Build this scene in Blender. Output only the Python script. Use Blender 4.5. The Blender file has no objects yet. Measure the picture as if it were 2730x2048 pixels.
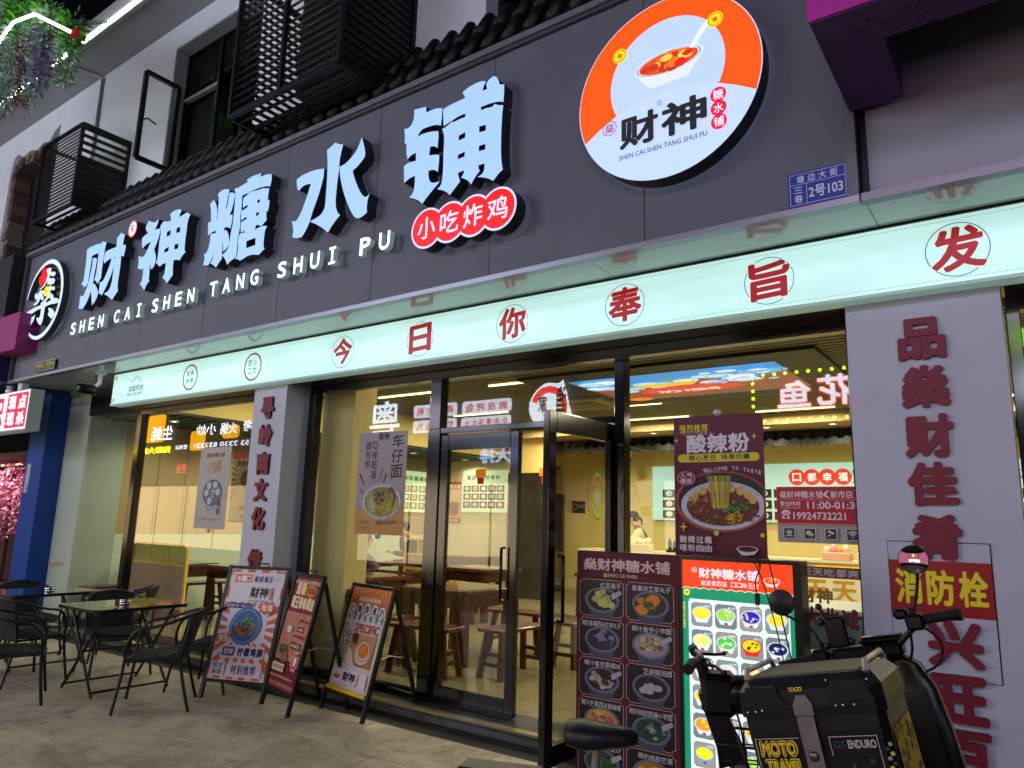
import bpy, bmesh, math, random
from math import sin, cos, pi, radians, hypot
from mathutils import Vector, Matrix
from mathutils.geometry import tessellate_polygon
random.seed(7)
SC = bpy.context.scene
COL = SC.collection

# ------------------------------------------------------------ camera
EYE = 1.55
cam_d = bpy.data.cameras.new("camera"); cam = bpy.data.objects.new("camera", cam_d); COL.objects.link(cam)
cam_d.sensor_width = 36.0; cam_d.lens = 36.0 * 1940.0 / 2730.0
cam_d.clip_start = 0.05; cam_d.clip_end = 400
RX = Vector((0.81171626, 0.58344175, 0.02669164))      # image right
RD = Vector((-0.08751176, 0.16668178, -0.98211958))    # image down
RF = Vector((-0.57745858, 0.7948666, 0.18635633))      # view direction
cam.matrix_world = Matrix(((RX.x, -RD.x, -RF.x, 0), (RX.y, -RD.y, -RF.y, 0), (RX.z, -RD.z, -RF.z, EYE), (0, 0, 0, 1)))
SC.camera = cam

# ------------------------------------------------------------ world, night sky
w = bpy.data.worlds.new("World"); SC.world = w; w.use_nodes = True
nt = w.node_tree; nt.nodes.clear()
sky = nt.nodes.new("ShaderNodeTexSky"); sky.sky_type = 'NISHITA'; sky.sun_disc = False
sky.sun_elevation = radians(12); sky.sun_rotation = radians(200)
bg = nt.nodes.new("ShaderNodeBackground"); bg.inputs[1].default_value = 0.0012
out = nt.nodes.new("ShaderNodeOutputWorld")
nt.links.new(sky.outputs[0], bg.inputs[0]); nt.links.new(bg.outputs[0], out.inputs[0])
ld = bpy.data.lights.new("moon", 'SUN'); ld.energy = 0.015; ld.angle = radians(3); ld.color = (0.8, 0.88, 1)
lo = bpy.data.objects.new("moon", ld); COL.objects.link(lo); lo.rotation_euler = (radians(60), 0, radians(200))
SC.view_settings.view_transform = 'Standard'; SC.view_settings.look = 'None'
SC.view_settings.exposure = 0.0; SC.view_settings.gamma = 1.0; SC.view_settings.use_curve_mapping = False
cy = SC.cycles
cy.use_denoising = True; cy.max_bounces = 8; cy.diffuse_bounces = 4; cy.glossy_bounces = 4
cy.transparent_max_bounces = 16; cy.transmission_bounces = 4; cy.sample_clamp_indirect = 4.0
cy.caustics_reflective = False; cy.caustics_refractive = False
try: cy.denoiser = 'OPENIMAGEDENOISE'; cy.denoising_prefilter = 'ACCURATE'
except Exception: pass

# ------------------------------------------------------------ materials
def lin(h):
    h = h.lstrip('#'); o = []
    for i in (0, 2, 4):
        c = int(h[i:i+2], 16) / 255
        o.append(c / 12.92 if c <= 0.04045 else ((c + 0.055) / 1.055) ** 2.4)
    return (*o, 1)
_mc = {}
def M(h, r=0.5, e=0.0, metal=0.0, noise=0.0, ns=6.0, bump=0.0, bs=40.0, spec=0.35, coat=0.0, stretch=None, eh=None):
    key = (h, r, e, metal, noise, ns, bump, bs, spec, coat, stretch, eh)
    if key in _mc: return _mc[key]
    m = bpy.data.materials.new("m_%03d" % len(_mc)); m.use_nodes = True
    t = m.node_tree; b = t.nodes["Principled BSDF"]; c = lin(h)
    b.inputs["Base Color"].default_value = c if not e else tuple(x * 0.5 for x in c[:3]) + (1,)
    b.inputs["Roughness"].default_value = r; b.inputs["Metallic"].default_value = metal
    b.inputs["Specular IOR Level"].default_value = spec
    if coat: b.inputs["Coat Weight"].default_value = coat; b.inputs["Coat Roughness"].default_value = 0.06
    if e:
        b.inputs["Emission Color"].default_value = lin(eh) if eh else c; b.inputs["Emission Strength"].default_value = e
    if noise or bump:
        tc = t.nodes.new("ShaderNodeTexCoord"); mp = t.nodes.new("ShaderNodeMapping")
        if stretch: mp.inputs["Scale"].default_value = stretch
        t.links.new(tc.outputs["Object"], mp.inputs[0])
    if noise:
        n = t.nodes.new("ShaderNodeTexNoise"); n.inputs["Scale"].default_value = ns; n.inputs["Detail"].default_value = 6; n.inputs["Roughness"].default_value = 0.65
        t.links.new(mp.outputs[0], n.inputs["Vector"])
        mr = t.nodes.new("ShaderNodeMapRange"); mr.inputs[1].default_value = 0.3; mr.inputs[2].default_value = 0.7
        mr.inputs[3].default_value = 1 - noise; mr.inputs[4].default_value = 1 + noise
        t.links.new(n.outputs[0], mr.inputs[0])
        mx = t.nodes.new("ShaderNodeVectorMath"); mx.operation = 'SCALE'; mx.inputs[0].default_value = c[:3]
        t.links.new(mr.outputs[0], mx.inputs["Scale"]); t.links.new(mx.outputs[0], b.inputs["Base Color"])
        m2 = t.nodes.new("ShaderNodeMapRange"); m2.inputs[3].default_value = max(0.02, r - noise * 0.35); m2.inputs[4].default_value = min(1, r + noise * 0.35)
        t.links.new(n.outputs[0], m2.inputs[0]); t.links.new(m2.outputs[0], b.inputs["Roughness"])
    if bump:
        n2 = t.nodes.new("ShaderNodeTexNoise"); n2.inputs["Scale"].default_value = bs; n2.inputs["Detail"].default_value = 5
        t.links.new(mp.outputs[0], n2.inputs["Vector"])
        bp = t.nodes.new("ShaderNodeBump"); bp.inputs["Strength"].default_value = bump; bp.inputs["Distance"].default_value = 0.01
        t.links.new(n2.outputs[0], bp.inputs["Height"]); t.links.new(bp.outputs[0], b.inputs["Normal"])
    _mc[key] = m; return m
def pane_mat(name, tint=(0.93, 0.96, 0.94), k=1.7, rough=0.0):
    m = bpy.data.materials.new(name); m.use_nodes = True; t = m.node_tree; t.nodes.clear()
    tr = t.nodes.new("ShaderNodeBsdfTransparent"); tr.inputs[0].default_value = (*tint, 1)
    gl = t.nodes.new("ShaderNodeBsdfGlossy"); gl.inputs["Roughness"].default_value = rough
    g = t.nodes.new("ShaderNodeNewGeometry"); dt = t.nodes.new("ShaderNodeVectorMath"); dt.operation = 'DOT_PRODUCT'
    t.links.new(g.outputs["Incoming"], dt.inputs[0]); t.links.new(g.outputs["Normal"], dt.inputs[1])
    def mth(op, x, y):
        q = t.nodes.new("ShaderNodeMath"); q.operation = op
        for i, v in enumerate((x, y)):
            if v is None: continue
            if isinstance(v, (int, float)): q.inputs[i].default_value = v
            else: t.links.new(v, q.inputs[i])
        return q.outputs[0]
    cosv = mth('ABSOLUTE', dt.outputs["Value"], None)
    sch = mth('ADD', mth('MULTIPLY', mth('POWER', mth('SUBTRACT', 1.0, cosv), 5.0), 0.96), 0.04)
    mu = t.nodes.new("ShaderNodeMath"); mu.operation = 'MULTIPLY'; mu.inputs[1].default_value = k * 0.62; mu.use_clamp = True; t.links.new(sch, mu.inputs[0])
    mx = t.nodes.new("ShaderNodeMixShader"); o = t.nodes.new("ShaderNodeOutputMaterial")
    t.links.new(mu.outputs[0], mx.inputs[0])
    t.links.new(tr.outputs[0], mx.inputs[1]); t.links.new(gl.outputs[0], mx.inputs[2]); t.links.new(mx.outputs[0], o.inputs[0])
    return m
GLASS = pane_mat("shop_glass"); SIDEGLASS = pane_mat("door_glass", (0.9, 0.9, 0.86), 1.9); SMOKE = pane_mat("smoked_glass", (0.45, 0.5, 0.5), 1.5)

# ------------------------------------------------------------ scene helpers
def tag(o, label=None, cat=None, group=None, kind=None):
    if label: o["label"] = label
    if cat: o["category"] = cat
    if group: o["group"] = group
    if kind: o["kind"] = kind
    return o
def thing(name, label, cat, loc=(0, 0, 0), rz=0.0, group=None):
    o = bpy.data.objects.new(name, None); COL.objects.link(o); o.location = loc; o.rotation_euler = (0, 0, rz)
    o.empty_display_size = 0.1
    return tag(o, label, cat, group)
def copy_tree(o, parent=None):
    c = o.copy(); COL.objects.link(c); c.parent = parent
    for ch in list(o.children): copy_tree(ch, c)
    return c
def base_of(o):
    b = Vector((0, 0, 0))
    while o is not None: b += o.location; o = o.parent
    return b
class Fr:
    "a flat frame: origin, right, up; normal towards the reader"
    def __init__(s, O, U=(1, 0, 0), V=(0, 0, 1)):
        s.O = Vector(O); s.U = Vector(U).normalized(); s.V = Vector(V).normalized(); s.N = s.U.cross(s.V)
    def p(s, u, v, n=0.0): return s.O + s.U * u + s.V * v + s.N * n
_tc = {}; _crv = bpy.data.curves.new("glyphs", 'FONT'); _co = bpy.data.objects.new("glyphs", _crv); COL.objects.link(_co)
def glyph(s, off=0.0, shear=0.0, res=3):
    k = (s, off, shear, res)
    if k not in _tc:
        _crv.body = s; _crv.offset = off; _crv.shear = shear; _crv.resolution_u = res; _crv.fill_mode = 'BOTH'; _crv.size = 1
        dg = bpy.context.evaluated_depsgraph_get(); dg.update()
        me = bpy.data.meshes.new_from_object(_co.evaluated_get(dg))
        vs = [(v.co.x, v.co.y) for v in me.vertices]; fs = [tuple(p.vertices) for p in me.polygons if p.area > 1e-9]
        # boundary loops for extrusion
        cnt = {}
        for f in fs:
            for i in range(len(f)):
                a, b = f[i], f[(i + 1) % len(f)]; cnt[(a, b)] = 1
        be = [e for e in cnt if (e[1], e[0]) not in cnt]
        bpy.data.meshes.remove(me)
        xs = [v[0] for v in vs] or [0]; ys = [v[1] for v in vs] or [0]
        _tc[k] = (vs, fs, be, (min(xs), min(ys), max(xs), max(ys)))
    return _tc[k]
def circ(cx, cy, r, n=32, ry=None, a0=0.0, a1=2 * pi):
    ry = r if ry is None else ry
    return [(cx + r * cos(a0 + (a1 - a0) * i / n), cy + ry * sin(a0 + (a1 - a0) * i / n)) for i in range(n)]
def smooth_poly(P, k=3, lim=48):
    n = len(P); out = []; cor = []
    for i in range(n):
        a, b, c = Vector(P[i - 1]), Vector(P[i]), Vector(P[(i + 1) % n])
        d1, d2 = b - a, c - b
        cor.append(d1.length < 1e-6 or d2.length < 1e-6 or abs(math.degrees(d1.angle_signed(d2, 0))) > lim)
    for i in range(n):
        p0, p1, p2, p3 = [Vector(P[(i + j) % n]) for j in (-1, 0, 1, 2)]
        if cor[i]: p0 = p1 - (p2 - p1)
        if cor[(i + 1) % n]: p3 = p2 + (p2 - p1)
        if cor[i] and cor[(i + 1) % n]: out.append(tuple(p1)); continue
        for j in range(k):
            t = j / k
            q = 0.5 * (2 * p1 + (p2 - p0) * t + (2 * p0 - 5 * p1 + 4 * p2 - p3) * t * t + (-p0 + 3 * p1 - 3 * p2 + p3) * t ** 3)
            out.append(tuple(q))
    return out
class MB:
    def __init__(s): s.v = []; s.f = []; s.mi = []; s.ms = []; s.L = 0.0; s.sm = []
    def m(s, mat):
        if mat not in s.ms: s.ms.append(mat)
        return s.ms.index(mat)
    def add(s, vs, fs, mat, smooth=False):
        b = len(s.v); k = s.m(mat); s.v += [tuple(x) for x in vs]
        for f in fs: s.f.append(tuple(b + i for i in f)); s.mi.append(k); s.sm.append(smooth)
        return s
    def box(s, lo, hi, mat):
        (x0, y0, z0), (x1, y1, z1) = lo, hi
        x0, x1 = sorted((x0, x1)); y0, y1 = sorted((y0, y1)); z0, z1 = sorted((z0, z1))
        v = [(x0, y0, z0), (x1, y0, z0), (x1, y1, z0), (x0, y1, z0), (x0, y0, z1), (x1, y0, z1), (x1, y1, z1), (x0, y1, z1)]
        return s.add(v, [(0, 3, 2, 1), (4, 5, 6, 7), (0, 1, 5, 4), (1, 2, 6, 5), (2, 3, 7, 6), (3, 0, 4, 7)], mat)
    def cham(s, lo, hi, mat, c=0.004):
        "box with small chamfers on all edges"
        bm = bmesh.new(); bmesh.ops.create_cube(bm, size=1)
        for v in bm.verts:
            v.co = Vector([lo[i] + (v.co[i] + 0.5) * (hi[i] - lo[i]) for i in range(3)])
        bmesh.ops.bevel(bm, geom=list(bm.edges), offset=c, segments=1, affect='EDGES')
        bm.verts.ensure_lookup_table(); bm.verts.index_update()
        s.add([v.co[:] for v in bm.verts], [tuple(v.index for v in f.verts) for f in bm.faces], mat); bm.free(); return s
    def beam(s, a, b, w, h, mat, up=(0, 0, 1)):
        a = Vector(a); b = Vector(b); d = (b - a).normalized(); u = Vector(up)
        if abs(d.dot(u)) > 0.98: u = Vector((0, 1, 0))
        x = d.cross(u).normalized() * (w / 2); y = x.cross(d).normalized() * (h / 2)
        v = [a - x - y, a + x - y, a + x + y, a - x + y, b - x - y, b + x - y, b + x + y, b - x + y]
        return s.add(v, [(0, 1, 2, 3), (7, 6, 5, 4), (0, 4, 5, 1), (1, 5, 6, 2), (2, 6, 7, 3), (3, 7, 4, 0)], mat)
    def tube(s, pts, r, mat, seg=8, closed=False, sub=0):
        P = [Vector(p) for p in pts]
        if sub:
            Q = []
            n = len(P)
            for i in range(n if closed else n - 1):
                if closed: p0, p1, p2, p3 = P[i - 1], P[i], P[(i + 1) % n], P[(i + 2) % n]
                else: p0, p1, p2, p3 = P[max(i - 1, 0)], P[i], P[i + 1], P[min(i + 2, n - 1)]
                for j in range(sub):
                    t = j / sub
                    Q.append(0.5 * (2 * p1 + (p2 - p0) * t + (2 * p0 - 5 * p1 + 4 * p2 - p3) * t * t + (-p0 + 3 * p1 - 3 * p2 + p3) * t ** 3))
            if not closed: Q.append(P[-1])
            P = Q
        n = len(P); rs = r if isinstance(r, (list, tuple)) else None
        vs = []; up = None
        for i in range(n):
            d = (P[(i + 1) % n] - P[i - 1]) if closed else (P[min(i + 1, n - 1)] - P[max(i - 1, 0)])
            d.normalize()
            if up is None: up = d.orthogonal().normalized()
            up = (up - d * up.dot(d));
            up = up.normalized() if up.length > 1e-6 else d.orthogonal().normalized()
            sd = d.cross(up)
            rr = r if rs is None else rs[0] + (rs[1] - rs[0]) * i / (n - 1)
            for k in range(seg):
                a = 2 * pi * k / seg; vs.append(P[i] + up * (cos(a) * rr) + sd * (sin(a) * rr))
        fs = []
        for i in range(n if closed else n - 1):
            for k in range(seg):
                a = i * seg + k; b = i * seg + (k + 1) % seg; c = ((i + 1) % n) * seg + (k + 1) % seg; d2 = ((i + 1) % n) * seg + k
                fs.append((a, b, c, d2))
        s.add(vs, fs, mat, True)
        if not closed: s.add(vs[:seg], [tuple(range(seg))[::-1]], mat); s.add(vs[-seg:], [tuple(range(seg))], mat)
        return s
    def lathe(s, prof, c, mat, seg=20, axis='z', smooth=True, cap=False):
        vs = []; n = len(prof); c = Vector(c)
        for (r, h) in prof:
            for k in range(seg):
                a = 2 * pi * k / seg
                q = {'z': (r * cos(a), r * sin(a), h), 'y': (r * cos(a), h, -r * sin(a)), 'x': (h, r * cos(a), r * sin(a))}[axis]
                vs.append(c + Vector(q))
        fs = [(i * seg + k, i * seg + (k + 1) % seg, (i + 1) * seg + (k + 1) % seg, (i + 1) * seg + k) for i in range(n - 1) for k in range(seg)]
        if cap: fs += [tuple(range(seg))[::-1], tuple(range((n - 1) * seg, n * seg))]
        return s.add(vs, fs, mat, smooth)
    def ell(s, c, r, mat, seg=12, rings=8):
        c = Vector(c); r = (r, r, r) if not isinstance(r, (tuple, list)) else r
        vs = []; fs = []
        for i in range(rings + 1):
            t = pi * i / rings
            for k in range(seg):
                a = 2 * pi * k / seg; vs.append(c + Vector((r[0] * sin(t) * cos(a), r[1] * sin(t) * sin(a), r[2] * cos(t))))
        for i in range(rings):
            for k in range(seg): fs.append((i * seg + k, (i + 1) * seg + k, (i + 1) * seg + (k + 1) % seg, i * seg + (k + 1) % seg))
        return s.add(vs, fs, mat, True)
    # flat prints on a frame; every layer sits a little in front of the last
    def lay(s, d=0.0004): s.L += d; return s.L
    def poly(s, F, loops, mat, n=None, depth=0.0, side=None):
        n = s.lay() if n is None else n
        loops = [list(l) for l in (loops if isinstance(loops[0][0], (tuple, list)) else [loops])]
        tri = tessellate_polygon([[Vector((x, y, 0)) for x, y in l] for l in loops])
        flat = [p for l in loops for p in l]
        vs = [F.p(x, y, n + depth) for x, y in flat]; fs = []
        for t in tri:
            a, b, c = [flat[i] for i in t]
            ar = (b[0] - a[0]) * (c[1] - a[1]) - (b[1] - a[1]) * (c[0] - a[0])
            if abs(ar) < 1e-12: continue
            fs.append(tuple(t) if ar > 0 else tuple(t)[::-1])
        s.add(vs, fs, mat)
        if depth:
            for l in loops:
                m = len(l); vb = [F.p(x, y, n + depth) for x, y in l] + [F.p(x, y, n) for x, y in l]
                s.add(vb, [(i, (i + 1) % m, m + (i + 1) % m, m + i) for i in range(m)], side or mat)
        return s
    def rect(s, F, u0, v0, u1, v1, mat, n=None, depth=0.0, side=None): return s.poly(F, [[(u0, v0), (u1, v0), (u1, v1), (u0, v1)]], mat, n, depth, side)
    def rrect(s, F, u0, v0, u1, v1, r, mat, n=None, depth=0.0, side=None, seg=5):
        P = []
        for (cx, cy, a) in ((u1 - r, v1 - r, 0), (u0 + r, v1 - r, pi / 2), (u0 + r, v0 + r, pi), (u1 - r, v0 + r, 1.5 * pi)):
            P += [(cx + r * cos(a + pi / 2 * i / seg), cy + r * sin(a + pi / 2 * i / seg)) for i in range(seg + 1)]
        return s.poly(F, [P], mat, n, depth, side)
    def disc(s, F, cx, cy, r, mat, n=None, seg=28, ry=None, depth=0.0, side=None): return s.poly(F, [circ(cx, cy, r, seg, ry)], mat, n, depth, side)
    def ring(s, F, cx, cy, r0, r1, mat, n=None, seg=36, a0=0.0, a1=2 * pi, ry=1.0, depth=0.0, side=None):
        n = s.lay() if n is None else n
        full = abs(a1 - a0 - 2 * pi) < 1e-6
        k = seg if full else seg + 1
        vs = []
        for i in range(k):
            a = a0 + (a1 - a0) * i / seg
            for r in (r0, r1): vs.append(F.p(cx + r * cos(a), cy + r * ry * sin(a), n + depth))
        fs = [(2 * i, 2 * i + 1, (2 * i + 3) % (2 * k), (2 * i + 2) % (2 * k)) for i in range(seg)]
        s.add(vs, fs, mat)
        if depth:
            vb = []
            for i in range(k):
                a = a0 + (a1 - a0) * i / seg
                for r in (r0, r1): vb.append(F.p(cx + r * cos(a), cy + r * ry * sin(a), n))
            b = 2 * k
            fs = []
            for i in range(seg):
                j = (i + 1) % k
                fs += [(2 * i, 2 * j, b + 2 * j, b + 2 * i), (2 * j + 1, 2 * i + 1, b + 2 * i + 1, b + 2 * j + 1)]
            if not full: fs += [(0, b, b + 1, 1), (2 * k - 1, b + 2 * k - 1, b + 2 * k - 2, 2 * k - 2)]
            s.add(vs + vb, fs, side or mat)
        return s
    def text(s, F, t, u0, v0, u1, v1, mat, off=0.02, shear=0.0, n=None, depth=0.0, side=None, rot=0.0, skew=0.0, keep=False, res=3):
        "lettering t stretched into the rectangle u0..u1, v0..v1"
        base = 0.0
        vs, fs, be, (a, b, c, d) = glyph(t, base, shear, res)
        if not fs: return s
        n = s.lay() if n is None else n
        g_ = off - base                     # extra weight: the glyph is laid down again, shifted by a hair
        su = (u1 - u0) / max(c - a + 2 * g_, 1e-6); sv = (v1 - v0) / max(d - b + 2 * g_, 1e-6)
        if keep: su = sv = min(su, sv)
        if g_ > 0.002:
            k_ = 8 if g_ > 0.03 else 5
            for i in range(k_):
                th = 2 * pi * (i + 0.5) / k_
                s._put(F, vs, fs, be, (a, b, c, d), (u0, v0, u1, v1), su, sv, g_ * cos(th), g_ * sin(th), mat, n + 0.00002 * (i + 1), depth, side, rot, skew)
            s.L += 0.0002
        return s._put(F, vs, fs, be, (a, b, c, d), (u0, v0, u1, v1), su, sv, 0, 0, mat, n, depth, side, rot, skew)
    def _put(s, F, vs, fs, be, bb, uv, su, sv, dx, dy, mat, n, depth, side, rot, skew):
        a, b, c, d = bb; u0, v0, u1, v1 = uv
        cu, cv = (u0 + u1) / 2, (v0 + v1) / 2; cr, sr = cos(rot), sin(rot)
        Q = []
        for x, y in vs:
            x = (x + dx - (a + c) / 2) * su; y = (y + dy - (b + d) / 2) * sv + x * skew
            Q.append((cu + x * cr - y * sr, cv + x * sr + y * cr))
        s.add([F.p(x, y, n + depth) for x, y in Q], fs, mat)
        if depth:
            m = len(Q); s.add([F.p(x, y, n + depth) for x, y in Q] + [F.p(x, y, n) for x, y in Q], [(e[1], e[0], m + e[0], m + e[1]) for e in be], side or mat)
        return s
    def chars(s, F, t, u0, v0, u1, v1, mat, vert=False, gap=0.12, off=0.02, **k):
        "one glyph per cell, so signs keep their even spacing"
        N = len(t)
        for i, ch in enumerate(t):
            if ch == ' ': continue
            if vert:
                h = (v1 - v0) / N; s.text(F, ch, u0, v1 - (i + 1) * h + h * gap / 2, u1, v1 - i * h - h * gap / 2, mat, off, n=s.L + 0.0003, **k)
            else:
                w_ = (u1 - u0) / N; s.text(F, ch, u0 + i * w_ + w_ * gap / 2, v0, u0 + (i + 1) * w_ - w_ * gap / 2, v1, mat, off, n=s.L + 0.0003, **k)
        s.L += 0.0004; return s
    def build(s, name, parent=None, kind=None, label=None):
        vs = s.v
        if parent is None:
            xs, ys, zs = zip(*vs); b = Vector(((min(xs) + max(xs)) / 2, (min(ys) + max(ys)) / 2, min(zs)))
        else: b = base_of(parent)
        me = bpy.data.meshes.new(name); me.from_pydata([(x - b.x, y - b.y, z - b.z) for x, y, z in vs], [], s.f)
        for m_ in s.ms: me.materials.append(m_)
        me.polygons.foreach_set("material_index", s.mi); me.polygons.foreach_set("use_smooth", s.sm); me.update()
        o = bpy.data.objects.new(name, me); COL.objects.link(o)
        if parent is None: o.location = b
        else: o.parent = parent
        if kind: o["kind"] = kind
        if label: o["label"] = label
        return o
def box(name, lo, hi, mat, parent=None, kind=None, label=None, c=0.0):
    b = MB()
    (b.cham(lo, hi, mat, c) if c else b.box(lo, hi, mat))
    return b.build(name, parent, kind, label)
def bowl(b, F, cx, cy, r, fill, bits=(), rim='#dfe6ee', line='#31508c', e=0.0, ry=0.62, body='#cfd8e6', seed=1, k=30, foot=True, bs=0.16):
    "printed picture of a bowl of dessert seen from above at an angle"
    rg = random.Random(seed); c = lambda h: M(h, 0.4, e)
    if foot: b.poly(F, [[(cx - r * 0.95, cy - r * 0.1), (cx - r * 0.55, cy - r * (ry + 0.28)), (cx + r * 0.55, cy - r * (ry + 0.28)), (cx + r * 0.95, cy - r * 0.1)]], c(body))
    b.disc(F, cx, cy, r, c(rim), ry=r * ry, seg=24); b.ring(F, cx, cy, r * 0.9, r * 0.94, c(line), ry=ry, seg=24)
    b.disc(F, cx, cy, r * 0.86, c(fill), ry=r * 0.86 * ry, seg=24)
    base = b.L
    if bits:
        for i in range(k):
            a = rg.uniform(0, 2 * pi); q = rg.uniform(0, 0.68) * r; s_ = rg.uniform(0.6, 1.2) * r * bs
            b.disc(F, cx + q * cos(a), cy + q * ry * sin(a), s_, c(bits[i % len(bits)]), ry=s_ * rg.uniform(0.55, 0.9), seg=7, n=base + 0.0003 + i * 0.00003)
        b.L = base + 0.0004 + k * 0.00003
    return b
# ============================================================ SETTING
FA, LB, CL, GL, WY, CE = 3.98, 4.38, 4.48, 4.78, 4.35, 3.35    # fascia, light band, column, glass, upper wall planes; ceiling height
ground = MB().box((-60, -30, -0.3), (40, 60, -0.012), M('#3a3834', 0.8, noise=0.3, ns=2)).build('ground', kind='structure')
pav = [M('#aba28c', 0.55, noise=0.16, ns=9, bump=0.4, bs=45)]
for m_ in pav:      # dark streaky stains that run across the slabs, in world space
    t = m_.node_tree; b = t.nodes["Principled BSDF"]; g = t.nodes.new("ShaderNodeNewGeometry"); mp = t.nodes.new("ShaderNodeMapping")
    mp.inputs["Rotation"].default_value = (0, 0, 0.6); mp.inputs["Scale"].default_value = (1.5, 2.0, 1)
    n = t.nodes.new("ShaderNodeTexNoise"); n.inputs["Scale"].default_value = 0.9; n.inputs["Detail"].default_value = 10; n.inputs["Roughness"].default_value = 0.78; n.inputs["Distortion"].default_value = 0.6
    cr = t.nodes.new("ShaderNodeMapRange"); cr.inputs[1].default_value = 0.36; cr.inputs[2].default_value = 0.56; cr.inputs[3].default_value = 0.5; cr.inputs[4].default_value = 1.05
    old = b.inputs["Base Color"].links[0].from_socket; mx = t.nodes.new("ShaderNodeVectorMath"); mx.operation = 'SCALE'
    t.links.new(g.outputs["Position"], mp.inputs[0]); t.links.new(mp.outputs[0], n.inputs[0]); t.links.new(n.outputs[0], cr.inputs[0])
    t.links.new(old, mx.inputs[0]); t.links.new(cr.outputs[0], mx.inputs["Scale"]); t.links.new(mx.outputs[0], b.inputs["Base Color"])
pm = []
for i in range(1):
    b = MB(); b.cham((0.003, 0.003, -0.012), (0.597, 0.597, 0), pav[i], 0.003); me = b.build('slab_src').data; pm.append(me)
    bpy.data.objects.remove(bpy.data.objects['slab_src'])
# slab grid aligned to the shop front
for i in range(23):
    for j in range(8):
        x = -13.0 + 0.6 * i; y = -0.22 + 0.6 * j
        if y > 4.5: continue
        s_ = bpy.data.objects.new('paving_slab', pm[0]); COL.objects.link(s_); s_.parent = ground
        s_.location = Vector((x, y, random.uniform(-0.0008, 0.0008))) - ground.location
step = MB().box((-10.9, 4.585, -0.01), (3.2, 4.9, 0.05), M('#2b2c2c', 0.6)).build('step', kind='structure')
st_m = M('#4c5052', 0.32, noise=0.3, ns=5, bump=0.1)
for i in range(18):
    x = -10.7 + i * 0.78
    box('step_tile', (x, 4.575, 0.0), (x + 0.775, 4.586, 0.1), st_m, step); box('step_tile', (x, 4.575, 0.09), (x + 0.775, 4.90, 0.1), st_m, step) if False else box('step_tread', (x, 4.587, 0.06), (x + 0.775, 4.90, 0.1), st_m, step)
inner = MB().box((-10.9, 4.902, 0.0), (3.2, 15.0, 0.085), M('#3a3834', 0.5)).build('floor', kind='structure')
fm = [M('#7d7656', 0.16, noise=0.14, ns=3), M('#7a7355', 0.18, noise=0.14, ns=2.4)]
fl = []
for i in range(2):
    me = MB().box((0.002, 0.002, 0), (0.798, 0.798, 0.015), fm[i]).build('t_src').data; fl.append(me); bpy.data.objects.remove(bpy.data.objects['t_src'])
for i in range(15):
    for j in range(7):
        o = bpy.data.objects.new('floor_tile', fl[(i * 7 + j * 3) % 2]); COL.objects.link(o); o.parent = inner
        o.location = Vector((-10.85 + 0.8 * i, 4.903 + 0.8 * j, 0.085)) - inner.location
box('floor_back', (-10.9, 10.51, 0.085), (3.2, 15.0, 0.1), fm[0], inner)

# ------------------------------------------------------------ upper storey
wall_m = M('#c9ced2', 0.85, noise=0.08, ns=1.2, bump=0.25, bs=70)
bld = thing('building', 'pale rendered upper storey above the dark shop fascia with a white lit eave edge', 'building', (-5, WY, 0))
b = MB()
ZT = 7.97
def wall_open(b, x0, x1, z0, z1, holes, mat, y0, y1):
    "wall from x0..x1, z0..z1 with rectangular openings (sorted by x)"
    x = x0
    for (a, c, d, e) in holes:
        b.box((x, y0, z0), (a, y1, z1), mat)
        if d > z0: b.box((a, y0, z0), (c, y1, d), mat)
        if e < z1: b.box((a, y0, e), (c, y1, z1), mat)
        x = c
    b.box((x, y0, z0), (x1, y1, z1), mat)
wall_open(b, -12.2, 6, 5.1, ZT, [(-8.83, -6.90, 5.25, 7.62), (-3.55, -1.6, 5.3, 7.6)], wall_m, WY, WY + 0.25)
b.box((-40, WY, 5.1), (-14.02, WY + 0.25, ZT), wall_m)
# jagged lintel over the broken opening
F = Fr((0, WY, 0))
J = [(-14.02, 7.97), (-14.02, 7.15), (-13.95, 7.5), (-13.8, 7.55), (-13.6, 7.44), (-13.3, 7.47), (-13.0, 7.40), (-12.8, 7.46), (-12.55, 7.42), (-12.4, 7.55), (-12.2, 7.62), (-12.2, 7.97)]
b.poly(F, [J], wall_m, n=-0.25, depth=0.25)
b.build('upper_wall', bld)
b = MB()                                                              # broken brick reveal
rg = random.Random(3)
for k in range(46):
    if k < 26: x = -13.95 + k * 0.069; z = 7.40 + rg.uniform(-0.05, 0.05); sx, sz = 0.09, 0.10
    else: x = -13.93 + rg.uniform(-0.05, 0.06); z = 7.35 - (k - 26) * 0.11; sx, sz = 0.10, 0.12
    b.box((x - sx / 2, WY + 0.02 + rg.uniform(0, 0.03), z - sz), (x + sx / 2 + rg.uniform(0, 0.05), WY + 0.28, z + rg.uniform(0, 0.04)), M(rg.choice(['#4a3a33', '#5b463c', '#3d322d', '#6a5a4f']), 0.95, bump=0.8, bs=60))
o = b.build('broken_brick_edge', bld); o['kind'] = 'stuff'
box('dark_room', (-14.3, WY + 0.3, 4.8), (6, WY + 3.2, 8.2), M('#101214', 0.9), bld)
box('eave_slab', (-40, 3.86, ZT), (6, WY + 0.3, ZT + 0.22), M('#8f9498', 0.8, noise=0.08, ns=2, bump=0.3, bs=90), bld)
box('eave_lip', (-40, 3.80, ZT - 0.03), (6, 3.858, ZT + 0.30), M('#8a8c8c', 0.7), bld)
led = MB().box((-13.2, 3.775, ZT + 0.0), (-6.5, 3.797, ZT + 0.028), M('#f4ffe9', 0.4, 45)).build('light_strip', bld)
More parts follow.
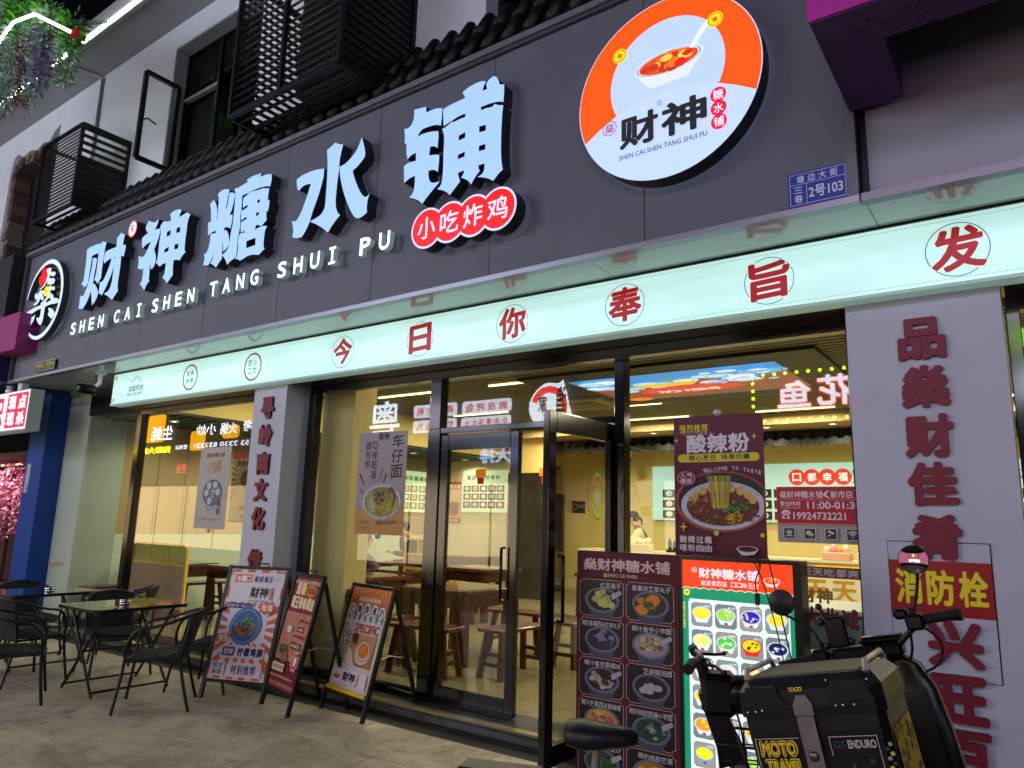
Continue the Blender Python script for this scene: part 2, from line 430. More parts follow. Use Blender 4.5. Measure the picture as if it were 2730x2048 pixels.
b = MB(); b.tube([(-10.98, 3.9, ZT - 0.02), (-10.9, WY - 0.03, ZT - 0.03), (-10.89, WY - 0.02, ZT - 0.06), (-10.88, WY - 0.02, 6.6)], 0.018, M('#8d9092', 0.5), 6); b.tube([(-10.84, WY - 0.015, ZT - 0.06), (-10.83, WY - 0.015, 6.6)], 0.012, M('#6d7072', 0.5), 6); b.build('conduit', bld)
def window(x0, x1, z0, z1, mull, par, transom=None):
    fr = MB(); fm_ = M('#14171a', 0.35)
    y = WY + 0.17
    for x in [x0 + 0.025, x1 - 0.025] + mull: fr.box((x - 0.025, y, z0), (x + 0.025, y + 0.05, z1), fm_)
    fr.box((x0, y - 0.002, z0), (x1, y + 0.052, z0 + 0.05), fm_); fr.box((x0, y - 0.002, z1 - 0.05), (x1, y + 0.052, z1), fm_)
    if transom: fr.box((x0, y - 0.003, transom), (mull[0], y + 0.053, transom + 0.045), M('#8a8f8c', 0.4))
    w_ = fr.build('window_frame', par)
    xs = [x0] + mull + [x1]
    for i in range(len(xs) - 1):
        if transom and i == 0: box('pane', (xs[i] + 0.02, y + 0.02, transom), (xs[i + 1] - 0.02, y + 0.026, z1), SMOKE, w_)
        else: box('pane', (xs[i] + 0.02, y + 0.02, z0), (xs[i + 1] - 0.02, y + 0.026, z1), SMOKE, w_)
    return w_
window(-8.83, -6.90, 5.25, 7.62, [-8.03, -7.42], bld, 6.9); window(-3.55, -1.6, 5.3, 7.6, [-2.9], bld)
rv = MB(); rm = M('#85888c', 0.8)
rv.box((-8.829, WY + 0.001, 5.25), (-8.80, WY + 0.168, 7.62), rm); rv.box((-8.8, WY + 0.001, 7.59), (-6.9, WY + 0.168, 7.619), rm); rv.build('window_reveal', bld)
sash = MB(); sm_ = M('#0e1114', 0.3)
hx, y0, y1, z0, z1 = -8.60, 3.91, 4.33, 5.80, 6.95
for (a, c) in (((hx, y0, z0), (hx, y1, z0)), ((hx, y1, z0), (hx, y1, z1)), ((hx, y1, z1), (hx, y0, z1)), ((hx, y0, z1), (hx, y0, z0))): sash.beam(a, c, 0.05, 0.05, sm_, up=(1, 0, 0))
sash.tube([(hx + 0.03, 3.93, 6.3), (hx + 0.1, 3.95, 6.3), (hx + 0.11, 4.05, 6.26)], 0.011, sm_, 6)
sash = sash.build('open_sash', bld); box('pane', (hx - 0.003, y0 + 0.03, z0 + 0.03), (hx + 0.003, y1 - 0.03, z1 - 0.03), pane_mat('clear_pane', (0.95, 0.97, 0.97), 0.7), sash)

# air conditioner cages
def cage(name, label, x0, x1, yf, z0, z1, n, side_n, mid=None):
    t = thing(name, label, 'cage', ((x0 + x1) / 2, yf, z0), group='air conditioner cages on the upper wall')
    km = M('#05070b', 0.5); r = MB()
    for x in (x0, x1): 
        for y in (yf, WY - 0.02): r.box((x - 0.02, y - 0.02, z0), (x + 0.02, y + 0.02, z1), km)
    for z in (z0, z1): 
        r.box((x0, yf - 0.018, z - 0.02), (x1, yf + 0.018, z + 0.02), km)
        for x in (x0, x1): r.box((x - 0.018, yf, z - 0.019), (x + 0.018, WY, z + 0.019), km)
    if mid: r.box((mid - 0.02, yf - 0.019, z0), (mid + 0.02, yf + 0.019, z1), km)
    for k in range(5): yy = yf + 0.1 + k * (WY - yf - 0.15) / 5; r.box((x0, yy - 0.012, z0 - 0.012), (x1, yy + 0.012, z0 + 0.01), km)
    r.build('frame', t)
    for k in range(n):
        z = z0 + (z1 - z0) * (k + 0.5) / n; q = MB(); q.beam((x0, yf, z), (x1, yf, z + 0.0), 0.006, (z1 - z0) / n * (0.62 if side_n == n else 0.95), km, up=(0, 0.35, 1)); q.build('slat', t)
    box('side_sheet', (x1 - 0.012, yf, z0), (x1 - 0.008, WY, z0 + (z1 - z0) * (0.58 if side_n != n else 0.93)), M('#06080c', 0.6), t)
    for k in range(side_n):
        z = z0 + (z1 - z0) * (k + 0.5) / side_n
        box('slat', (x1 - 0.004, yf, z - 0.24 * (z1 - z0) / side_n), (x1 + 0.004, WY, z + 0.24 * (z1 - z0) / side_n), km, t)
        if side_n != n: continue
        box('slat', (x0 - 0.004, yf, z - 0.24 * (z1 - z0) / side_n), (x0 + 0.004, WY, z + 0.24 * (z1 - z0) / side_n), km, t)
    return t
cage('air_conditioner_cage', 'small black louvred cage beside the broken wall opening, left of the open window', -10.9, -9.74, 3.73, 5.40, 6.52, 22, 11)
cage('air_conditioner_cage', 'large black slatted cage with an air conditioner inside, between the two upper windows', -5.93, -4.40, 3.50, 5.24, 6.75, 19, 19, -5.18)
t = thing('air_conditioner', 'off white outdoor air conditioner inside the large slatted cage', 'air conditioner', (-4.75, 3.95, 5.27))
b = MB(); b.cham((-5.2, 3.66, 5.28), (-4.44, 4.2, 6.6), M('#3f403e', 0.4, noise=0.1), 0.03); b.build('casing', t)
b = MB(); F = Fr((-5.2, 3.655, 5.28)); b.ring(F, 0.26, 0.36, 0.02, 0.25, M('#23262a', 0.5)); [b.ring(F, 0.26, 0.36, 0.05 + k * 0.04, 0.055 + k * 0.04, M('#777777', 0.4)) for k in range(5)]; b.build('fan_grille', t)
box('badge', (-4.72, 3.648, 6.0), (-4.52, 3.656, 6.1), M('#25358c', 0.4), t)

# ------------------------------------------------------------ tile roof over the fascia
roof = thing('tiled_eave', 'narrow black tiled eave running along the top of the grey fascia', 'roof', (-5, 3.95, 5.15))
RM = M('#05070b', 0.5, noise=0.2, ns=8, spec=0.25)
b = MB(); b.beam((-6.05, 3.985, 5.15), (-6.05, 4.215, 5.60), 10.9, 0.02, M('#0b0d10', 0.8), up=(0, 1, 0)); b.build('roof_board', roof)
b = MB()
p0 = Vector((0, 3.94, 5.155)); p1 = Vector((0, 4.19, 5.655)); d = (p1 - p0); nrm = Vector((0, -d.z, d.y)).normalized()
for c_ in range(2):
    a = p0 + d * (c_ / 2) + nrm * 0.012; e = p0 + d * ((c_ + 1.04) / 2) + nrm * 0.0
    vs = []
    for P, rr in ((a, 0.060), (e, 0.056)):
        for k in range(8): th = pi * k / 7; vs.append(P + Vector((cos(th) * rr, 0, 0)) + nrm * (sin(th) * rr * 0.8))
    b.add(vs, [(k, k + 8, k + 9, k + 1) for k in range(7)] + [tuple(range(8))], RM, True)
    vs = []                                                            # trough between two covers
    for P in (a, e):
        for k in range(5): th = pi * k / 4; vs.append(P + Vector((0.10 + cos(th) * 0.052, 0, 0)) - nrm * (sin(th) * 0.018 + 0.005))
    b.add(vs, [(k, k + 5, k + 6, k + 1) for k in range(4)], RM, True)
tile = b.build('roof_tile', roof); tx = tile.location.copy()
for i in range(54):
    o = tile if i == 0 else tile.copy()
    if i: COL.objects.link(o); o.parent = roof
    o.location = tx + Vector((-11.38 + i * 0.20, 0, 0))

# ------------------------------------------------------------ fascia board
FM = M('#5a5f68', 0.5, noise=0.09, ns=1.6, bump=0.12, bs=300)
fas = thing('shop_sign', 'long dark grey fascia board with big lit white characters and smaller lit letters below', 'shop sign', (-5.9, FA, 3.27))
edges = [-11.45, -10.55, -9.34, -8.12, -6.84, -5.62, -4.37, -3.13, -1.89, -0.70]
for a, c in zip(edges[:-1], edges[1:]): box('panel', (a + 0.003, FA, 3.29), (c - 0.003, FA + 0.035, 5.12), FM, fas)
box('backing', (-11.45, FA + 0.036, 3.29), (-0.70, FA + 0.35, 5.12), M('#1b1b1f', 0.8), fas)
fr = MB(); am = M('#8c8c94', 0.35, metal=0.6)
fr.box((-11.52, FA - 0.05, 5.10), (-0.64, FA + 0.30, 5.15), am); fr.box((-11.52, FA - 0.03, 5.07), (-0.64, FA + 0.0, 5.098), M('#55555d', 0.4, metal=0.5))
fr.box((-11.52, FA - 0.045, 3.255), (-0.64, FA + 0.03, 3.29), am); fr.box((-11.52, FA - 0.046, 3.29), (-11.46, FA + 0.34, 5.10), M('#5a5a62', 0.4, metal=0.5)); fr.box((-0.695, FA - 0.046, 3.29), (-0.64, FA + 0.30, 5.10), M('#5a5a62', 0.4, metal=0.5))
fr.build('frame', fas)
# right-hand continuation of the fascia
rf = thing('side_fascia', 'pale lilac grey wall cladding right of the dark fascia under the purple beam', 'cladding', (1.5, FA, 3.27))
for a, c in zip([-0.60, 0.26, 1.3, 2.4], [0.26, 1.3, 2.4, 3.5]): box('panel', (a + 0.002, FA + 0.03, 3.30), (c - 0.002, FA + 0.06, 5.6), M('#95949f', 0.6, noise=0.05, ns=2, bump=0.1, bs=200), rf)
box('trim', (-0.635, FA - 0.03, 3.255), (3.5, FA + 0.04, 3.30), M('#7d7880', 0.4, metal=0.5), rf); box('channel', (-0.635, FA + 0.05, 3.3), (-0.605, FA + 0.2, 5.6), M('#23232a', 0.6), rf)

WH = M('#a6cbfb', 0.35, 0.86); SD = M('#2a3033', 0.35, noise=0.1); WH2 = M('#eaf6ff', 0.35, 1.6)
def px(ox, oy, s, Y):
    "outlines were read off the sign face; this puts them on the sign plane in metres"
    def f(a, b_):
        u = ox + a / s - 1365.0; v = oy + b_ / s - 1024.0
        d_ = RX * (u / 1940.0) + RD * (v / 1940.0) + RF
        t_ = Y / d_.y; return (d_.x * t_, d_.z * t_ + EYE)
    return f
FW = Fr((0, 3.86, 0))
def big(loops, f):
    b = MB(); n0 = 0.0
    for grp in loops:
        L = [smooth_poly([f(*p) for p in l]) for l in grp]
        b.poly(Fr((0, FA, 0)), L, WH, n=0.012, depth=0.108, side=SD)
        b.poly(Fr((0, FA, 0)), L[:1], M('#c8d6ea', 0.5, 0.25), n=0.006) if False else None
    return b.build('letter', fas)
FC = 3.86
big([[[(205,475),(350,437),(352,510),(400,485),(470,460),(530,453),(550,460),(545,560),(532,668),(500,660),(440,665),(360,690),(300,718),(262,770),(248,810),(300,775),(400,745),(500,735),(503,800),(490,950),(470,930),(440,922),(400,930),(388,1038),(440,1028),(508,1025),(510,1090),(495,1240),(465,1218),(430,1212),(380,1225),(380,1290),(395,1350),(420,1370),(460,1368),(518,1355),(440,1450),(360,1550),(303,1630),(240,1580),(140,1550),(180,1510),(205,1430),(215,1285),(150,1315),(80,1375),(78,1170),(130,1130),(225,1100),(225,1002),(165,1035),(122,1085),(108,1000),(112,890),(85,887),(90,800),(82,712),(130,700),(170,660),(195,600),(203,540)]],
 [[(560,470),(620,430),(720,380),(830,330),(820,300),(797,262),(850,215),(930,165),(1010,130),(1060,120),(1085,130),(1060,180),(1042,243),(1100,218),(1088,160),(1120,110),(1160,75),(1195,62),(1225,85),(1245,130),(1255,165),(1310,160),(1308,270),(1300,380),(1250,373),(1180,385),(1100,410),(1025,440),(1025,480),(1090,455),(1160,437),(1195,400),(1230,415),(1300,418),(1290,480),(1280,620),(1272,800),(1270,1000),(1278,1120),(1292,1210),(1240,1260),(1172,1350),(1120,1320),(1050,1305),(980,1300),(1030,1270),(1060,1220),(1070,1133),(995,1155),(995,1190),(1008,1225),(960,1290),(903,1390),(860,1340),(780,1305),(810,1260),(815,1217),(742,1250),(748,1290),(768,1355),(710,1430),(642,1523),(600,1485),(550,1462),(487,1452),(530,1400),(548,1330),(560,1180),(565,1000),(572,820),(560,740),(542,715),(600,680),(675,615),(690,625),(760,590),(832,562),(832,520),(760,550),(680,600),(620,640),(565,675)],
  [(752,793),(833,748),(830,815),(750,853)],[(1003,680),(1085,657),(1083,730),(1002,753)],[(742,1030),(826,987),(822,1048),(740,1083)],[(1000,918),(1078,893),(1077,960),(998,985)]]], px(1060,190,4.609,FC))
big([[[(118,710),(200,650),(300,605),(400,570),(520,550),(515,650),(490,760),(450,900),(400,1050),(350,1190),(300,1350),(240,1480),(190,1560),(120,1575),(50,1562),(65,1480),(60,1400),(42,1320),(80,1330),(110,1318),(150,1260),(200,1150),(240,1040),(280,920),(327,772),(260,785),(200,820),(152,875),(128,850),(118,780)]],
 [[(563,275),(620,235),(682,168),(740,190),(802,198),(775,300),(750,430),(735,600),(715,750),(700,900),(690,1020),(695,1120),(720,1200),(755,1235),(680,1330),(620,1420),(578,1495),(500,1430),(420,1380),(308,1332),(400,1280),(470,1230),(515,1160),(535,1090),(545,950),(558,800),(568,600),(572,450)]],
 [[(1077,88),(1105,200),(1125,310),(1115,380),(1060,460),(1000,530),(942,582),(960,660),(1000,780),(1050,890),(1090,950),(1130,968),(1165,950),(1192,918),(1165,1000),(1150,1100),(1150,1200),(1090,1250),(1030,1282),(990,1275),(950,1240),(900,1150),(850,1030),(810,910),(780,790),(755,650),(745,525),(830,480),(910,400),(980,310),(1030,220)]]], px(770,350,5.528,FC))
big([[[(183,585),(250,508),(275,560),(300,650),(303,760),(280,828),(298,820),(310,760),(320,600),(328,500),(315,415),(380,355),(450,335),(505,345),(480,440),(465,540),(440,680),(470,600),(500,395),(550,390),(590,405),(588,470),(560,600),(535,690),(500,755),(553,752),(545,850),(515,985),(490,960),(440,958),(412,985),(408,1028),(430,1000),(460,1020),(485,1080),(497,1160),(492,1230),(460,1300),(400,1358),(395,1250),(390,1150),(385,1290),(375,1480),(330,1540),(278,1622),(240,1580),(185,1550),(220,1490),(240,1400),(245,1340),(225,1440),(155,1583),(68,1580),(90,1500),(95,1440),(83,1390),(115,1395),(150,1320),(180,1200),(190,1080),(200,1065),(275,1057),(277,1012),(205,1048),(150,1105),(150,970),(155,885),(200,865),(200,750),(197,650)]],
 [[(590,322),(640,315),(720,265),(803,222),(788,183),(860,135),(940,100),(1030,77),(1002,138),(1090,100),(1195,85),(1190,200),(1165,293),(1130,285),(1050,298),(960,325),(880,360),(800,400),(712,440),(703,560),(697,688),(678,780),(680,900),(660,1040),(640,1130),(635,1200),(625,1300),(615,1400),(590,1460),(520,1510),(465,1575),(430,1480),(375,1415),(440,1360),(482,1290),(505,1180),(525,1050),(556,900),(577,700),(594,520),(598,420)]],
 [[(800,432),(800,410),(880,370),(990,345),(1010,335),(1060,318),(1110,325),(1155,315),(1135,450),(1130,515),(1158,512),(1152,600),(1130,700),(1112,690),(1105,780),(1113,840),(1050,910),(1020,940),(960,920),(928,935),(930,970),(905,1000),(980,965),(1050,938),(1120,940),(1085,1010),(1070,1120),(1060,1220),(1065,1290),(1080,1305),(1030,1360),(975,1410),(900,1405),(800,1430),(680,1502),(640,1480),(595,1480),(630,1400),(640,1300),(645,1170),(657,1090),(700,1055),(775,1045),(740,1035),(770,1000),(690,1050),(685,960),(695,880),(740,845),(785,825),(787,795),(740,810),(700,850),(690,800),(702,690),(740,668),(800,630),(803,590),(760,615),(725,643),(722,560),(728,490),(760,455)],
  [(960,515),(1002,500),(1000,550),(955,568)],[(940,725),(987,705),(983,755),(935,775)],[(782,1185),(930,1130),(925,1250),(775,1303)]]], px(530,450,6.145,FC))
big([[[(255,268),(320,295),(380,290),(440,235),(420,310),(365,440),(410,420),(465,412),(455,500),(420,620),(385,720),(350,795),(370,860),(382,930),(380,1010),(350,1100),(305,1168),(285,1130),(282,1010),(268,1130),(265,1220),(255,1330),(260,1380),(210,1450),(165,1555),(140,1500),(85,1435),(125,1380),(140,1290),(150,1190),(158,1125),(135,1168),(50,1145),(65,1040),(68,915),(115,938),(160,920),(210,840),(250,750),(295,655),(230,690),(180,730),(150,775),(130,740),(130,590),(180,540),(245,498),(210,450),(200,410),(215,350)]],
 [[(465,370),(525,285),(590,285),(665,265),(660,210),(648,150),(700,100),(760,70),(820,57),(858,75),(835,130),(810,200),(880,165),(960,117),(1022,155),(990,220),(965,320),(950,450),(930,600),(915,740),(912,820),(935,840),(880,900),(820,998),(770,985),(710,995),(700,1080),(695,1200),(698,1260),(650,1330),(585,1422),(550,1360),(500,1315),(540,1250),(555,1160),(568,1045),(500,1070),(455,1115),(385,1040),(410,980),(430,830),(450,650),(472,500)],
  [(590,475),(662,435),(650,530),(580,565)],[(768,402),(835,382),(830,475),(758,495)],[(545,792),(622,745),(615,825),(538,862)],[(730,705),(802,688),(795,780),(720,797)]]], px(360,550,6.912,FC))
big([[[(230,410),(305,340),(320,350),(400,305),(505,280),(540,235),(560,255),(610,255),(585,340),(568,440),(545,600),(525,720),(510,850),(503,940),(430,1062),(405,1010),(370,990),(395,900),(425,730),(443,560),(455,470),(390,490),(325,525),(310,660),(290,800),(260,960),(250,1040),(185,1140),(160,1095),(120,1060),(165,1000),(180,880),(205,700),(222,540)]],
 [[(342,565),(420,563),(412,660),(390,780),(365,900),(350,1020),(345,1075),(370,1050),(400,1100),(430,1170),(440,1240),(420,1320),(380,1400),(325,1475),(318,1380),(308,1190),(270,1300),(230,1400),(150,1540),(65,1540),(90,1400),(100,1280),(130,1300),(170,1270),(210,1170),(262,1020),(293,880),(325,740)]],
 [[(890,80),(960,115),(940,200),(920,308),(978,312),(965,400),(935,535),(885,515),(880,620),(860,800),(835,950),(820,1100),(825,1190),(780,1260),(710,1370),(660,1320),(550,1250),(620,1210),(670,1140),(710,1000),(730,850),(755,700),(720,810),(670,950),(600,1110),(515,1280),(450,1235),(470,1120),(475,1020),(510,1030),(560,960),(620,820),(670,690),(705,570),(640,600),(560,672),(555,600),(575,470),(620,425),(720,380),(798,350),(808,180)],[(740,555),(775,545),(765,580)]]], px(200,610,7.212,FC))
# romanised name in small lit letters
F = Fr((0, FA, 0))
for word, x0, x1 in (('SHEN', -9.62, -8.79), ('CAI', -8.54, -7.92), ('SHEN', -7.70, -6.88), ('TANG', -6.60, -5.80), ('SHUI', -5.51, -4.70), ('PU', -4.42, -4.07)):
    n_ = len(word); wd = 0.125; pit = (x1 - x0 - wd) / (n_ - 1)
    for i, ch in enumerate(word):
        b = MB(); ww = wd if ch != 'I' else 0.085; xx = x0 + i * pit + (wd - ww) / 2
        if ch == 'I':
            for (p, q, r_, s_) in ((0, 0, 1, 0.14), (0, 0.86, 1, 1), (0.34, 0.14, 0.66, 0.86)): b.rect(F, xx + ww * p, 3.68 + 0.155 * q, xx + ww * r_, 3.68 + 0.155 * s_, WH2, n=0.05, depth=0.05, side=M('#b4cdd2', 0.4, 0.22))
        else: b.text(F, ch, xx, 3.68, xx + ww, 3.835, WH2, 0.022, n=0.05, depth=0.05, side=M('#b4cdd2', 0.4, 0.22))
        b.build('letter', fas)
# registered mark
b = MB(); b.disc(F, -8.325, 4.787, 0.098, M('#ff3b58', 0.4, 0.9), n=0.02, ry=0.105, depth=0.1, side=SD); b.disc(F, -8.325, 4.787, 0.082, M('#e6ecff', 0.4, 0.95), n=0.122, ry=0.088); b.text(F, 'R', -8.36, 4.735, -8.285, 4.84, M('#e0225a', 0.4, 0.8), 0.02, n=0.124); b.build('registered_mark', fas)

# ring emblem
em = thing('ring_emblem', 'lit white ring around a brush style character, with a red flame and a yellow coin', 'sign', (-10.5, FA, 3.74))
b = MB(); FZ = Fr((0, FA, 0))
def arc_ring(b, cx, cz, R0, a0, a1, mat, side, n, depth, seg=56):
    outer, inn = [], []
    for i in range(seg + 1):
        a = a0 + (a1 - a0) * i / seg; wd = 0.062 * min(1, 0.35 + 2.2 * min(i, seg - i) / seg)
        outer.append((cx + R0 * cos(a), cz + R0 * sin(a))); inn.append((cx + (R0 - wd) * cos(a), cz + (R0 - wd) * sin(a)))
    b.poly(FZ, [outer + inn[::-1]], mat, n=n, depth=depth, side=side)
arc_ring(b, -10.517, 4.286, 0.549, radians(-166), radians(172), M('#c6e0fb', 0.4, 0.95), M('#39403f', 0.4), 0.04, 0.08)
b.build('ring', em)
f = px(50, 680, 6.914, 3.86)
for loops in ([[(505,290),(540,245),(580,235),(600,250),(598,300),(585,330),(620,310),(665,310),(682,345),(650,385),(600,385),(575,360),(560,430),(600,425),(650,430),(668,460),(650,520),(600,540),(530,545),(520,520),(535,490),(510,500),(480,560),(430,620),(380,642),(385,625),(430,590),(480,520),(510,440),(530,370),(520,310)]],
 [[(300,720),(330,705),(340,740),(370,690),(400,655),(450,655),(465,680),(455,710),(420,740),(440,745),(462,790),(450,835),(420,830),(395,800),(370,860),(330,910),(290,925),(265,905),(310,880),(350,820),(320,820),(295,790)]],
 [[(560,570),(600,565),(608,590),(640,580),(668,600),(660,640),(620,650),(585,640),(575,700),(610,715),(640,760),(640,800),(690,790),(735,820),(735,860),(690,890),(600,905),(530,930),(480,960),(465,1050),(440,1200),(405,1290),(370,1280),(330,1200),(325,1150),(370,1165),(395,1100),(410,985),(330,1020),(230,1090),(170,1130),(90,1140),(62,1095),(140,1060),(280,980),(400,925),(400,890),(460,840),(510,780),(550,700),(555,620)],[(500,850),(555,790),(595,815),(560,850),(500,880)]],
 [[(270,1130),(305,1085),(270,1210),(210,1298),(190,1280),(175,1200),(185,1160)]], [[(540,975),(600,985),(650,1040),(655,1090),(610,1165),(580,1155),(530,1095),(555,1050)]]):
    b = MB(); b.poly(FZ, [smooth_poly([f(*p) for p in l], lim=60) for l in loops], M('#c6dcfb', 0.4, 0.9), n=0.041, depth=0.078, side=M('#39403f', 0.4)); b.build('stroke', em)
b = MB(); b.poly(FZ, [smooth_poly([f(*p) for p in [(470,225),(480,285),(500,330),(495,370),(508,390),(500,450),(470,510),(430,548),(395,550),(375,490),(390,410),(425,375),(430,300)]])], M('#ff1010', 0.4, 1.0), n=0.05, depth=0.072); b.build('flame', em)
b = MB(); b.disc(FZ, -10.47, 4.39, 0.068, M('#ffe600', 0.4, 1.0), n=0.05, depth=0.075); b.rect(FZ, -10.485, 4.375, -10.455, 4.405, M('#5a5200', 0.4, 0.2), n=0.127); b.build('coin', em)

# red snack sign: four overlapping discs
sn = thing('snack_sign', 'small red lit sign of four overlapping discs with a white rim and white characters', 'sign', (-3.3, FA, 3.57))
cs = [(-3.632, 3.737), (-3.405, 3.735), (-3.179, 3.733), (-2.955, 3.733)]
def union4(r):
    P = []; n = 24
    for k, (cx, cz) in enumerate(cs):
        half = math.acos(min(1, 0.2255 / 2 / r)); a_l = pi - half if k else pi + 0.0; 
        a0 = (pi - half) if k else pi * 1.0; a1 = half if k < 3 else 0.0
        for i in range(n + 1): a = a0 + (a1 - a0) * i / n; P.append((cx + r * cos(a), cz + r * sin(a)))
    for k in (3, 2, 1, 0):
        cx, cz = cs[k]; half = math.acos(min(1, 0.2255 / 2 / r))
        a0 = 0.0 if k == 3 else -half; a1 = -(pi - half) if k else -pi
        for i in range(1, n + 1): a = a0 + (a1 - a0) * i / n; P.append((cx + r * cos(a), cz + r * sin(a)))
    Q = [P[0]]
    for p in P[1:]:
        if hypot(p[0] - Q[-1][0], p[1] - Q[-1][1]) > 1e-4: Q.append(p)
    if hypot(Q[0][0] - Q[-1][0], Q[0][1] - Q[-1][1]) < 1e-4: Q.pop()
    return Q
b = MB(); b.poly(FZ, [union4(0.163)], M('#cfdcff', 0.4, 0.9), n=0.03, depth=0.11, side=SD); b.build('rim', sn)
b = MB(); b.poly(FZ, [union4(0.147)], M('#ff1111', 0.4, 1.0), n=0.142); b.build('face', sn)
b = MB()
for ch, (cx, cz) in zip('小吃炸鸡', cs): b.text(FZ, ch, cx - 0.092, cz - 0.085, cx + 0.088, cz + 0.09, M('#d6e2ff', 0.4, 0.95), 0.012, n=0.144, shear=0.0)
b.build('lettering', sn)

# round sign: orange field, white lower part (the figure on it is left out, its bowl of dessert kept)
rs = thing('round_sign', 'big round lit sign, orange above and white below, with dark lettering', 'sign', (-1.68, FA, 3.6))
cx, cz, R_ = -1.684, 4.235, 0.608; OR = M('#ff5410', 0.4, 1.0); WR = M('#bcd3fb', 0.4, 0.92)
b = MB(); b.disc(FZ, cx, cz, R_, WR, n=0.02, seg=72, depth=0.12, side=M('#24282b', 0.4)); b.build('case', rs)
b = MB(); b.L = 0.141
def arcpts(cx, cz, r, a0, a1, n=40): return [(cx + r * cos(a0 + (a1 - a0) * i / n), cz + r * sin(a0 + (a1 - a0) * i / n)) for i in range(n + 1)]
AR = [(-.556, -.225), (-.45, -.155), (-.333, -.097), (-.2, -.055), (-.084, -.033), (.03, -.03), (.128, -.039), (.23, -.06), (.328, -.091), (.45, -.15), (.565, -.218)]
top = arcpts(cx, cz, R_ - 0.006, radians(-21.2), radians(202.0), 60)
b.poly(FZ, [top + [(cx + x, cz + z) for x, z in AR]], OR)
inn = [(x, z) for x, z in arcpts(cx + 0.01, cz + 0.08, 0.381, radians(-27), radians(207), 50)]
b.poly(FZ, [inn + [(cx + x, cz + z) for x, z in AR[2:9]]], M('#b9d0fa', 0.4, 0.9))
bowl(b, FZ, cx + 0.03, cz + 0.16, 0.23, '#e2551c', ('#ff7a1c', '#e5261c', '#ffd257', '#c8361c'), e=0.85, ry=0.34, body='#dfe9ff', rim='#e8f0ff', line='#3c8fd8', k=30)
b.poly(FZ, [smooth_poly([(cx + 0.17, cz + 0.2), (cx + 0.26, cz + 0.32), (cx + 0.33, cz + 0.37), (cx + 0.345, cz + 0.35), (cx + 0.28, cz + 0.3), (cx + 0.2, cz + 0.19)])], M('#e8f0ff', 0.4, 0.9))
for sx_, sz_ in ((-0.303, 0.325), (0.336, 0.325)): b.disc(FZ, cx + sx_, cz + sz_, 0.05, M('#ffd919', 0.4, 0.95)); b.ring(FZ, cx + sx_, cz + sz_, 0.038, 0.043, M('#a8790c', 0.4, 0.4)); b.rect(FZ, cx + sx_ - 0.014, cz + sz_ - 0.014, cx + sx_ + 0.014, cz + sz_ + 0.014, OR)
b.build('picture', rs)
b = MB(); b.L = 0.15; dk = M('#33352f', 0.5, 0.16)
b.text(FZ, '财', cx - 0.304, cz - 0.35, cx - 0.037, cz - 0.13, dk, 0.035); b.text(FZ, '神', cx - 0.018, cz - 0.355, cx + 0.275, cz - 0.13, dk, 0.035)
b.ring(FZ, cx - 0.374, cz - 0.173, 0.046, 0.051, M('#b0306a', 0.4, 0.6)); b.text(FZ, '燊', cx - 0.404, cz - 0.205, cx - 0.344, cz - 0.14, M('#c02060', 0.4, 0.6), 0.01)
b.ring(FZ, cx - 0.026, cz - 0.108, 0.016, 0.019, M('#8a4080', 0.4, 0.6)); b.text(FZ, 'R', cx - 0.033, cz - 0.117, cx - 0.019, cz - 0.098, M('#c02060', 0.4, 0.6), 0.01)
for k, ch in enumerate('糖水铺'):
    zz = cz - 0.18 - k * 0.087; b.disc(FZ, cx + 0.345, zz, 0.048, M('#e8143c', 0.4, 0.9), n=0.1525 + k * 0.0003); b.text(FZ, ch, cx + 0.314, zz - 0.031, cx + 0.376, zz + 0.031, M('#f4f0ff', 0.4, 0.9), 0.01, n=0.1536)
b.L = 0.154; b.text(FZ, 'SHEN CAI SHEN TANG SHUI PU', cx - 0.304, cz - 0.42, cx + 0.273, cz - 0.387, M('#1d2440', 0.5, 0.05), 0.004)
b.build('lettering', rs)

# street number plate and car park sign
ap = thing('address_plate', 'blue street number plate with white characters at the lower right end of the fascia', 'address plate', (-0.85, FA, 3.29))
b = MB(); F2 = Fr((-1.004, FA - 0.012, 3.305)); bl = M('#16308f', 0.35, noise=0.05); wt = M('#c9cfdb', 0.4)
b.rect(F2, 0, 0, 0.31, 0.2, bl, n=0, depth=0.006, side=bl); b.build('plate', ap)
b = MB(); b.L = 0.0065
for (p, q, r_, s_) in ((0.01, 0.01, 0.3, 0.0125), (0.01, 0.1875, 0.3, 0.19), (0.01, 0.0125, 0.0125, 0.1875), (0.2975, 0.0125, 0.3, 0.1875), (0.0125, 0.128, 0.2975, 0.1302), (0.098, 0.0125, 0.1002, 0.128)): b.rect(F2, p, q, r_, s_, wt, n=0.007)
b.chars(F2, '塘边大街', 0.04, 0.137, 0.27, 0.18, wt, gap=0.3, off=0.01)
b.text(F2, '三', 0.033, 0.078, 0.078, 0.115, wt, 0.01); b.text(F2, '巷', 0.033, 0.022, 0.078, 0.068, wt, 0.01); b.text(F2, '2号103', 0.11, 0.035, 0.285, 0.105, wt, 0.02)
b.build('lettering', ap)
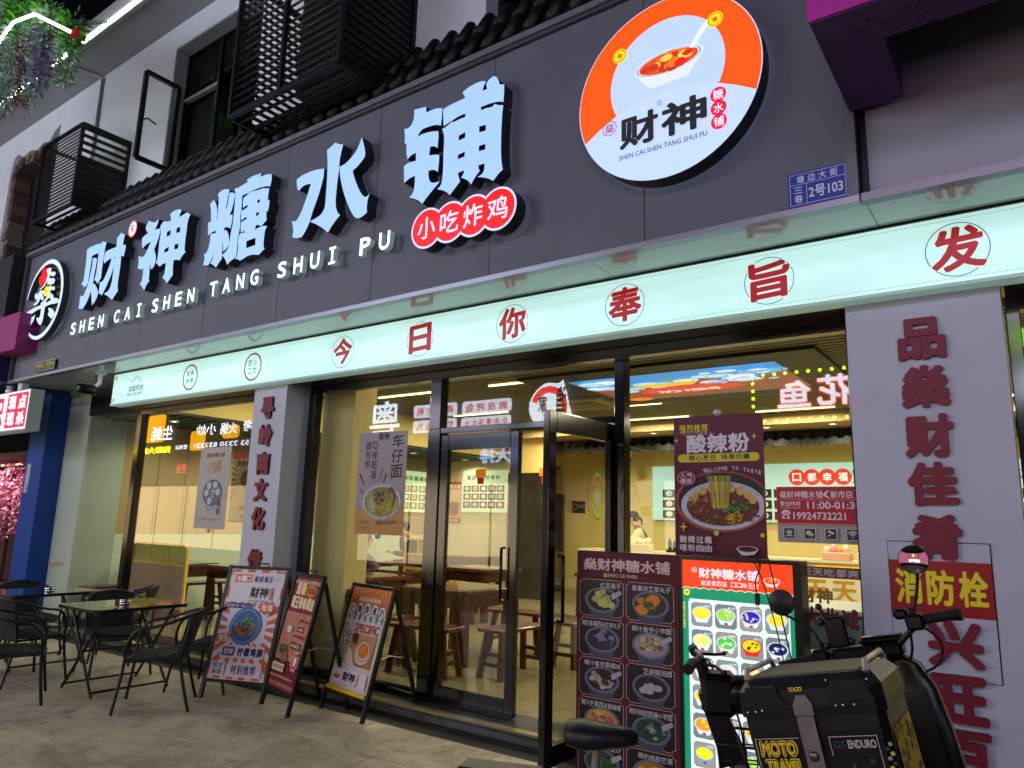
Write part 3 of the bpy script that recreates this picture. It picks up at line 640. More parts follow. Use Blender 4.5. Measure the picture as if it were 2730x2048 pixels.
for i, (x0, x1, tx, lb) in enumerate(((-10.69, -10.42, '停车场', 'left of the two small black and yellow plates low on the fascia, for parking'), (-10.39, -10.11, '洗手间', 'right of the two small black and yellow plates low on the fascia, for toilets'))):
    t = thing('direction_plate', lb, 'sign', ((x0 + x1) / 2, FA, 3.32), group='small direction plates on the fascia')
    F2 = Fr((0, FA - 0.02, 0)); b = MB(); b.rect(F2, x0, 3.325, x1, 3.455, M('#14140f', 0.4), n=0, depth=0.012); b.build('plate', t)
    b = MB(); y_ = M('#d8cf2a', 0.4, 0.25); b.L = 0.013
    for (p, q, r_, s_) in ((x0, 3.325, x1, 3.331), (x0, 3.449, x1, 3.455), (x0, 3.331, x0 + 0.006, 3.449), (x1 - 0.006, 3.331, x1, 3.449)): b.rect(F2, p, q, r_, s_, M('#c9c9b0', 0.4), n=0.0135)
    b.chars(F2, tx, x0 + 0.025, 3.375, x1 - 0.07, 3.435, y_, off=0.02); b.poly(F2, [[(x1 - 0.055, 3.40), (x1 - 0.04, 3.43), (x1 - 0.025, 3.40), (x1 - 0.035, 3.40), (x1 - 0.035, 3.36), (x1 - 0.045, 3.36), (x1 - 0.045, 3.40)]], y_)
    b.text(F2, 'Parking' if i == 0 else 'Toilet', x0 + 0.04, 3.345, x1 - 0.09, 3.362, y_, 0.0); b.build('lettering', t)

# ------------------------------------------------------------ soffits and light band
sf = thing('canopy_soffit', 'glossy pale underside between the fascia and the light band that mirrors the lit lettering', 'soffit', (-5, 4.2, 3.2))
gm = M('#b9c8c4', 0.10, noise=0.05, ns=1.5, spec=0.7)
for a, c in ((-11.5, -9.45), (-9.45, -7.0), (-7.0, -4.6), (-4.6, -2.3), (-2.3, -0.62), (-0.62, 3.4)): box('soffit_panel', (a + 0.002, FA + 0.032, 3.262), (c - 0.002, LB + (0.6 if a < -9.5 else 0.02), 3.285), gm, sf)
lb = thing('light_band', 'long backlit pale green band with red characters in thin rings above the shop windows', 'light band', (-4.5, LB, 2.85))
LM = M('#c2efe8', 0.3, 0.86); LY = M('#d8e8c0', 0.4, 0.6)
X0, X1 = -9.41, 3.4
t = LM.node_tree; b = t.nodes["Principled BSDF"]          # slight unevenness of the lamps behind the film
g = t.nodes.new("ShaderNodeNewGeometry"); wv = t.nodes.new("ShaderNodeTexNoise"); mp = t.nodes.new("ShaderNodeMapping"); mp.inputs["Scale"].default_value = (1.1, 1, 5)
mr = t.nodes.new("ShaderNodeMapRange"); wv.inputs["Scale"].default_value = 1.3; wv.inputs["Detail"].default_value = 3; mr.inputs[1].default_value = 0.3; mr.inputs[2].default_value = 0.7; mr.inputs[3].default_value = 0.78; mr.inputs[4].default_value = 0.95
t.links.new(g.outputs["Position"], mp.inputs[0]); t.links.new(mp.outputs[0], wv.inputs[0]); t.links.new(wv.outputs[0], mr.inputs[0]); t.links.new(mr.outputs[0], b.inputs["Emission Strength"])
b = MB(); b.box((X0, LB, 2.87), (X1, LB + 0.04, 3.245), LM); b.build('face', lb)
b = MB(); b.box((X0 - 0.01, LB - 0.012, 2.85), (X1, LB + 0.12, 2.869), M('#a4c6bc', 0.3, 0.35)); b.box((X0 - 0.01, LB - 0.01, 3.246), (X1, LB + 0.10, 3.2615), M('#10141a', 0.4)); b.box((X0 - 0.012, LB, 2.87), (X0 - 0.002, LB + 0.4, 3.245), M('#7f9c98', 0.3)); b.build('case', lb)
b = MB(); F = Fr((0, LB, 0))
b.rect(F, X0, 2.893, X1, 2.8955, M('#b7b877', 0.4, 0.4), n=0.0006); b.rect(F, X0, 3.222, X1, 3.2245, M('#b7b877', 0.4, 0.4), n=0.0006); b.build('gold_line', lb)
RD_ = M('#b3161f', 0.4, 0.55); DR = M('#2a3f50', 0.5, 0.1)
for ch, x in (('今', -5.125), ('日', -4.158), ('你', -3.197), ('奉', -2.235), ('旨', -1.249), ('发', -0.253), ('财', 0.72), ('燊', 1.7), ('财', 2.7)):
    b = MB(); b.ring(F, x, 3.053, 0.147, 0.1515, DR, n=0.0006, seg=60); b.text(F, ch, x - 0.133, 2.925, x + 0.138, 3.19, M('#d8ece6', 0.4, 0.75), 0.055, n=0.0012); b.text(F, ch, x - 0.125, 2.933, x + 0.13, 3.182, RD_, 0.034, n=0.0018, skew=0.06); b.build('character', lb)
for x, tx in ((-7.655, '经典传承'), (-6.494, '匠心工艺')):
    b = MB(); b.ring(F, x, 3.053, 0.128, 0.15, M('#c98c86', 0.4, 0.35), n=0.0006, seg=48)
    for k in range(26): a = 2 * pi * k / 26; b.disc(F, x + 0.139 * cos(a), 3.053 + 0.139 * sin(a), 0.009, M('#8c2a22', 0.4, 0.2), n=0.0012, seg=6)
    for k, ch in enumerate(tx): b.text(F, ch, x - 0.075 + 0.08 * (k % 2), 3.07 - 0.085 * (k // 2), x - 0.015 + 0.08 * (k % 2), 3.128 - 0.085 * (k // 2), M('#1d4a46', 0.4, 0.08), 0.01, n=0.0012)
    b.build('badge', lb)
b = MB(); gd = M('#2f5a58', 0.4, 0.12)
for k, ch in enumerate('财神糖水铺'): a = radians(150 - k * 30); b.text(F, ch, -8.84 + 0.1 * cos(a) - 0.018, 3.07 + 0.1 * sin(a) - 0.018, -8.84 + 0.1 * cos(a) + 0.018, 3.07 + 0.1 * sin(a) + 0.018, gd, 0.0, n=0.001)
b.text(F, '加盟热线', -9.02, 2.995, -8.67, 3.07, gd, 0.01, n=0.001); b.text(F, '400-638-8893', -9.04, 2.945, -8.67, 2.98, gd, 0.0, n=0.001)
for z_ in (3.20, 2.92): b.disc(F, X0 + 0.05, z_, 0.03, M('#d6c94a', 0.4, 0.5), n=0.001); b.ring(F, X0 + 0.05, z_, 0.04, 0.043, M('#b7b877', 0.4, 0.4), n=0.001, a0=-pi / 2, a1=pi / 2)
b.build('fine_print', lb)
ls = thing('lower_soffit', 'dark glossy soffit under the light band above the window frames', 'soffit', (-4, 4.6, 2.85))
b = MB(); b.box((X0 - 0.01, LB + 0.122, 2.852), (3.4, 4.74, 2.872), M('#2c2b29', 0.16, noise=0.1, spec=0.6)); b.box((X0, LB + 0.09, 2.873), (3.4, 5.0, 3.24), M('#161616', 0.8)); b.build('panel', ls)

# ------------------------------------------------------------ columns
CM = M('#acb2bc', 0.55, noise=0.04, ns=3, bump=0.1, bs=160)
def column(x0, x1, chs, zs, lab, name='column', cs=(0.1, 0.11), font=0.05, bot=0.0):
    t = thing(name, lab, 'column', ((x0 + x1) / 2, CL, 0))
    box('facing', (x0, CL, bot), (x1, 4.9, 2.851), CM, t)
    F = Fr((0, CL, 0)); cm = M('#6e0f26', 0.5, noise=0.05); xc = (x0 + x1) / 2
    for ch, z in zip(chs, zs):
        b = MB(); b.text(F, ch, xc - cs[0], z - cs[1], xc + cs[0], z + cs[1], cm, font, n=0.003, depth=0.02, side=M('#5b0f22', 0.5)); b.build('character', t)
    return t
column(-6.56, -6.03, '寻岭南文化传承', [2.622, 2.34, 2.062, 1.797, 1.517, 1.11, 0.83], 'narrow lilac white pillar with raised maroon characters, between the left and middle windows', cs=(0.105, 0.115))
tc = column(-0.845, -0.085, '品燊财佳肴', [2.605, 2.337, 2.067, 1.809, 1.533], 'wide lilac white pillar with large maroon characters and the red hydrant panel', cs=(0.118, 0.118))
b = MB(); F = Fr((0, CL, 0)); cm = M('#6e0f26', 0.5, noise=0.05)
for ch, z in (('兴', 1.003), ('旺', 0.74), ('百', 0.481), ('年', 0.21)):
    b = MB(); b.text(F, ch, -0.545, z - 0.115, -0.3, z + 0.115, cm, 0.05, n=0.012, depth=0.02, side=M('#5b0f22', 0.5)); b.build('character', tc)
hp = thing('hydrant_panel', 'red panel with yellow fire hydrant characters on the outlined hatch of the right pillar', 'fire hydrant sign', (-0.47, CL, 0.83))
b = MB(); b.rect(F, -0.703, 1.134, -0.238, 1.408, M('#8f0f14', 0.4), n=0.004, depth=0.003); b.build('panel', hp)
b = MB(); b.L = 0.0075; b.chars(F, '消防栓', -0.685, 1.185, -0.25, 1.365, M('#d8d01c', 0.45), gap=0.12, off=0.035); b.build('lettering', hp)
b = MB(); k_ = M('#08090a', 0.7)
for (p, q, r_, s_) in ((-0.706, 1.503, -0.234, 1.507), (-0.706, 0.826, -0.234, 0.829), (-0.7055, 0.829, -0.7035, 1.503), (-0.2375, 0.829, -0.2315, 1.503)): b.rect(F, p, q, r_, s_, k_, n=0.002, depth=0.001)
b.build('hatch_outline', hp)

# ------------------------------------------------------------ storefront glazing
BK = M('#050607', 0.12, spec=0.6); BK2 = M('#0d0f11', 0.2)
sfr = thing('storefront', 'black metal framed shop windows under the light band', 'storefront', (-4.6, GL, 0.1))
def bar(x0, x1, z0, z1, par, y0=GL - 0.04, y1=GL + 0.04, nm='frame_bar'): return box(nm, (x0, y0, z0), (x1, y1, z1), BK, par, c=0.004)
bar(-9.36, -6.04, 2.78, 2.85, sfr); bar(-5.99, -0.86, 2.775, 2.85, sfr); bar(-0.07, 3.3, 2.775, 2.85, sfr)
for x0, x1, z0 in ((-9.41, -9.30, 0.1), (-5.99, -5.90, 0.1), (-4.325, -4.20, 2.33), (-2.50, -2.42, 0.1), (-0.90, -0.845, 0.1), (-0.075, -0.01, 0.1)): bar(x0, x1, z0, 2.78, sfr, GL - 0.05, GL + 0.05)
bar(-4.325, -4.185, 0.1, 2.33, sfr, GL - 0.06, GL + 0.06)
bar(-4.18, -2.505, 2.285, 2.335, sfr, GL - 0.06, GL + 0.06)
bar(-9.30, -6.57, 0.1, 0.16, sfr); bar(-5.90, -4.33, 0.1, 0.16, sfr); bar(-2.42, -0.90, 0.1, 0.16, sfr); bar(-0.01, 3.3, 0.1, 0.16, sfr)
def pane(x0, x1, z0, z1, par=sfr): return box('pane', (x0, GL - 0.003, z0), (x1, GL + 0.003, z1), GLASS, par)
pane(-9.30, -8.11, 0.16, 2.78); pane(-8.105, -6.58, 0.16, 2.78); pane(-5.90, -4.325, 0.16, 2.775); pane(-4.20, -2.5, 2.335, 2.775); pane(-2.42, -0.90, 0.16, 2.775); pane(-0.01, 3.3, 0.16, 2.775)
pane(-10.78, -9.41, 0.16, 2.86)
bar(-10.78, -9.41, 0.1, 0.16, sfr); bar(-10.78, -9.41, 2.86, 3.2, sfr)
def door(name, lab, x0, w_, ang, hinge_left=True):
    t = thing(name, lab, 'glass door', (x0, GL - 0.02, 0.11), ang, 'glass doors of the shop')
    s_ = 1 if hinge_left else -1
    r = MB(); H = 2.16
    def rb(a, b_, c_, d_): r.cham((min(a * s_, b_ * s_), -0.025, c_), (max(a * s_, b_ * s_), 0.025, d_), BK, 0.004)
    rb(0, 0.085, 0, H); rb(w_ - 0.085, w_, 0, H); rb(0.085, w_ - 0.085, 0, 0.12); rb(0.085, w_ - 0.085, H - 0.13, H)
    r.v = [(x + x0, y + GL - 0.02, z + 0.11) for x, y, z in r.v]; r.build('frame', t)
    g = MB(); g.box((min(0.085 * s_, (w_ - 0.085) * s_) + x0, GL - 0.0235, 0.23), (max(0.085 * s_, (w_ - 0.085) * s_) + x0, GL - 0.0175, 2.14), SIDEGLASS); g.build('pane', t)
    h = MB(); hx_ = x0 + (w_ - 0.11) * s_
    h.tube([(hx_, GL - 0.05, 0.95), (hx_, GL - 0.09, 0.95), (hx_, GL - 0.09, 1.35), (hx_, GL - 0.05, 1.35)], 0.012, M('#1c1f22', 0.2, metal=0.6), 8); h.build('handle', t)
    return t
door('glass_door', 'closed left glass door leaf with a thick black frame, beside the open doorway', -4.18, 0.84, radians(-1.5))
dr = door('glass_door', 'right glass door leaf standing wide open towards the street, behind the maroon menu board', -2.52, 0.86, radians(88), False)
# sticker on the open leaf
b = MB(); 
o = thing('no_smoking_sticker', 'small black no smoking sticker on the glass of the open door', 'sticker', (-2.5, 4.5, 1.66))
FD = Fr((-2.545, 4.18, 1.62), (0, 1, 0), (0, 0, 1)); FD.N = Vector((1, 0, 0)); b.rect(FD, 0, 0, 0.17, 0.08, M('#101010', 0.4), n=0.026); b.L = 0.027; b.ring(FD, 0.035, 0.04, 0.018, 0.022, M('#cfc9b8', 0.4)); b.text(FD, '禁止吸烟', 0.07, 0.035, 0.16, 0.06, M('#cfc9b8', 0.4), 0.01); b.build('film', o)

o = thing('neon_ring_image', 'faint painted image of a green and red neon ring sign on the open door glass', 'decal', (-2.5, 4.45, 1.7))  # glowing print stands in for a neon sign's image in the door glass
FN = Fr((-2.542, 0, 0), (0, 1, 0), (0, 0, 1)); b = MB(); NG = M('#6ac23a', 0.4, 0.35); NR = M('#c9505a', 0.4, 0.35); NW = M('#c9d0c0', 0.4, 0.4)
b.ring(FN, 4.515, 1.74, 0.085, 0.095, NG, n=0.026, ry=1.75); b.ring(FN, 4.515, 1.74, 0.066, 0.083, NR, n=0.0264, a0=0.3, a1=2.8, ry=1.75); b.ring(FN, 4.515, 1.74, 0.055, 0.06, NG, n=0.0264, ry=1.75); b.text(FN, '糖水', 4.475, 1.69, 4.555, 1.79, NW, 0.0, n=0.027); b.ring(FN, 4.385, 1.77, 0.024, 0.028, NR, n=0.026, ry=1.6); b.ring(FN, 4.385, 1.68, 0.024, 0.028, NR, n=0.026, ry=1.6); b.text(FN, '甜', 4.37, 1.75, 4.4, 1.79, NR, 0.0, n=0.027); b.text(FN, '品', 4.37, 1.66, 4.4, 1.7, NR, 0.0, n=0.027)
b.build('film', o)
# ============================================================ SHOP INTERIOR
CR = M('#dac578', 0.75, noise=0.03, ns=2); CR2 = M('#dfd6ae', 0.7); WHW = M('#b9c6ae', 0.6, noise=0.04, ns=2)
shop = thing('shop_interior', 'warm cream walls and dark slatted ceiling of the dessert shop seen through the windows', 'room', (-4, 9, 0.1))
box('party_wall', (-10.95, 4.9, 0.1), (-10.775, 15, 1.23), WHW, shop)
b = MB(); b.box((-10.95, 4.9, 1.232), (-10.79, 15, 3.5), M('#a08c62', 0.65, noise=0.05, ns=1)); b.build('party_wall_upper', shop)
for y in (5.83, 6.27, 6.56, 7.8, 9.0): box('wall_strip', (-10.789, y, 1.24), (-10.775, y + 0.02, 2.75), M('#8f8060', 0.5), shop)
box('wall_trim', (-10.788, 4.9, 2.10), (-10.775, 8.5, 2.125), M('#e2c070', 0.3, metal=0.5), shop) if False else None
box('back_wall', (-10.78, 14.4, 0.1), (3.2, 14.55, 3.6), CR, shop)
box('back_wall_left', (-10.78, 12.4, 0.1), (-8.95, 12.52, 2.83), CR2, shop)
box('right_wall', (3.05, 4.95, 0.1), (3.2, 14.4, 3.6), CR, shop)
box('bulkhead', (-9.12, 4.95, 2.84), (-9.0, 14.4, CE + 0.1), CR, shop); box('bulkhead_edge', (-9.125, 4.95, 2.81), (-8.995, 14.4, 2.839), M('#111111', 0.4), shop)
box('low_ceiling', (-10.78, 4.95, 2.86), (-9.13, 14.4, 2.92), M('#6d7a66', 0.6), shop)
for k in range(44): box('slat', (-10.77, 5.05 + k * 0.2, 2.83), (-9.14, 5.13 + k * 0.2, 2.859), M('#51604f', 0.5), shop)
box('ceiling_void', (-9.0, 4.95, CE + 0.10), (3.05, 14.4, CE + 0.14), M('#191713', 0.9), shop)
sl = box('slat', (-9.0, 5.0, CE), (3.05, 5.055, CE + 0.07), M('#857a5e', 0.5, noise=0.15, ns=3), shop); s0 = sl.location.copy()
for k in range(1, 58):
    y = 5.0 + k * 0.115
    o = sl.copy(); COL.objects.link(o); o.parent = shop; o.location = s0 + Vector((0, k * 0.115, 0))
box('service_soffit', (-8.99, 11.68, 3.18), (3.05, 12.4, 3.349), M('#b09a6c', 0.6), shop)
box('service_ceiling', (-8.99, 12.4, 3.18), (3.05, 14.4, 3.25), M('#cbb686', 0.6), shop)
# near cream column behind the middle window and the dark stone pier
t = thing('inner_column', 'plain cream inner column just behind the left end of the middle window', 'column', (-5.8, 5.1, 0.1)); box('shaft', (-6.04, 4.96, 0.1), (-5.555, 5.25, 3.35), M('#c9b878', 0.7), t)
t = thing('stone_pier', 'dark marbled stone pier seen through the open doorway, cream above', 'column', (-8.2, 12.1, 0.1)); box('shaft', (-8.75, 12.0, 0.1), (-7.9, 12.3, 2.52), M('#2f2c22', 0.35, noise=0.5, ns=3), t); box('upper_shaft', (-8.75, 12.005, 2.521), (-7.9, 12.3, 3.3), CR, t)
# ceiling strips (lit) and downlights
def strip(x0, x1, y, p=44, lab=''):
    t = thing('ceiling_strip_light', lab, 'strip light', ((x0 + x1) / 2, y, CE - 0.02), group='strip lights in the slatted ceiling')
    box('diffuser', (x0, y - 0.018, CE - 0.022), (x1, y + 0.018, CE - 0.003), M('#ffe9a8', 0.4, 3.2), t)
    l = bpy.data.lights.new('strip_lamp', 'AREA'); l.shape = 'RECTANGLE'; l.size = x1 - x0; l.size_y = 0.3; l.energy = p; l.color = (1.0, 0.88, 0.60)
    o = bpy.data.objects.new('strip_lamp', l); COL.objects.link(o); o.parent = t; o.location = (0, 0, -0.03)
    return t
ROW = {}
for x0, y in ((-8.0, 7.6), (-5.9, 7.6), (-2.6, 9.5), (-3.6, 9.5), (-5.75, 11.3), (-3.5, 11.3), (-0.3, 11.3), (0.8, 9.5), (1.0, 7.6), (-8.2, 9.6), (-7.9, 11.3), (-5.6, 9.9), (-8.2, 5.9), (-6.4, 5.75), (-3.6, 5.75), (-0.5, 5.75)):  # the row nearest the street is added to brighten the front of the room
    ROW.setdefault(round(y / 1.9), []).append((x0, y))
for rk, nm in zip(sorted(ROW), ('added row nearest the street', 'second row from the street', 'third row', 'row nearest the counter')):
    for i, (x0, y) in enumerate(sorted(ROW[rk])): strip(x0, x0 + 1.15, y, lab='slim warm ceiling strip light, %s, %s from the left' % (nm, ('first', 'second', 'third', 'fourth', 'fifth', 'sixth')[i]))
strip_n = [o for o in bpy.data.objects if o.name.startswith('ceiling_strip_light')]
ORD = ('first', 'second', 'third', 'fourth', 'fifth')
def downlight(x, y, z, p=9, lab=''):
    t = thing('downlight', lab, 'downlight', (x, y, z), group='recessed downlights')
    b = MB(); b.lathe([(0.075, 0), (0.075, -0.012), (0.055, -0.012), (0.05, 0.0)], (x, y, z), M('#efe6cf', 0.4), 20); b.build('rim', t)
    b = MB(); b.lathe([(0.0, -0.004), (0.05, -0.004)], (x, y, z), M('#fff4d6', 0.4, 9), 20); b.build('lens', t)
    l = bpy.data.lights.new('spot_lamp', 'SPOT'); l.energy = p; l.spot_size = radians(160); l.spot_blend = 0.6; l.shadow_soft_size = 0.05; l.color = (1, 0.9, 0.66)
    o = bpy.data.objects.new('spot_lamp', l); COL.objects.link(o); o.parent = t; o.location = (0, 0, -0.02)
for i, x in enumerate((-5.53, -3.54, -2.53, -0.9, 0.6)): downlight(x, 11.95, 3.178, 55, 'round downlight over the front edge of the counter, %s from the left' % ORD[i])
for i, (x, y) in enumerate(((-7.0, 13.2), (-5.0, 13.3), (-3.2, 13.3), (-1.4, 13.3))): downlight(x, y, 3.178, 70, 'round downlight behind the counter tiles, %s from the left' % ORD[i])
for i, (x, y) in enumerate(((-9.9, 5.5), (-9.9, 6.9), (-9.9, 8.4), (-9.9, 10.4), (-9.9, 12.0))): downlight(x, y, 2.826, 55, 'round downlight in the low left ceiling, %s from the street' % ORD[i])
# ceiling mural light box (a plain wave pattern stands in for the printed artwork)
mu = thing('ceiling_light_mural', 'large lit ceiling panel with blue and white waves on brown and upside down red lettering', 'ceiling light', (-3.5, 8.6, CE))
box('frame', (-5.3, 7.4, CE - 0.035), (-1.7, 9.75, CE - 0.001), M('#26231d', 0.5), mu)
FM_ = Fr((-2.19, 7.76, CE - 0.04), (-1, 0, 0), (0, 1, 0)); b = MB(); e_ = 0.9
b.rect(FM_, 0, 0, 2.58, 1.6, M('#8a4630', 0.4, e_)); b.poly(FM_, [[(0, 0), (2.58, 0), (2.58, 0.55), (2.2, 0.75), (1.8, 0.5), (1.3, 0.72), (0.9, 0.45), (0.45, 0.7), (0, 0.5)]], M('#2f8fd8', 0.4, e_))
rg = random.Random(5)
for k in range(46):
    x, y = rg.uniform(0.1, 2.48), rg.uniform(0.05, 0.85); r_ = rg.uniform(0.06, 0.2)
    b.disc(FM_, x, y, r_, M(rg.choice(['#bfe9f7', '#eef8fb', '#7cc7ee', '#d7f1f4']), 0.4, e_), seg=16, ry=r_ * 0.55); b.ring(FM_, x, y, r_ * 0.62, r_ * 0.72, M(rg.choice(['#1d5fb8', '#2f8fd8', '#ffffff']), 0.4, e_), seg=16, ry=0.55)
b.poly(FM_, [smooth_poly([(0.75, 0.75), (1.3, 0.62), (1.9, 0.75), (2.0, 1.0), (1.6, 1.12), (1.0, 1.1), (0.6, 0.95)])], M('#e23a25', 0.4, 1.0))
b.poly(FM_, [[(1.0, 0.42), (1.9, 0.42), (1.75, 0.62), (1.15, 0.62)]], M('#f3c52d', 0.4, 1.0)); b.disc(FM_, 2.2, 1.35, 0.17, M('#f07a22', 0.4, 1.0), ry=0.12)
b.text(FM_, 'SHEN CAI', 0.95, 0.9, 1.75, 1.05, M('#fff0e8', 0.4, 1.0), 0.03); b.build('printed_face', mu)
t = thing('ceiling_air_conditioner', 'square white ceiling air conditioner above the doorway area', 'air conditioner', (-5.3, 9.3, CE)); box('grille', (-5.9, 8.9, CE - 0.06), (-4.95, 9.75, CE - 0.002), M('#8d8468', 0.5), t, c=0.02)
box('centre', (-5.7, 9.1, CE - 0.075), (-5.15, 9.55, CE - 0.061), M('#6d664f', 0.5), t, c=0.006)
# tiled canopy over the counter
cn = thing('indoor_canopy', 'black Chinese tile canopy hanging over the service counter', 'canopy', (-2, 12.6, 2.9))
box('canopy_board', (-8.0, 12.50, 3.0), (3.0, 12.9, 3.179), M('#0c0d0e', 0.7), cn)
b = MB(); dm = M('#0e0f11', 0.5, noise=0.2)
b.lathe([(0.07, 0), (0.065, 0.36)], (0, 0, 0), dm, 10, 'y'); b.lathe([(0, 0), (0.07, 0)], (0, 0, 0), dm, 10, 'y'); b.poly(Fr((0.1, 0.02, 0)), [[(-0.05, 0.03), (-0.05, -0.03), (0, -0.09), (0.05, -0.03), (0.05, 0.03)]], dm, n=0, depth=0.02)
b.v = [(x - 8.0, 12.30 + y * 0.6, 2.96 + z + y * 0.5) for x, y, z in b.v]; tl = b.build('canopy_tile', cn); t0 = tl.location.copy()
for k in range(1, 55): o = tl.copy(); COL.objects.link(o); o.parent = cn; o.location = t0 + Vector((k * 0.2, 0, 0))
# menu light boxes
def cells(b, F, x0, z0, nx, nz, w_, h_, gx, gz, e, seed, bg='#222018', cols=(('#d9c84a', '#f2e9a0'), ('#56a84a', '#e8f0c8'), ('#c79a52', '#8a5a2c'), ('#efe9da', '#c8bba0'), ('#4a5aa8', '#d8dcf0'), ('#e0b52e', '#f6e27a'))):
    rg = random.Random(seed)
    for j in range(nz):
        for i in range(nx):
            u = x0 + i * (w_ + gx); v = z0 - j * (h_ + gz)
            L0 = b.L; b.rect(F, u, v - h_, u + w_, v, M(bg, 0.4, e * 0.6), n=L0 + 0.0004); c1, c2 = rg.choice(cols)
            r_ = min(w_, h_) * 0.42; b.disc(F, u + w_ / 2, v - h_ * 0.45, r_, M('#e6ecec', 0.4, e), ry=r_ * 0.75, n=L0 + 0.0008, seg=14); b.disc(F, u + w_ / 2, v - h_ * 0.45, r_ * 0.78, M(c1, 0.4, e), ry=r_ * 0.56, n=L0 + 0.0012, seg=12); b.disc(F, u + w_ * 0.45, v - h_ * 0.42, r_ * 0.35, M(c2, 0.4, e), ry=r_ * 0.25, n=L0 + 0.0016, seg=8)
            b.rect(F, u, v - h_, u + w_, v - h_ * 0.88, M('#b98a2a', 0.4, e * 0.8), n=L0 + 0.002)
    b.L += 0.0024
mb = thing('menu_light_box', 'long lit menu board with red discs and rows of dish pictures above the service counter', 'menu board', (-3.5, 14.3, 1.68))
F = Fr((0, 14.3, 0)); b = MB(); b.box((-6.65, 14.3, 1.68), (1.5, 14.39, 2.78), M('#bfe6d6', 0.4, 0.72)); b.build('light_box', mb)
b = MB(); cells(b, F, -6.42, 2.30, 24, 3, 0.28, 0.17, 0.045, 0.04, 0.75, 4); b.build('dish_pictures', mb)
b = MB(); 
for k, ch in enumerate('每一口都幸福'): x = -5.75 + k * 0.27 + (1.5 if k > 1 else 0); b.disc(F, x, 2.52, 0.15, M('#e0321c', 0.4, 0.9), n=0.001 + k * 0.0003); b.text(F, ch, x - 0.08, 2.44, x + 0.08, 2.6, M('#f6efe6', 0.4, 0.9), 0.03, n=0.004)
b.L = 0.004; b.chars(F, '甄选健康好食材', -2.75, 2.54, -1.65, 2.64, M('#3d7060', 0.4, 0.2)); b.chars(F, '用心熬煮更美味', -2.75, 2.40, -1.65, 2.50, M('#3d7060', 0.4, 0.2)); b.chars(F, '甄选健康好食材', -0.4, 2.46, 0.9, 2.6, M('#3d7060', 0.4, 0.2)); b.build('lettering', mb)
mb = thing('menu_light_box', 'smaller lit menu board with rows of dish pictures on the far left back wall', 'menu board', (-9.6, 12.3, 1.7))
F = Fr((0, 12.33, 0)); b = MB(); b.box((-10.22, 12.33, 1.74), (-9.0, 12.39, 2.62), M('#cfe6b8', 0.4, 0.75)); b.build('light_box', mb)
b = MB(); cells(b, F, -10.18, 2.30, 5, 3, 0.2, 0.14, 0.025, 0.03, 0.75, 8); b.build('dish_pictures', mb); b = MB(); b.chars(F, '甄选健康好食材', -10.1, 2.42, -9.2, 2.52, M('#3d7060', 0.4, 0.2)); b.build('lettering', mb)
mb = thing('menu_light_box', 'lit yellow green menu board along the party wall, seen right of the grey noodle poster', 'menu board', (-10.75, 11.0, 1.7))
F = Fr((-10.72, 0, 0), (0, 1, 0)); b = MB(); b.box((-10.77, 9.95, 1.70), (-10.722, 12.3, 2.55), M('#cfe6a8', 0.4, 0.75)); b.build('light_box', mb)
b = MB(); cells(b, F, 10.0, 2.25, 9, 3, 0.21, 0.14, 0.04, 0.035, 0.7, 18, bg='#8a7a3a'); b.build('dish_pictures', mb); b = MB(); b.chars(F, '用心熬煮更美味健康好', 10.2, 2.35, 11.8, 2.45, M('#3d7060', 0.4, 0.2)); b.build('lettering', mb)
for x in (-10.1, -9.15, -7.6):
    t = thing('paper_lantern', {-10.1: 'left hanging orange and red paper tag before the small menu board', -9.15: 'middle hanging orange and red paper tag before the small menu board', -7.6: 'orange and red paper tag hanging near the fridge'}[x], 'decoration', (x, 11.6, 2.3))
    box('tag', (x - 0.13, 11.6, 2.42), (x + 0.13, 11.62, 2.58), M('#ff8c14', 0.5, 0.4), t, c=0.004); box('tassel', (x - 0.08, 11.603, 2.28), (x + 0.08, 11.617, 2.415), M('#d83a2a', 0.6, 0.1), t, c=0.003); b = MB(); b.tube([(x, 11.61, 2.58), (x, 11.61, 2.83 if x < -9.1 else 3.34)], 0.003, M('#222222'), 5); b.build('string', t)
# fridge at the far end
t = thing('drinks_fridge', 'tall black glass door drinks fridge with lit shelves behind the doorway', 'fridge', (-9.6, 13.6, 0.1), rz=0)
box('cabinet', (-10.5, 13.62, 0.1), (-8.8, 14.3, 2.2), M('#0c0f10', 0.3), t, c=0.01); box('door_glass', (-10.4, 13.612, 0.4), (-9.7, 13.618, 2.0), M('#8fb7b0', 0.2, 0.35), t); box('door_glass', (-9.6, 13.612, 0.4), (-8.9, 13.618, 2.0), M('#2a3c3c', 0.2, 0.1), t)
b = MB(); rg = random.Random(2)
for j in range(5):
    for i in range(7): b.box((-10.35 + i * 0.09, 13.58, 0.5 + j * 0.3), (-10.29 + i * 0.09, 13.61, 0.66 + j * 0.3), M(rg.choice(['#c8d84a', '#e8e8e0', '#3ab06a', '#d8a02a', '#7ac0d8']), 0.3, 0.2))
b.build('bottles', t)['kind'] = 'stuff'
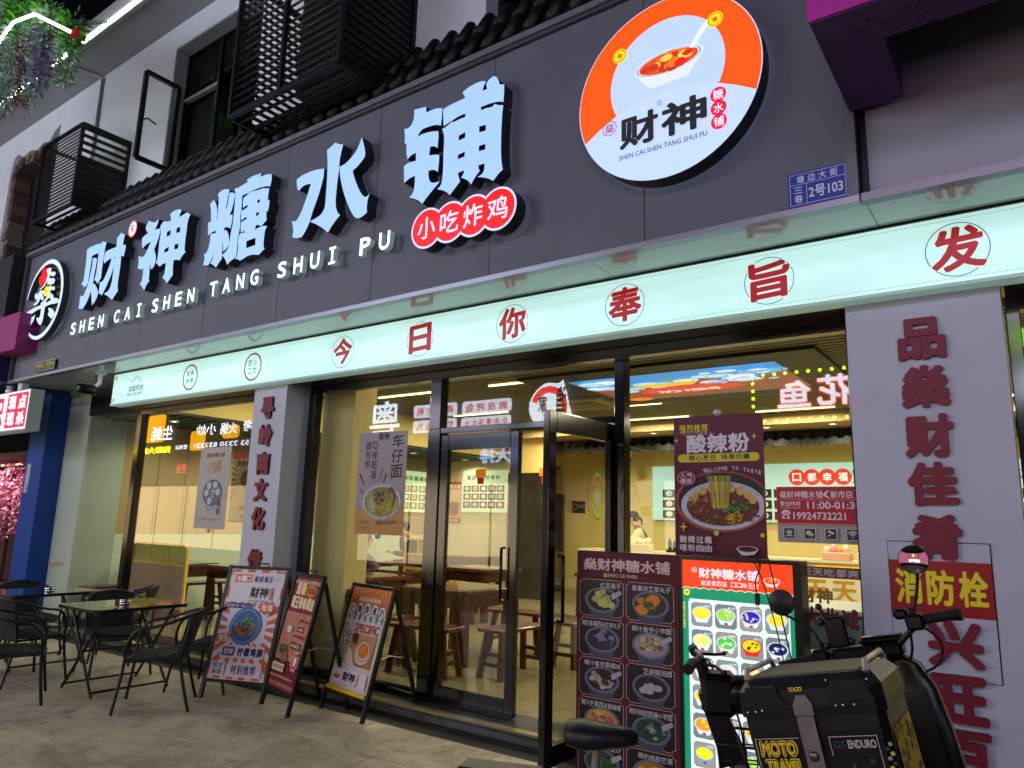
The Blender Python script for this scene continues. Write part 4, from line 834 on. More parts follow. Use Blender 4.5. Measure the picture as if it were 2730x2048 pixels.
# counter
ct = thing('service_counter', 'long pale service counter with cream panelled front at the back of the shop', 'counter', (-2.5, 12.1, 0.1))
box('counter_front', (-7.0, 12.0, 0.1), (2.6, 12.6, 1.07), M('#cdbb8c', 0.55), ct); box('counter_top', (-7.05, 11.95, 1.071), (2.65, 12.65, 1.11), M('#dcd2b0', 0.3), ct); box('glow_strip', (-2.9, 11.98, 0.93), (1.5, 11.998, 1.03), M('#ffab1e', 0.4, 1.1), ct)
gl_ = M('#b7975c', 0.5)
for k in range(34): box('groove', (-6.9 + k * 0.28, 11.988, 0.15), (-6.88 + k * 0.28, 11.999, 0.9), gl_, ct)
box('brand_panel', (-3.3, 11.97, 0.42), (-1.2, 11.986, 0.90), M('#d9cfae', 0.5), ct); b = MB(); b.chars(Fr((0, 11.968, 0)), '天天财神', -3.1, 0.5, -1.5, 0.82, M('#b8872a', 0.4), off=0.03); b.build('lettering', ct)
def tray(x, y, lab, nm, cat, cols, z=1.111):
    t = thing(nm, lab, cat, (x, y, z)); rg = random.Random(int(x * 10)); 
    b = MB(); b.cham((x - 0.2, y - 0.12, z), (x + 0.2, y + 0.12, z + 0.12), M(cols[0], 0.5), 0.012); b.build('basket', t)
    for k in range(4): b = MB(); b.ell((x - 0.14 + k * 0.09, y, z + 0.14 + 0.03 * (k % 2)), (0.055, 0.06, 0.07), M(cols[1 + k % (len(cols) - 1)], 0.5), 8, 6); b.build('packet', t)
tray(-2.6, 12.1, 'pink woven basket of wrapped packets at the right end of the counter', 'basket', 'basket', ['#d9a58c', '#e8c9a0', '#e39aa0', '#d88a2a']); tray(-2.12, 12.15, 'cream basket of orange packets on the counter behind the hours sticker', 'basket', 'basket', ['#d9c48c', '#e0902a', '#e8d9a0', '#f0b04a'])
tray(-5.85, 12.1, 'cream paper bag standing on the counter in front of the woman', 'paper_bag', 'paper bag', ['#cdb98c', '#dccba0'])
t = thing('bottle_rack', 'black rack with small sauce bottles on the counter right of the woman', 'rack', (-5.2, 12.1, 1.111)); box('rack', (-5.35, 12.02, 1.111), (-4.92, 12.2, 1.15), M('#141414', 0.4), t, c=0.004)
for k, (c_, h_) in enumerate((('#141414', .2), ('#1c1410', .16), ('#8a3a1a', .12), ('#c9852a', .11), ('#c9a06a', .12))): b = MB(); b.lathe([(0, 0), (0.03, 0), (0.032, h_ * 0.7), (0.014, h_ * 0.85), (0.014, h_), (0, h_)], (-5.31 + k * 0.085, 12.1, 1.151), M(c_, 0.3), 10); b.build('bottle', t)
# security cameras
def cctv(x, y, z, lab, s_=1.0, m1='#d8dce0'):
    t = thing('security_camera', lab, 'camera', (x, y, z)); b = MB(); b.tube([(x, y, z), (x, y, z - 0.1 * s_), (x - 0.02, y - 0.03, z - 0.13 * s_)], 0.02 * s_, M(m1, 0.4), 8); b.lathe([(0, 0), (0.05 * s_, 0), (0.05 * s_, 0.02 * s_), (0, 0.02 * s_)], (x, y, z - 0.02 * s_), M(m1, 0.4), 14); b.build('bracket', t)
    c_ = MB(); c_.lathe([(0, -0.10 * s_), (0.03 * s_, -0.10 * s_), (0.045 * s_, -0.09 * s_), (0.045 * s_, 0.05 * s_), (0.03 * s_, 0.07 * s_), (0, 0.07 * s_)], (x - 0.03, y - 0.08 * s_, z - 0.17 * s_), M('#101214', 0.25), 14, 'y'); c_.build('body', t); return t
cctv(-9.50, 4.25, 3.262, 'security camera on a white bracket at the left end of the light band', 1.35)
cctv(-6.95, 13.9, 3.10, 'small dark security camera on the cream back wall near the woman in the cap', 1.1)

# partitions with yellow tube frames
def partition(x0, x1, y, z1, lab, tint):
    t = thing('booth_partition', lab, 'partition', ((x0 + x1) / 2, y, 0.1)); ym = M('#c9a21c', 0.35)
    b = MB(); b.tube([(x0, y, 0.1), (x0, y, z1 - 0.06), (x0 + 0.06, y, z1), (x1 - 0.06, y, z1), (x1, y, z1 - 0.06), (x1, y, 0.1)], 0.022, ym, 8); zb = z1 - 0.25
    b.tube([(x0, y, zb), (x1, y, zb)], 0.014, ym, 6)
    for k in (1, 2): xx = x0 + (x1 - x0) * k / 3; b.tube([(xx, y, zb), (xx, y, z1)], 0.012, ym, 6)
    b.build('frame', t); box('screen', (x0 + 0.02, y - 0.01, 0.35), (x1 - 0.02, y + 0.01, zb - 0.01), M(tint, 0.35, noise=0.1), t); box('mesh_panel', (x0 + 0.02, y - 0.002, zb + 0.014), (x1 - 0.02, y + 0.002, z1 - 0.02), pane_mat('mesh_' + tint[1:], (0.62, 0.58, 0.42), 0.6), t)
partition(-10.20, -8.86, 5.3, 1.14, 'yellow framed booth partition with a brown screen just inside the left window', '#8f7058')
partition(-9.0, -8.15, 9.4, 1.22, 'yellow framed booth partition further back, seen beside the closed door', '#8a7446')

# wooden tables and benches
WD = M('#3f1a0a', 0.32, noise=0.35, ns=3, stretch=(1, 6, 1), coat=0.25); WD2 = M('#4c210d', 0.28, noise=0.35, ns=3, stretch=(6, 1, 1), coat=0.3)
TG = M('#3a2a18', 0.03, noise=0.2, ns=3, spec=1.0, coat=0.6)
def mk_table(lab):
    t = thing('wooden_table', lab, 'table', group='brown wooden tables inside the shop'); w2, d2 = 0.45, 0.45
    box('table_top', (-w2, -d2, 0.70), (w2, d2, 0.742), WD2, t, c=0.005); box('glass_sheet', (-w2 + 0.01, -d2 + 0.01, 0.7425), (w2 - 0.01, d2 - 0.01, 0.750), TG, t)
    b = MB()
    for s_ in (-1, 1): b.box((-w2 + 0.08, s_ * (d2 - 0.07) - 0.012, 0.56), (w2 - 0.08, s_ * (d2 - 0.07) + 0.012, 0.70), WD); b.box((s_ * (w2 - 0.07) - 0.012, -d2 + 0.08, 0.56), (s_ * (w2 - 0.07) + 0.012, d2 - 0.08, 0.70), WD)
    b.build('apron', t)
    for sx in (-1, 1):
        for sy in (-1, 1): b = MB(); b.beam((sx * (w2 - 0.07), sy * (d2 - 0.07), 0.70), (sx * (w2 - 0.06), sy * (d2 - 0.06), 0.0), 0.085, 0.085, WD, up=(0, 1, 0)); b.build('leg', t)
    return t
def mk_bench(lab, L=0.72):
    t = thing('wooden_bench', lab, 'bench', group='brown wooden benches inside the shop')
    box('seat', (-L / 2, -0.15, 0.42), (L / 2, 0.15, 0.455), WD2, t, c=0.006)
    for sx in (-1, 1):
        for sy in (-1, 1): b = MB(); b.beam((sx * (L / 2 - 0.09), sy * 0.09, 0.42), (sx * (L / 2 - 0.03), sy * 0.13, 0), 0.055, 0.04, WD, up=(0, 1, 0)); b.build('leg', t)
        b = MB(); b.beam((sx * (L / 2 - 0.065), -0.1, 0.22), (sx * (L / 2 - 0.065), 0.1, 0.22), 0.025, 0.035, WD); b.beam((sx * (L / 2 - 0.055), -0.1, 0.13), (sx * (L / 2 - 0.055), 0.1, 0.13), 0.025, 0.035, WD); b.build('stretcher', t)
    return t
TB = [(-5.28, 6.40, 0, 'wooden table nearest the closed glass door, with bright reflections on its glass top'), (-7.05, 6.6, 0, 'wooden table behind the orange sandwich board, left of the middle window'), (-9.0, 9.05, 0, 'wooden table in the second row seen through the middle window'), (-7.15, 9.15, 0, 'wooden table behind the closed glass door, in front of the far partition'), (-9.6, 12.0, 0, 'wooden table at the far end near the drinks fridge'), (-9.2, 6.5, 0, 'wooden table right behind the left window pane'), (-7.6, 7.9, 0, 'wooden table in the middle row behind the left pillar'), (-2.6, 7.2, 0, 'wooden table behind the open doorway to the right'), (-4.0, 9.0, 0, 'wooden table in the second row behind the doorway'), (-5.2, 9.9, 0, 'wooden table in the third row before the counter'), (-10.3, 5.95, 0, 'wooden table against the party wall left of the black corner post')]
proto = mk_table(TB[0][3])
for i, (x, y, a, l_) in enumerate(TB):
    o = proto if i == 0 else copy_tree(proto); o.location = (x, y, 0.1); o.rotation_euler.z = a; o['label'] = l_
BN = [(-4.95, 5.5, 6, 'nearest wooden bench, just behind the closed glass door on the left'), (-4.30, 6.05, 86, 'wooden bench with an orange glint on its end, right of the nearest table'), (-5.75, 5.75, 4, 'wooden bench under the left side of the nearest table'), (-5.0, 7.15, 2, 'wooden bench on the far side of the nearest table'), (-6.5, 5.75, 0, 'wooden bench in front of the table behind the orange sandwich board'), (-4.1, 7.0, 88, 'wooden bench seen in the doorway beside the nearest table'), (-8.6, 7.9, 90, 'wooden bench left of the middle row table'), (-9.0, 8.3, 0, 'wooden bench on the near side of the second row table'), (-7.1, 8.4, 0, 'wooden bench on the near side of the table by the far partition'), (-10.3, 6.4, 90, 'wooden bench against the white party wall in the left window'), (-2.6, 6.4, 0, 'wooden bench right of the open glass door'), (-2.5, 8.0, 0, 'wooden bench behind the doorway table'), (-4.0, 8.3, 0, 'wooden bench in the second row behind the doorway'), (-3.4, 9.1, 90, 'wooden bench at the side of the second row table'), (-10.5, 5.2, 90, 'long low wooden bench end at the left of the black corner post')]
proto = mk_bench(BN[0][3])
for i, (x, y, a, l_) in enumerate(BN):
    o = proto if i == 0 else copy_tree(proto); o.location = (x, y, 0.1); o.rotation_euler.z = radians(a); o['label'] = l_
# potted plant inside left window
def leafball(name, lab, c, r, n, cols, seed, ls=0.05, pot=True):
    t = thing(name, lab, 'plant', c); rg = random.Random(seed)
    if pot: b = MB(); b.lathe([(0, 0), (0.09, 0), (0.12, 0.2), (0.105, 0.2), (0.1, 0.17), (0, 0.17)], c, M('#7d6a4a', 0.6), 16); b.build('pot', t)
    b = MB()
    for k in range(n):
        d = Vector((rg.gauss(0, 1), rg.gauss(0, 1), rg.gauss(0.3, 0.8))).normalized() * rg.uniform(0.25, 1); p = Vector(c) + Vector((d.x * r[0], d.y * r[1], 0.2 + r[2] + d.z * r[2]))
        a = Vector((rg.uniform(-1, 1), rg.uniform(-1, 1), rg.uniform(-0.6, 1))).normalized(); q = a.orthogonal().normalized()
        l_ = ls * rg.uniform(0.7, 1.5); b.add([p, p + a * l_ * 0.5 + q * l_ * 0.22, p + a * l_, p + a * l_ * 0.5 - q * l_ * 0.22], [(0, 1, 2, 3)], M(rg.choice(cols), 0.5))
    o = b.build('leaves', t); o['kind'] = 'stuff'; return t
leafball('potted_plant', 'small green potted plant behind the glass low beside the white sandwich board', (-6.85, 4.98, 0.1), (0.22, 0.16, 0.2), 260, ['#20401a', '#2e5522', '#18331a', '#3d6a2c'], 3, 0.09)

# fire cabinet behind the middle window
fc = thing('fire_equipment_cabinet', 'red fire equipment cabinet with two extinguishers between the sandwich boards', 'fire cabinet', (-5.6, 5.12, 0.1))
rd = M('#a3121a', 0.35); b = MB()
X_, Y_ = -5.62, 5.0
for (lo, hi) in (((X_ - .36, Y_, .1), (X_ - .33, Y_ + .2, .62)), ((X_ + .33, Y_, .1), (X_ + .36, Y_ + .2, .62)), ((X_ - .33, Y_, .1), (X_ + .33, Y_ + .2, .14)), ((X_ - .37, Y_ - .01, .62), (X_ + .37, Y_ + .21, .655)), ((X_ - .33, Y_ + .18, .14), (X_ + .33, Y_ + .199, .62)), ((X_ - .33, Y_, .14), (X_ + .33, Y_ + .018, .3)), ((X_ - .01, Y_, .14), (X_ + .01, Y_ + .017, .62))): b.box(lo, hi, rd)
b.build('cabinet', fc)
for s_, l_ in ((-0.17, 'left red fire extinguisher standing in the fire cabinet'), (0.17, 'right red fire extinguisher standing in the fire cabinet')):
    t = thing('fire_extinguisher', l_, 'extinguisher', (X_ + s_, Y_ + 0.1, 0.141)); b = MB(); b.lathe([(0, 0), (0.065, 0), (0.07, 0.02), (0.07, 0.38), (0.05, 0.44), (0.02, 0.46), (0.02, 0.49), (0, 0.49)], (X_ + s_, Y_ + 0.1, 0.141), M('#c01a1a', 0.25), 16); b.build('cylinder', t); b = MB(); b.box((X_ + s_ - .015, Y_ + .04, .632), (X_ + s_ + .015, Y_ + .14, .66), M('#151515', 0.4)); b.build('valve', t)
for s_, l_ in ((-0.17, 'left red carton with dark printed picture on the fire cabinet'), (0.1, 'right red carton with dark printed picture on the fire cabinet')):
    t = thing('gift_carton', l_, 'carton', (X_ + s_, Y_ + 0.1, 0.656), group='red cartons on the fire cabinet'); box('carton', (X_ + s_ - .12, Y_ + .01, .656), (X_ + s_ + .12, Y_ + .17, .87), M('#a01822', 0.35), t, c=0.006)
    b = MB(); F = Fr((0, Y_ + .008, 0)); b.rect(F, X_ + s_ - .1, .68, X_ + s_ + .1, .83, M('#233038', 0.4)); [b.rect(F, X_ + s_ - .08 + k * .035, .69, X_ + s_ - .06 + k * .035, .75 + .02 * (k % 3), M(['#b0724a', '#7a8a90', '#d0c8a0'][k % 3], 0.4)) for k in range(5)]; b.build('print', t); b = MB(); b.tube([(X_ + s_ - .05, Y_ + .09, .87), (X_ + s_ - .04, Y_ + .09, .90), (X_ + s_ + .04, Y_ + .09, .90), (X_ + s_ + .05, Y_ + .09, .87)], 0.006, M('#c01a22', 0.4), 6); b.build('handle', t)

# ------------------------------------------------------------ people
def skin_body(name, parent, verts, edges, rad, mat, sub=2, base=(0, 0, 0)):
    me = bpy.data.meshes.new(name); me.from_pydata(verts, edges, []); o = bpy.data.objects.new(name, me); COL.objects.link(o)
    sk = o.modifiers.new('s', 'SKIN'); 
    for i, r_ in enumerate(rad): me.skin_vertices[0].data[i].radius = (r_ if isinstance(r_, tuple) else (r_, r_))
    me.skin_vertices[0].data[0].use_root = True
    o.modifiers.new('d', 'SUBSURF').levels = sub; o.modifiers['d'].render_levels = sub
    dg = bpy.context.evaluated_depsgraph_get(); dg.update(); nm = bpy.data.meshes.new_from_object(o.evaluated_get(dg)); bpy.data.objects.remove(o)
    for p in nm.polygons: p.use_smooth = True
    nm.materials.clear(); nm.materials.append(mat); q = bpy.data.objects.new(name, nm); COL.objects.link(q); q.parent = parent; q.location = base; return q
SK = M('#b98a62', 0.5)
def person(lab, loc, rz, sweater, lower, arms, headtilt=0.3, seated=False, female=True, apron=None, cap=None, hair='#15110e'):
    "local frame: faces -Y; z=0 at the feet (or hip height lowered when seated)"
    t = thing('person', lab, 'person', loc, rz); k = 0.0
    hz = 0.92 if not seated else 0.45
    hd = Vector((0, -0.10 * headtilt * 2, hz + 0.62)); 
    V = [(0, 0, hz), (0, 0, hz + 0.12), (0, -0.01, hz + 0.28), (0, -0.02, hz + 0.42), (0, -0.03, hz + 0.50), tuple(hd - Vector((0, 0.0, 0.045))), tuple(hd + Vector((0, -0.0, 0.03))), tuple(hd + Vector((0, 0.01, 0.10)))]
    E_ = [(i, i + 1) for i in range(7)]; Rr = [(0.13, 0.10), (0.12, 0.09), (0.13, 0.10), (0.12, 0.085), (0.05, 0.05), (0.07, 0.075), (0.078, 0.09), (0.06, 0.07)]
    if seated: legs = [[(s_ * 0.09, -0.02, hz - 0.02), (s_ * 0.11, -0.42, hz), (s_ * 0.11, -0.44, 0.08), (s_ * 0.11, -0.56, 0.04)] for s_ in (-1, 1)]
    else: legs = [[(s_ * 0.09, 0, hz - 0.06), (s_ * 0.09, -0.01, 0.48), (s_ * 0.09, 0.02, 0.08), (s_ * 0.09, -0.12, 0.03)] for s_ in (-1, 1)]
    for lg in legs:
        p = 0
        for j, q in enumerate(lg): V.append(q); Rr.append((0.085, 0.06, 0.04, 0.03)[j]); E_.append((p, len(V) - 1)); p = len(V) - 1
    hands = []
    for s_, (el, wr) in zip((-1, 1), arms):
        p = 3
        for j, q in enumerate([(s_ * 0.17, -0.01, hz + 0.41), el, wr]): V.append(tuple(q)); Rr.append((0.05, 0.038, 0.026)[j]); E_.append((p, len(V) - 1)); p = len(V) - 1
        d = (Vector(wr) - Vector(el)).normalized(); palm = Vector(wr) + d * 0.05; V.append(tuple(palm)); Rr.append((0.03, 0.018)); E_.append((p, len(V) - 1)); pp = len(V) - 1
        sd = d.orthogonal().normalized()
        for f_, (off_, ln) in enumerate(((-0.027, 0.065), (-0.009, 0.075), (0.009, 0.07), (0.027, 0.055))):
            a = palm + sd * off_ + d * 0.03; V.append(tuple(a)); Rr.append(0.009); E_.append((pp, len(V) - 1)); V.append(tuple(a + d * ln * 0.8 + Vector((0, 0, -0.02)))); Rr.append(0.007); E_.append((len(V) - 2, len(V) - 1))
        V.append(tuple(Vector(wr) + sd * 0.04 + d * 0.03)); Rr.append(0.01); E_.append((p, len(V) - 1))
    skin_body('body', t, V, E_, Rr, SK)
    # sweater: torso and sleeves
    V2 = [(0, 0, hz - 0.02), (0, 0, hz + 0.12), (0, -0.01, hz + 0.28), (0, -0.02, hz + 0.43), (0, -0.03, hz + 0.47)]; E2 = [(i, i + 1) for i in range(4)]; R2 = [(0.155, 0.115), (0.15, 0.11), (0.165, 0.125), (0.15, 0.105), (0.07, 0.065)]
    for s_, (el, wr) in zip((-1, 1), arms):
        p = 3
        for j, q in enumerate([(s_ * 0.18, -0.01, hz + 0.40), el, Vector(el).lerp(Vector(wr), 0.9)]): V2.append(tuple(q)); R2.append((0.075, 0.06, 0.045)[j]); E2.append((p, len(V2) - 1)); p = len(V2) - 1
    skin_body('sweater', t, V2, E2, R2, sweater)
    V3 = [(0, 0, hz + 0.02)]; E3 = []; R3 = [(0.155, 0.12)]
    for lg in legs:
        p = 0
        for j, q in enumerate(lg[:3]): V3.append(q); R3.append((0.1, 0.075, 0.055)[j]); E3.append((p, len(V3) - 1)); p = len(V3) - 1
    skin_body('trousers', t, V3, E3, R3, lower)
    b = MB(); hb = base_of(t); H_ = Vector(hb) + hd
    hm = M(hair, 0.6); b.ell(H_ + Vector((0, 0.025, 0.065)), (0.088, 0.10, 0.10), hm, 14, 10)
    if female: b.tube([H_ + Vector((0, 0.11, 0.05)), H_ + Vector((0, 0.16, 0.02)), H_ + Vector((0, 0.17, -0.08))], [0.035, 0.012], hm, 8, sub=3)
    b.build('hair', t)
    b = MB()                                                          # face: eyes, nose, mouth, ears
    for s_ in (-1, 1): b.ell(H_ + Vector((s_ * 0.03, -0.082, 0.04)), (0.012, 0.006, 0.007), M('#1a1210', 0.4), 8, 6); b.ell(H_ + Vector((s_ * 0.078, 0.0, 0.03)), (0.01, 0.018, 0.028), SK, 8, 6)
    b.tube([H_ + Vector((0, -0.083, 0.045)), H_ + Vector((0, -0.105, 0.012))], [0.008, 0.013], SK, 6); b.ell(H_ + Vector((0, -0.082, -0.02)), (0.022, 0.008, 0.006), M('#8a3f38', 0.5), 8, 6); b.build('face', t)
    if apron:
        b = MB(); z0 = hb.z + hz - 0.45
        pts = [(cos(a), sin(a)) for a in [radians(200 + 140 * k / 10) for k in range(11)]]
        vs = []; 
        for (zz, rx, ry) in ((z0, 0.2, 0.17), (hb.z + hz + 0.1, 0.18, 0.15), (hb.z + hz + 0.3, 0.17, 0.155)):
            for c_, s_ in pts: vs.append((hb.x + c_ * rx, hb.y + s_ * ry, zz))
        b.add(vs, [(r_ * 11 + k, r_ * 11 + k + 1, r_ * 11 + 12 + k, r_ * 11 + 11 + k) for r_ in range(2) for k in range(10)], apron, True)
        for s_ in (-1, 1): b.tube([(hb.x + s_ * 0.09, hb.y - 0.13, hb.z + hz + 0.3), (hb.x + s_ * 0.1, hb.y - 0.04, hb.z + hz + 0.53), (hb.x - s_ * 0.06, hb.y + 0.14, hb.z + hz + 0.3), (hb.x - s_ * 0.1, hb.y + 0.13, hb.z + hz + 0.05)], 0.014, apron, 6, sub=3)
        b.lathe([(0.178, 0.0), (0.18, 0.05)], (hb.x, hb.y, hb.z + hz + 0.06), apron, 20); b.build('apron', t)
    if cap:
        b = MB(); b.ell(H_ + Vector((0, 0.01, 0.11)), (0.096, 0.105, 0.075), cap, 16, 8); 
        vs = [H_ + Vector((0.085 * cos(a) * k_, -0.03 + 0.1 * sin(a) * k_ * (1.0), 0.1 - (k_ - 1) * 0.05)) for k_ in (1.0, 1.75) for a in [radians(200 + 140 * i / 8) for i in range(9)]]
        b.add(vs, [(i, i + 1, i + 10, i + 9) for i in range(8)], cap, True); b.add([v - Vector((0, 0, 0.006)) for v in vs], [(i + 9, i + 10, i + 1, i) for i in range(8)], cap, True); b.build('cap', t)
    return t
person('woman in a black cap, cream sweater and black apron working behind the counter', (-6.22, 12.82, 0.1), radians(-78), M('#cdb98a', 0.8, bump=0.3), M('#15151a', 0.7), [((-0.27, -0.12, 1.12), (-0.12, -0.34, 1.02)), ((0.27, -0.12, 1.12), (0.10, -0.36, 1.0))], 0.7, apron=M('#0c0d10', 0.7), cap=M('#0d0e11', 0.6))
person('person in a dark jacket sitting with a hand at the face behind the far partition', (-9.75, 10.35, 0.28), radians(-40), M('#2e2a26', 0.8, bump=0.3), M('#1a1a1e', 0.8), [((-0.25, -0.16, 0.68), (-0.06, -0.2, 0.98)), ((0.25, -0.14, 0.62), (0.08, -0.38, 0.66))], 0.9, seated=True, female=False)
person('person in a purple grey jacket sitting with the back to the window', (-8.35, 7.75, 0.12), radians(170), M('#4a3f52', 0.8, bump=0.3), M('#1a1a1e', 0.8), [((-0.25, -0.16, 0.68), (-0.1, -0.38, 0.66)), ((0.25, -0.14, 0.62), (0.1, -0.38, 0.66))], 0.5, seated=True, female=True)
# ============================================================ POSTERS ON THE GLASS
def sheet(name, lab, cat, x0, z0, x1, z1, y, mat, r=0.0, side=False):
    "side: hangs on the party wall, x0..x1 are then distances into the shop"
    t = thing(name, lab, cat, (-10.77, x0, z0) if side else ((x0 + x1) / 2, y, z0)); F = Fr((-10.77, x0, z0), (0, 1, 0)) if side else Fr((x0, y, z0)); b = MB()
    (b.rrect(F, 0, 0, x1 - x0, z1 - z0, r, mat, n=-0.002, depth=0.002) if r else b.rect(F, 0, 0, x1 - x0, z1 - z0, mat, n=-0.002, depth=0.002)); b.build('sheet', t)
    return t, F, x1 - x0, z1 - z0
YP = GL - 0.006
# maroon noodle poster
t, F, W_, H_ = sheet('noodle_poster', 'tall maroon poster with a big bowl of hot and sour noodles on the right window', 'poster', -2.055, 1.345, -1.437, 2.30, YP, M('#571029', 0.5))
b = MB(); yl = M('#c9c01e', 0.4); wt_ = M('#cfc9cf', 0.4); b.L = 0.0003
b.chars(F, '强烈推荐', 0.04, 0.845, 0.25, 0.90, yl, gap=0.08, off=0.02); b.text(F, '「吃过一次就爱上」', 0.05, 0.825, 0.29, 0.848, M('#b59aa5', 0.4), 0.0)
b.chars(F, '酸辣粉', 0.09, 0.70, 0.53, 0.83, wt_, gap=0.02, off=0.035, skew=0.03)
b.rrect(F, 0.03, 0.64, 0.59, 0.695, 0.026, yl); b.chars(F, '精心烹饪', 0.105, 0.648, 0.305, 0.688, M('#1a1420', 0.4), off=0.02); b.chars(F, '味美价廉', 0.335, 0.652, 0.53, 0.69, M('#1a1420', 0.4), off=0.02)
s_ = 'WELCOME TO TASTE'
for k, ch in enumerate(s_):
    if ch == ' ': continue
    q = k / (len(s_) - 1); x = 0.22 + 0.37 * q; z = 0.565 + 0.025 * sin(pi * q) - 0.015 * q; h_ = 0.033 if k in (0,) else 0.024; b.text(F, ch, x - 0.009, z, x + 0.009 + (0.006 if k == 0 else 0), z + h_, wt_, 0.02, rot=0.5 * (0.5 - q), n=b.L + 0.0003)
b.L += 0.0004
b.disc(F, 0.37, 0.355, 0.33, M('#8a3324', 0.45), ry=0.215, seg=40) if False else None
clip = [(min(0.615, max(0.012, x)), z) for x, z in circ(0.33, 0.375, 0.325, 60, 0.2)]
b.poly(F, [clip], M('#9b4a33', 0.45)); b.poly(F, [[(min(0.61, max(0.03, x)), z) for x, z in circ(0.335, 0.378, 0.305, 60, 0.188)]], M('#241b1b', 0.5))
cl = lambda P: [(min(0.608, x), z) for x, z in P]
b.poly(F, [cl(circ(0.335, 0.35, 0.285, 60, 0.158))], M('#b9c0cf', 0.4)); b.poly(F, [cl(circ(0.335, 0.345, 0.245, 60, 0.128))], M('#5f1d12', 0.4))
for k in range(44): a = radians(25 + 130 * k / 43); x = 0.335 + 0.268 * cos(a); z = 0.352 + 0.146 * sin(a); (b.rect(F, x - 0.0015, z - 0.006, x + 0.0015, z + 0.004, M('#2b3f78', 0.4), n=b.L + 0.0003) if x < 0.6 else None)
b.L += 0.0004
for k in range(9): a = radians(18 + 145 * k / 8); x = 0.335 + 0.215 * cos(a); z = 0.355 + 0.112 * sin(a); (b.disc(F, x, z, 0.028, M('#c2a455', 0.45), ry=0.03, seg=10, n=b.L + 0.0003 + k * 0.00004) if x < 0.575 else None)
b.L += 0.0008
rg = random.Random(9)
def blobs(b, F, n, fx, cols, s0, s1, sq=0.8):
    L0 = b.L
    for k in range(n):
        x, z = fx(); r_ = rg.uniform(s0, s1); b.disc(F, x, z, r_, M(rg.choice(cols), 0.45), ry=r_ * rg.uniform(0.5, sq), seg=7, n=L0 + 0.0003 + k * 0.00002)
    b.L = L0 + 0.0004 + n * 0.00002
def inell(cx, cz, rx, rz):
    def f():
        a = rg.uniform(0, 2 * pi); q = math.sqrt(rg.random()); return min(0.6, cx + rx * q * cos(a)), cz + rz * q * sin(a)
    return f
blobs(b, F, 46, inell(0.17, 0.365, 0.085, 0.062), ['#7a3a20', '#8f4a2a', '#5f2a18', '#a8623a'], 0.008, 0.014)
blobs(b, F, 60, inell(0.24, 0.275, 0.12, 0.042), ['#4a3a18', '#6a5a22', '#7a6a3a', '#3a2a14'], 0.005, 0.011)
blobs(b, F, 70, inell(0.42, 0.27, 0.07, 0.045), ['#c9a81c', '#d8b92a', '#a88a1a'], 0.004, 0.009); blobs(b, F, 90, inell(0.41, 0.345, 0.11, 0.04), ['#1f5a22', '#2f7a30', '#174018', '#4a9a4a'], 0.005, 0.011)
blobs(b, F, 40, inell(0.52, 0.30, 0.06, 0.05), ['#4a1e14', '#6a2f1c', '#7a4a30'], 0.005, 0.01)
for k in range(26):
    x = 0.27 + 0.11 * k / 25; xt = 0.245 + 0.15 * k / 25 + rg.uniform(-.004, .004); b.poly(F, [[(x, 0.33 + rg.uniform(-.015, .02)), (x + 0.004, 0.33), (xt + 0.004, 0.545), (xt, 0.545)]], M(rg.choice(['#b7a83a', '#8f8428', '#d1c45a', '#a39530']), 0.45), n=b.L + 0.0003 + k * 0.00003)
b.L += 0.0014
def star(b, F, x, z, r_, m): P = []; [P.append((x + (r_ if k % 2 == 0 else r_ * 0.28) * cos(pi * k / 4 + pi / 2), z + (r_ * 1.25 if k % 2 == 0 else r_ * 0.3) * sin(pi * k / 4 + pi / 2))) for k in range(8)]; b.poly(F, [P], m)
star(b, F, 0.025, 0.79, 0.018, yl); star(b, F, 0.565, 0.80, 0.02, yl); star(b, F, 0.07, 0.205, 0.03, yl)
b.disc(F, 0.095, 0.53, 0.072, M('#7a1636', 0.4), ry=0.052); b.ring(F, 0.095, 0.53, 0.06, 0.063, wt_, ry=0.72); b.chars(F, '人气', 0.05, 0.532, 0.14, 0.565, wt_); b.chars(F, '爆款', 0.05, 0.495, 0.14, 0.528, wt_)
b.chars(F, '酸辣过瘾', 0.04, 0.10, 0.27, 0.148, wt_, off=0.03); b.chars(F, '嗦粉自由', 0.04, 0.045, 0.27, 0.092, wt_, off=0.03)
bowl(b, F, 0.5, 0.075, 0.07, '#3a1018', (), rim='#d8d4da', line='#b0a0a8', ry=0.28, body='#d8d4da'); b.disc(F, 0.30, 0.17, 0.018, yl); b.disc(F, 0.6, 0.165, 0.014, yl)
b.build('print', t)
def hook(x, z, lab): h = thing('suction_hook', lab, 'hook', (x, YP - 0.01, z)); b = MB(); b.lathe([(0, 0), (0.028, 0), (0.022, -0.018), (0, -0.024)], (x, GL - 0.004, z), M('#c9ccd0', 0.1, metal=0.3, spec=1), 14, 'y'); b.build('cup', h)
hook(-1.74, 2.315, 'clear suction hook at the top of the maroon noodle poster'); hook(-1.72, 1.335, 'clear suction hook at the bottom of the maroon noodle poster'); hook(-4.93, 1.395, 'clear suction hook under the grey noodle poster'); hook(-7.62, 1.37, 'clear suction hook under the white dumpling bowl poster')

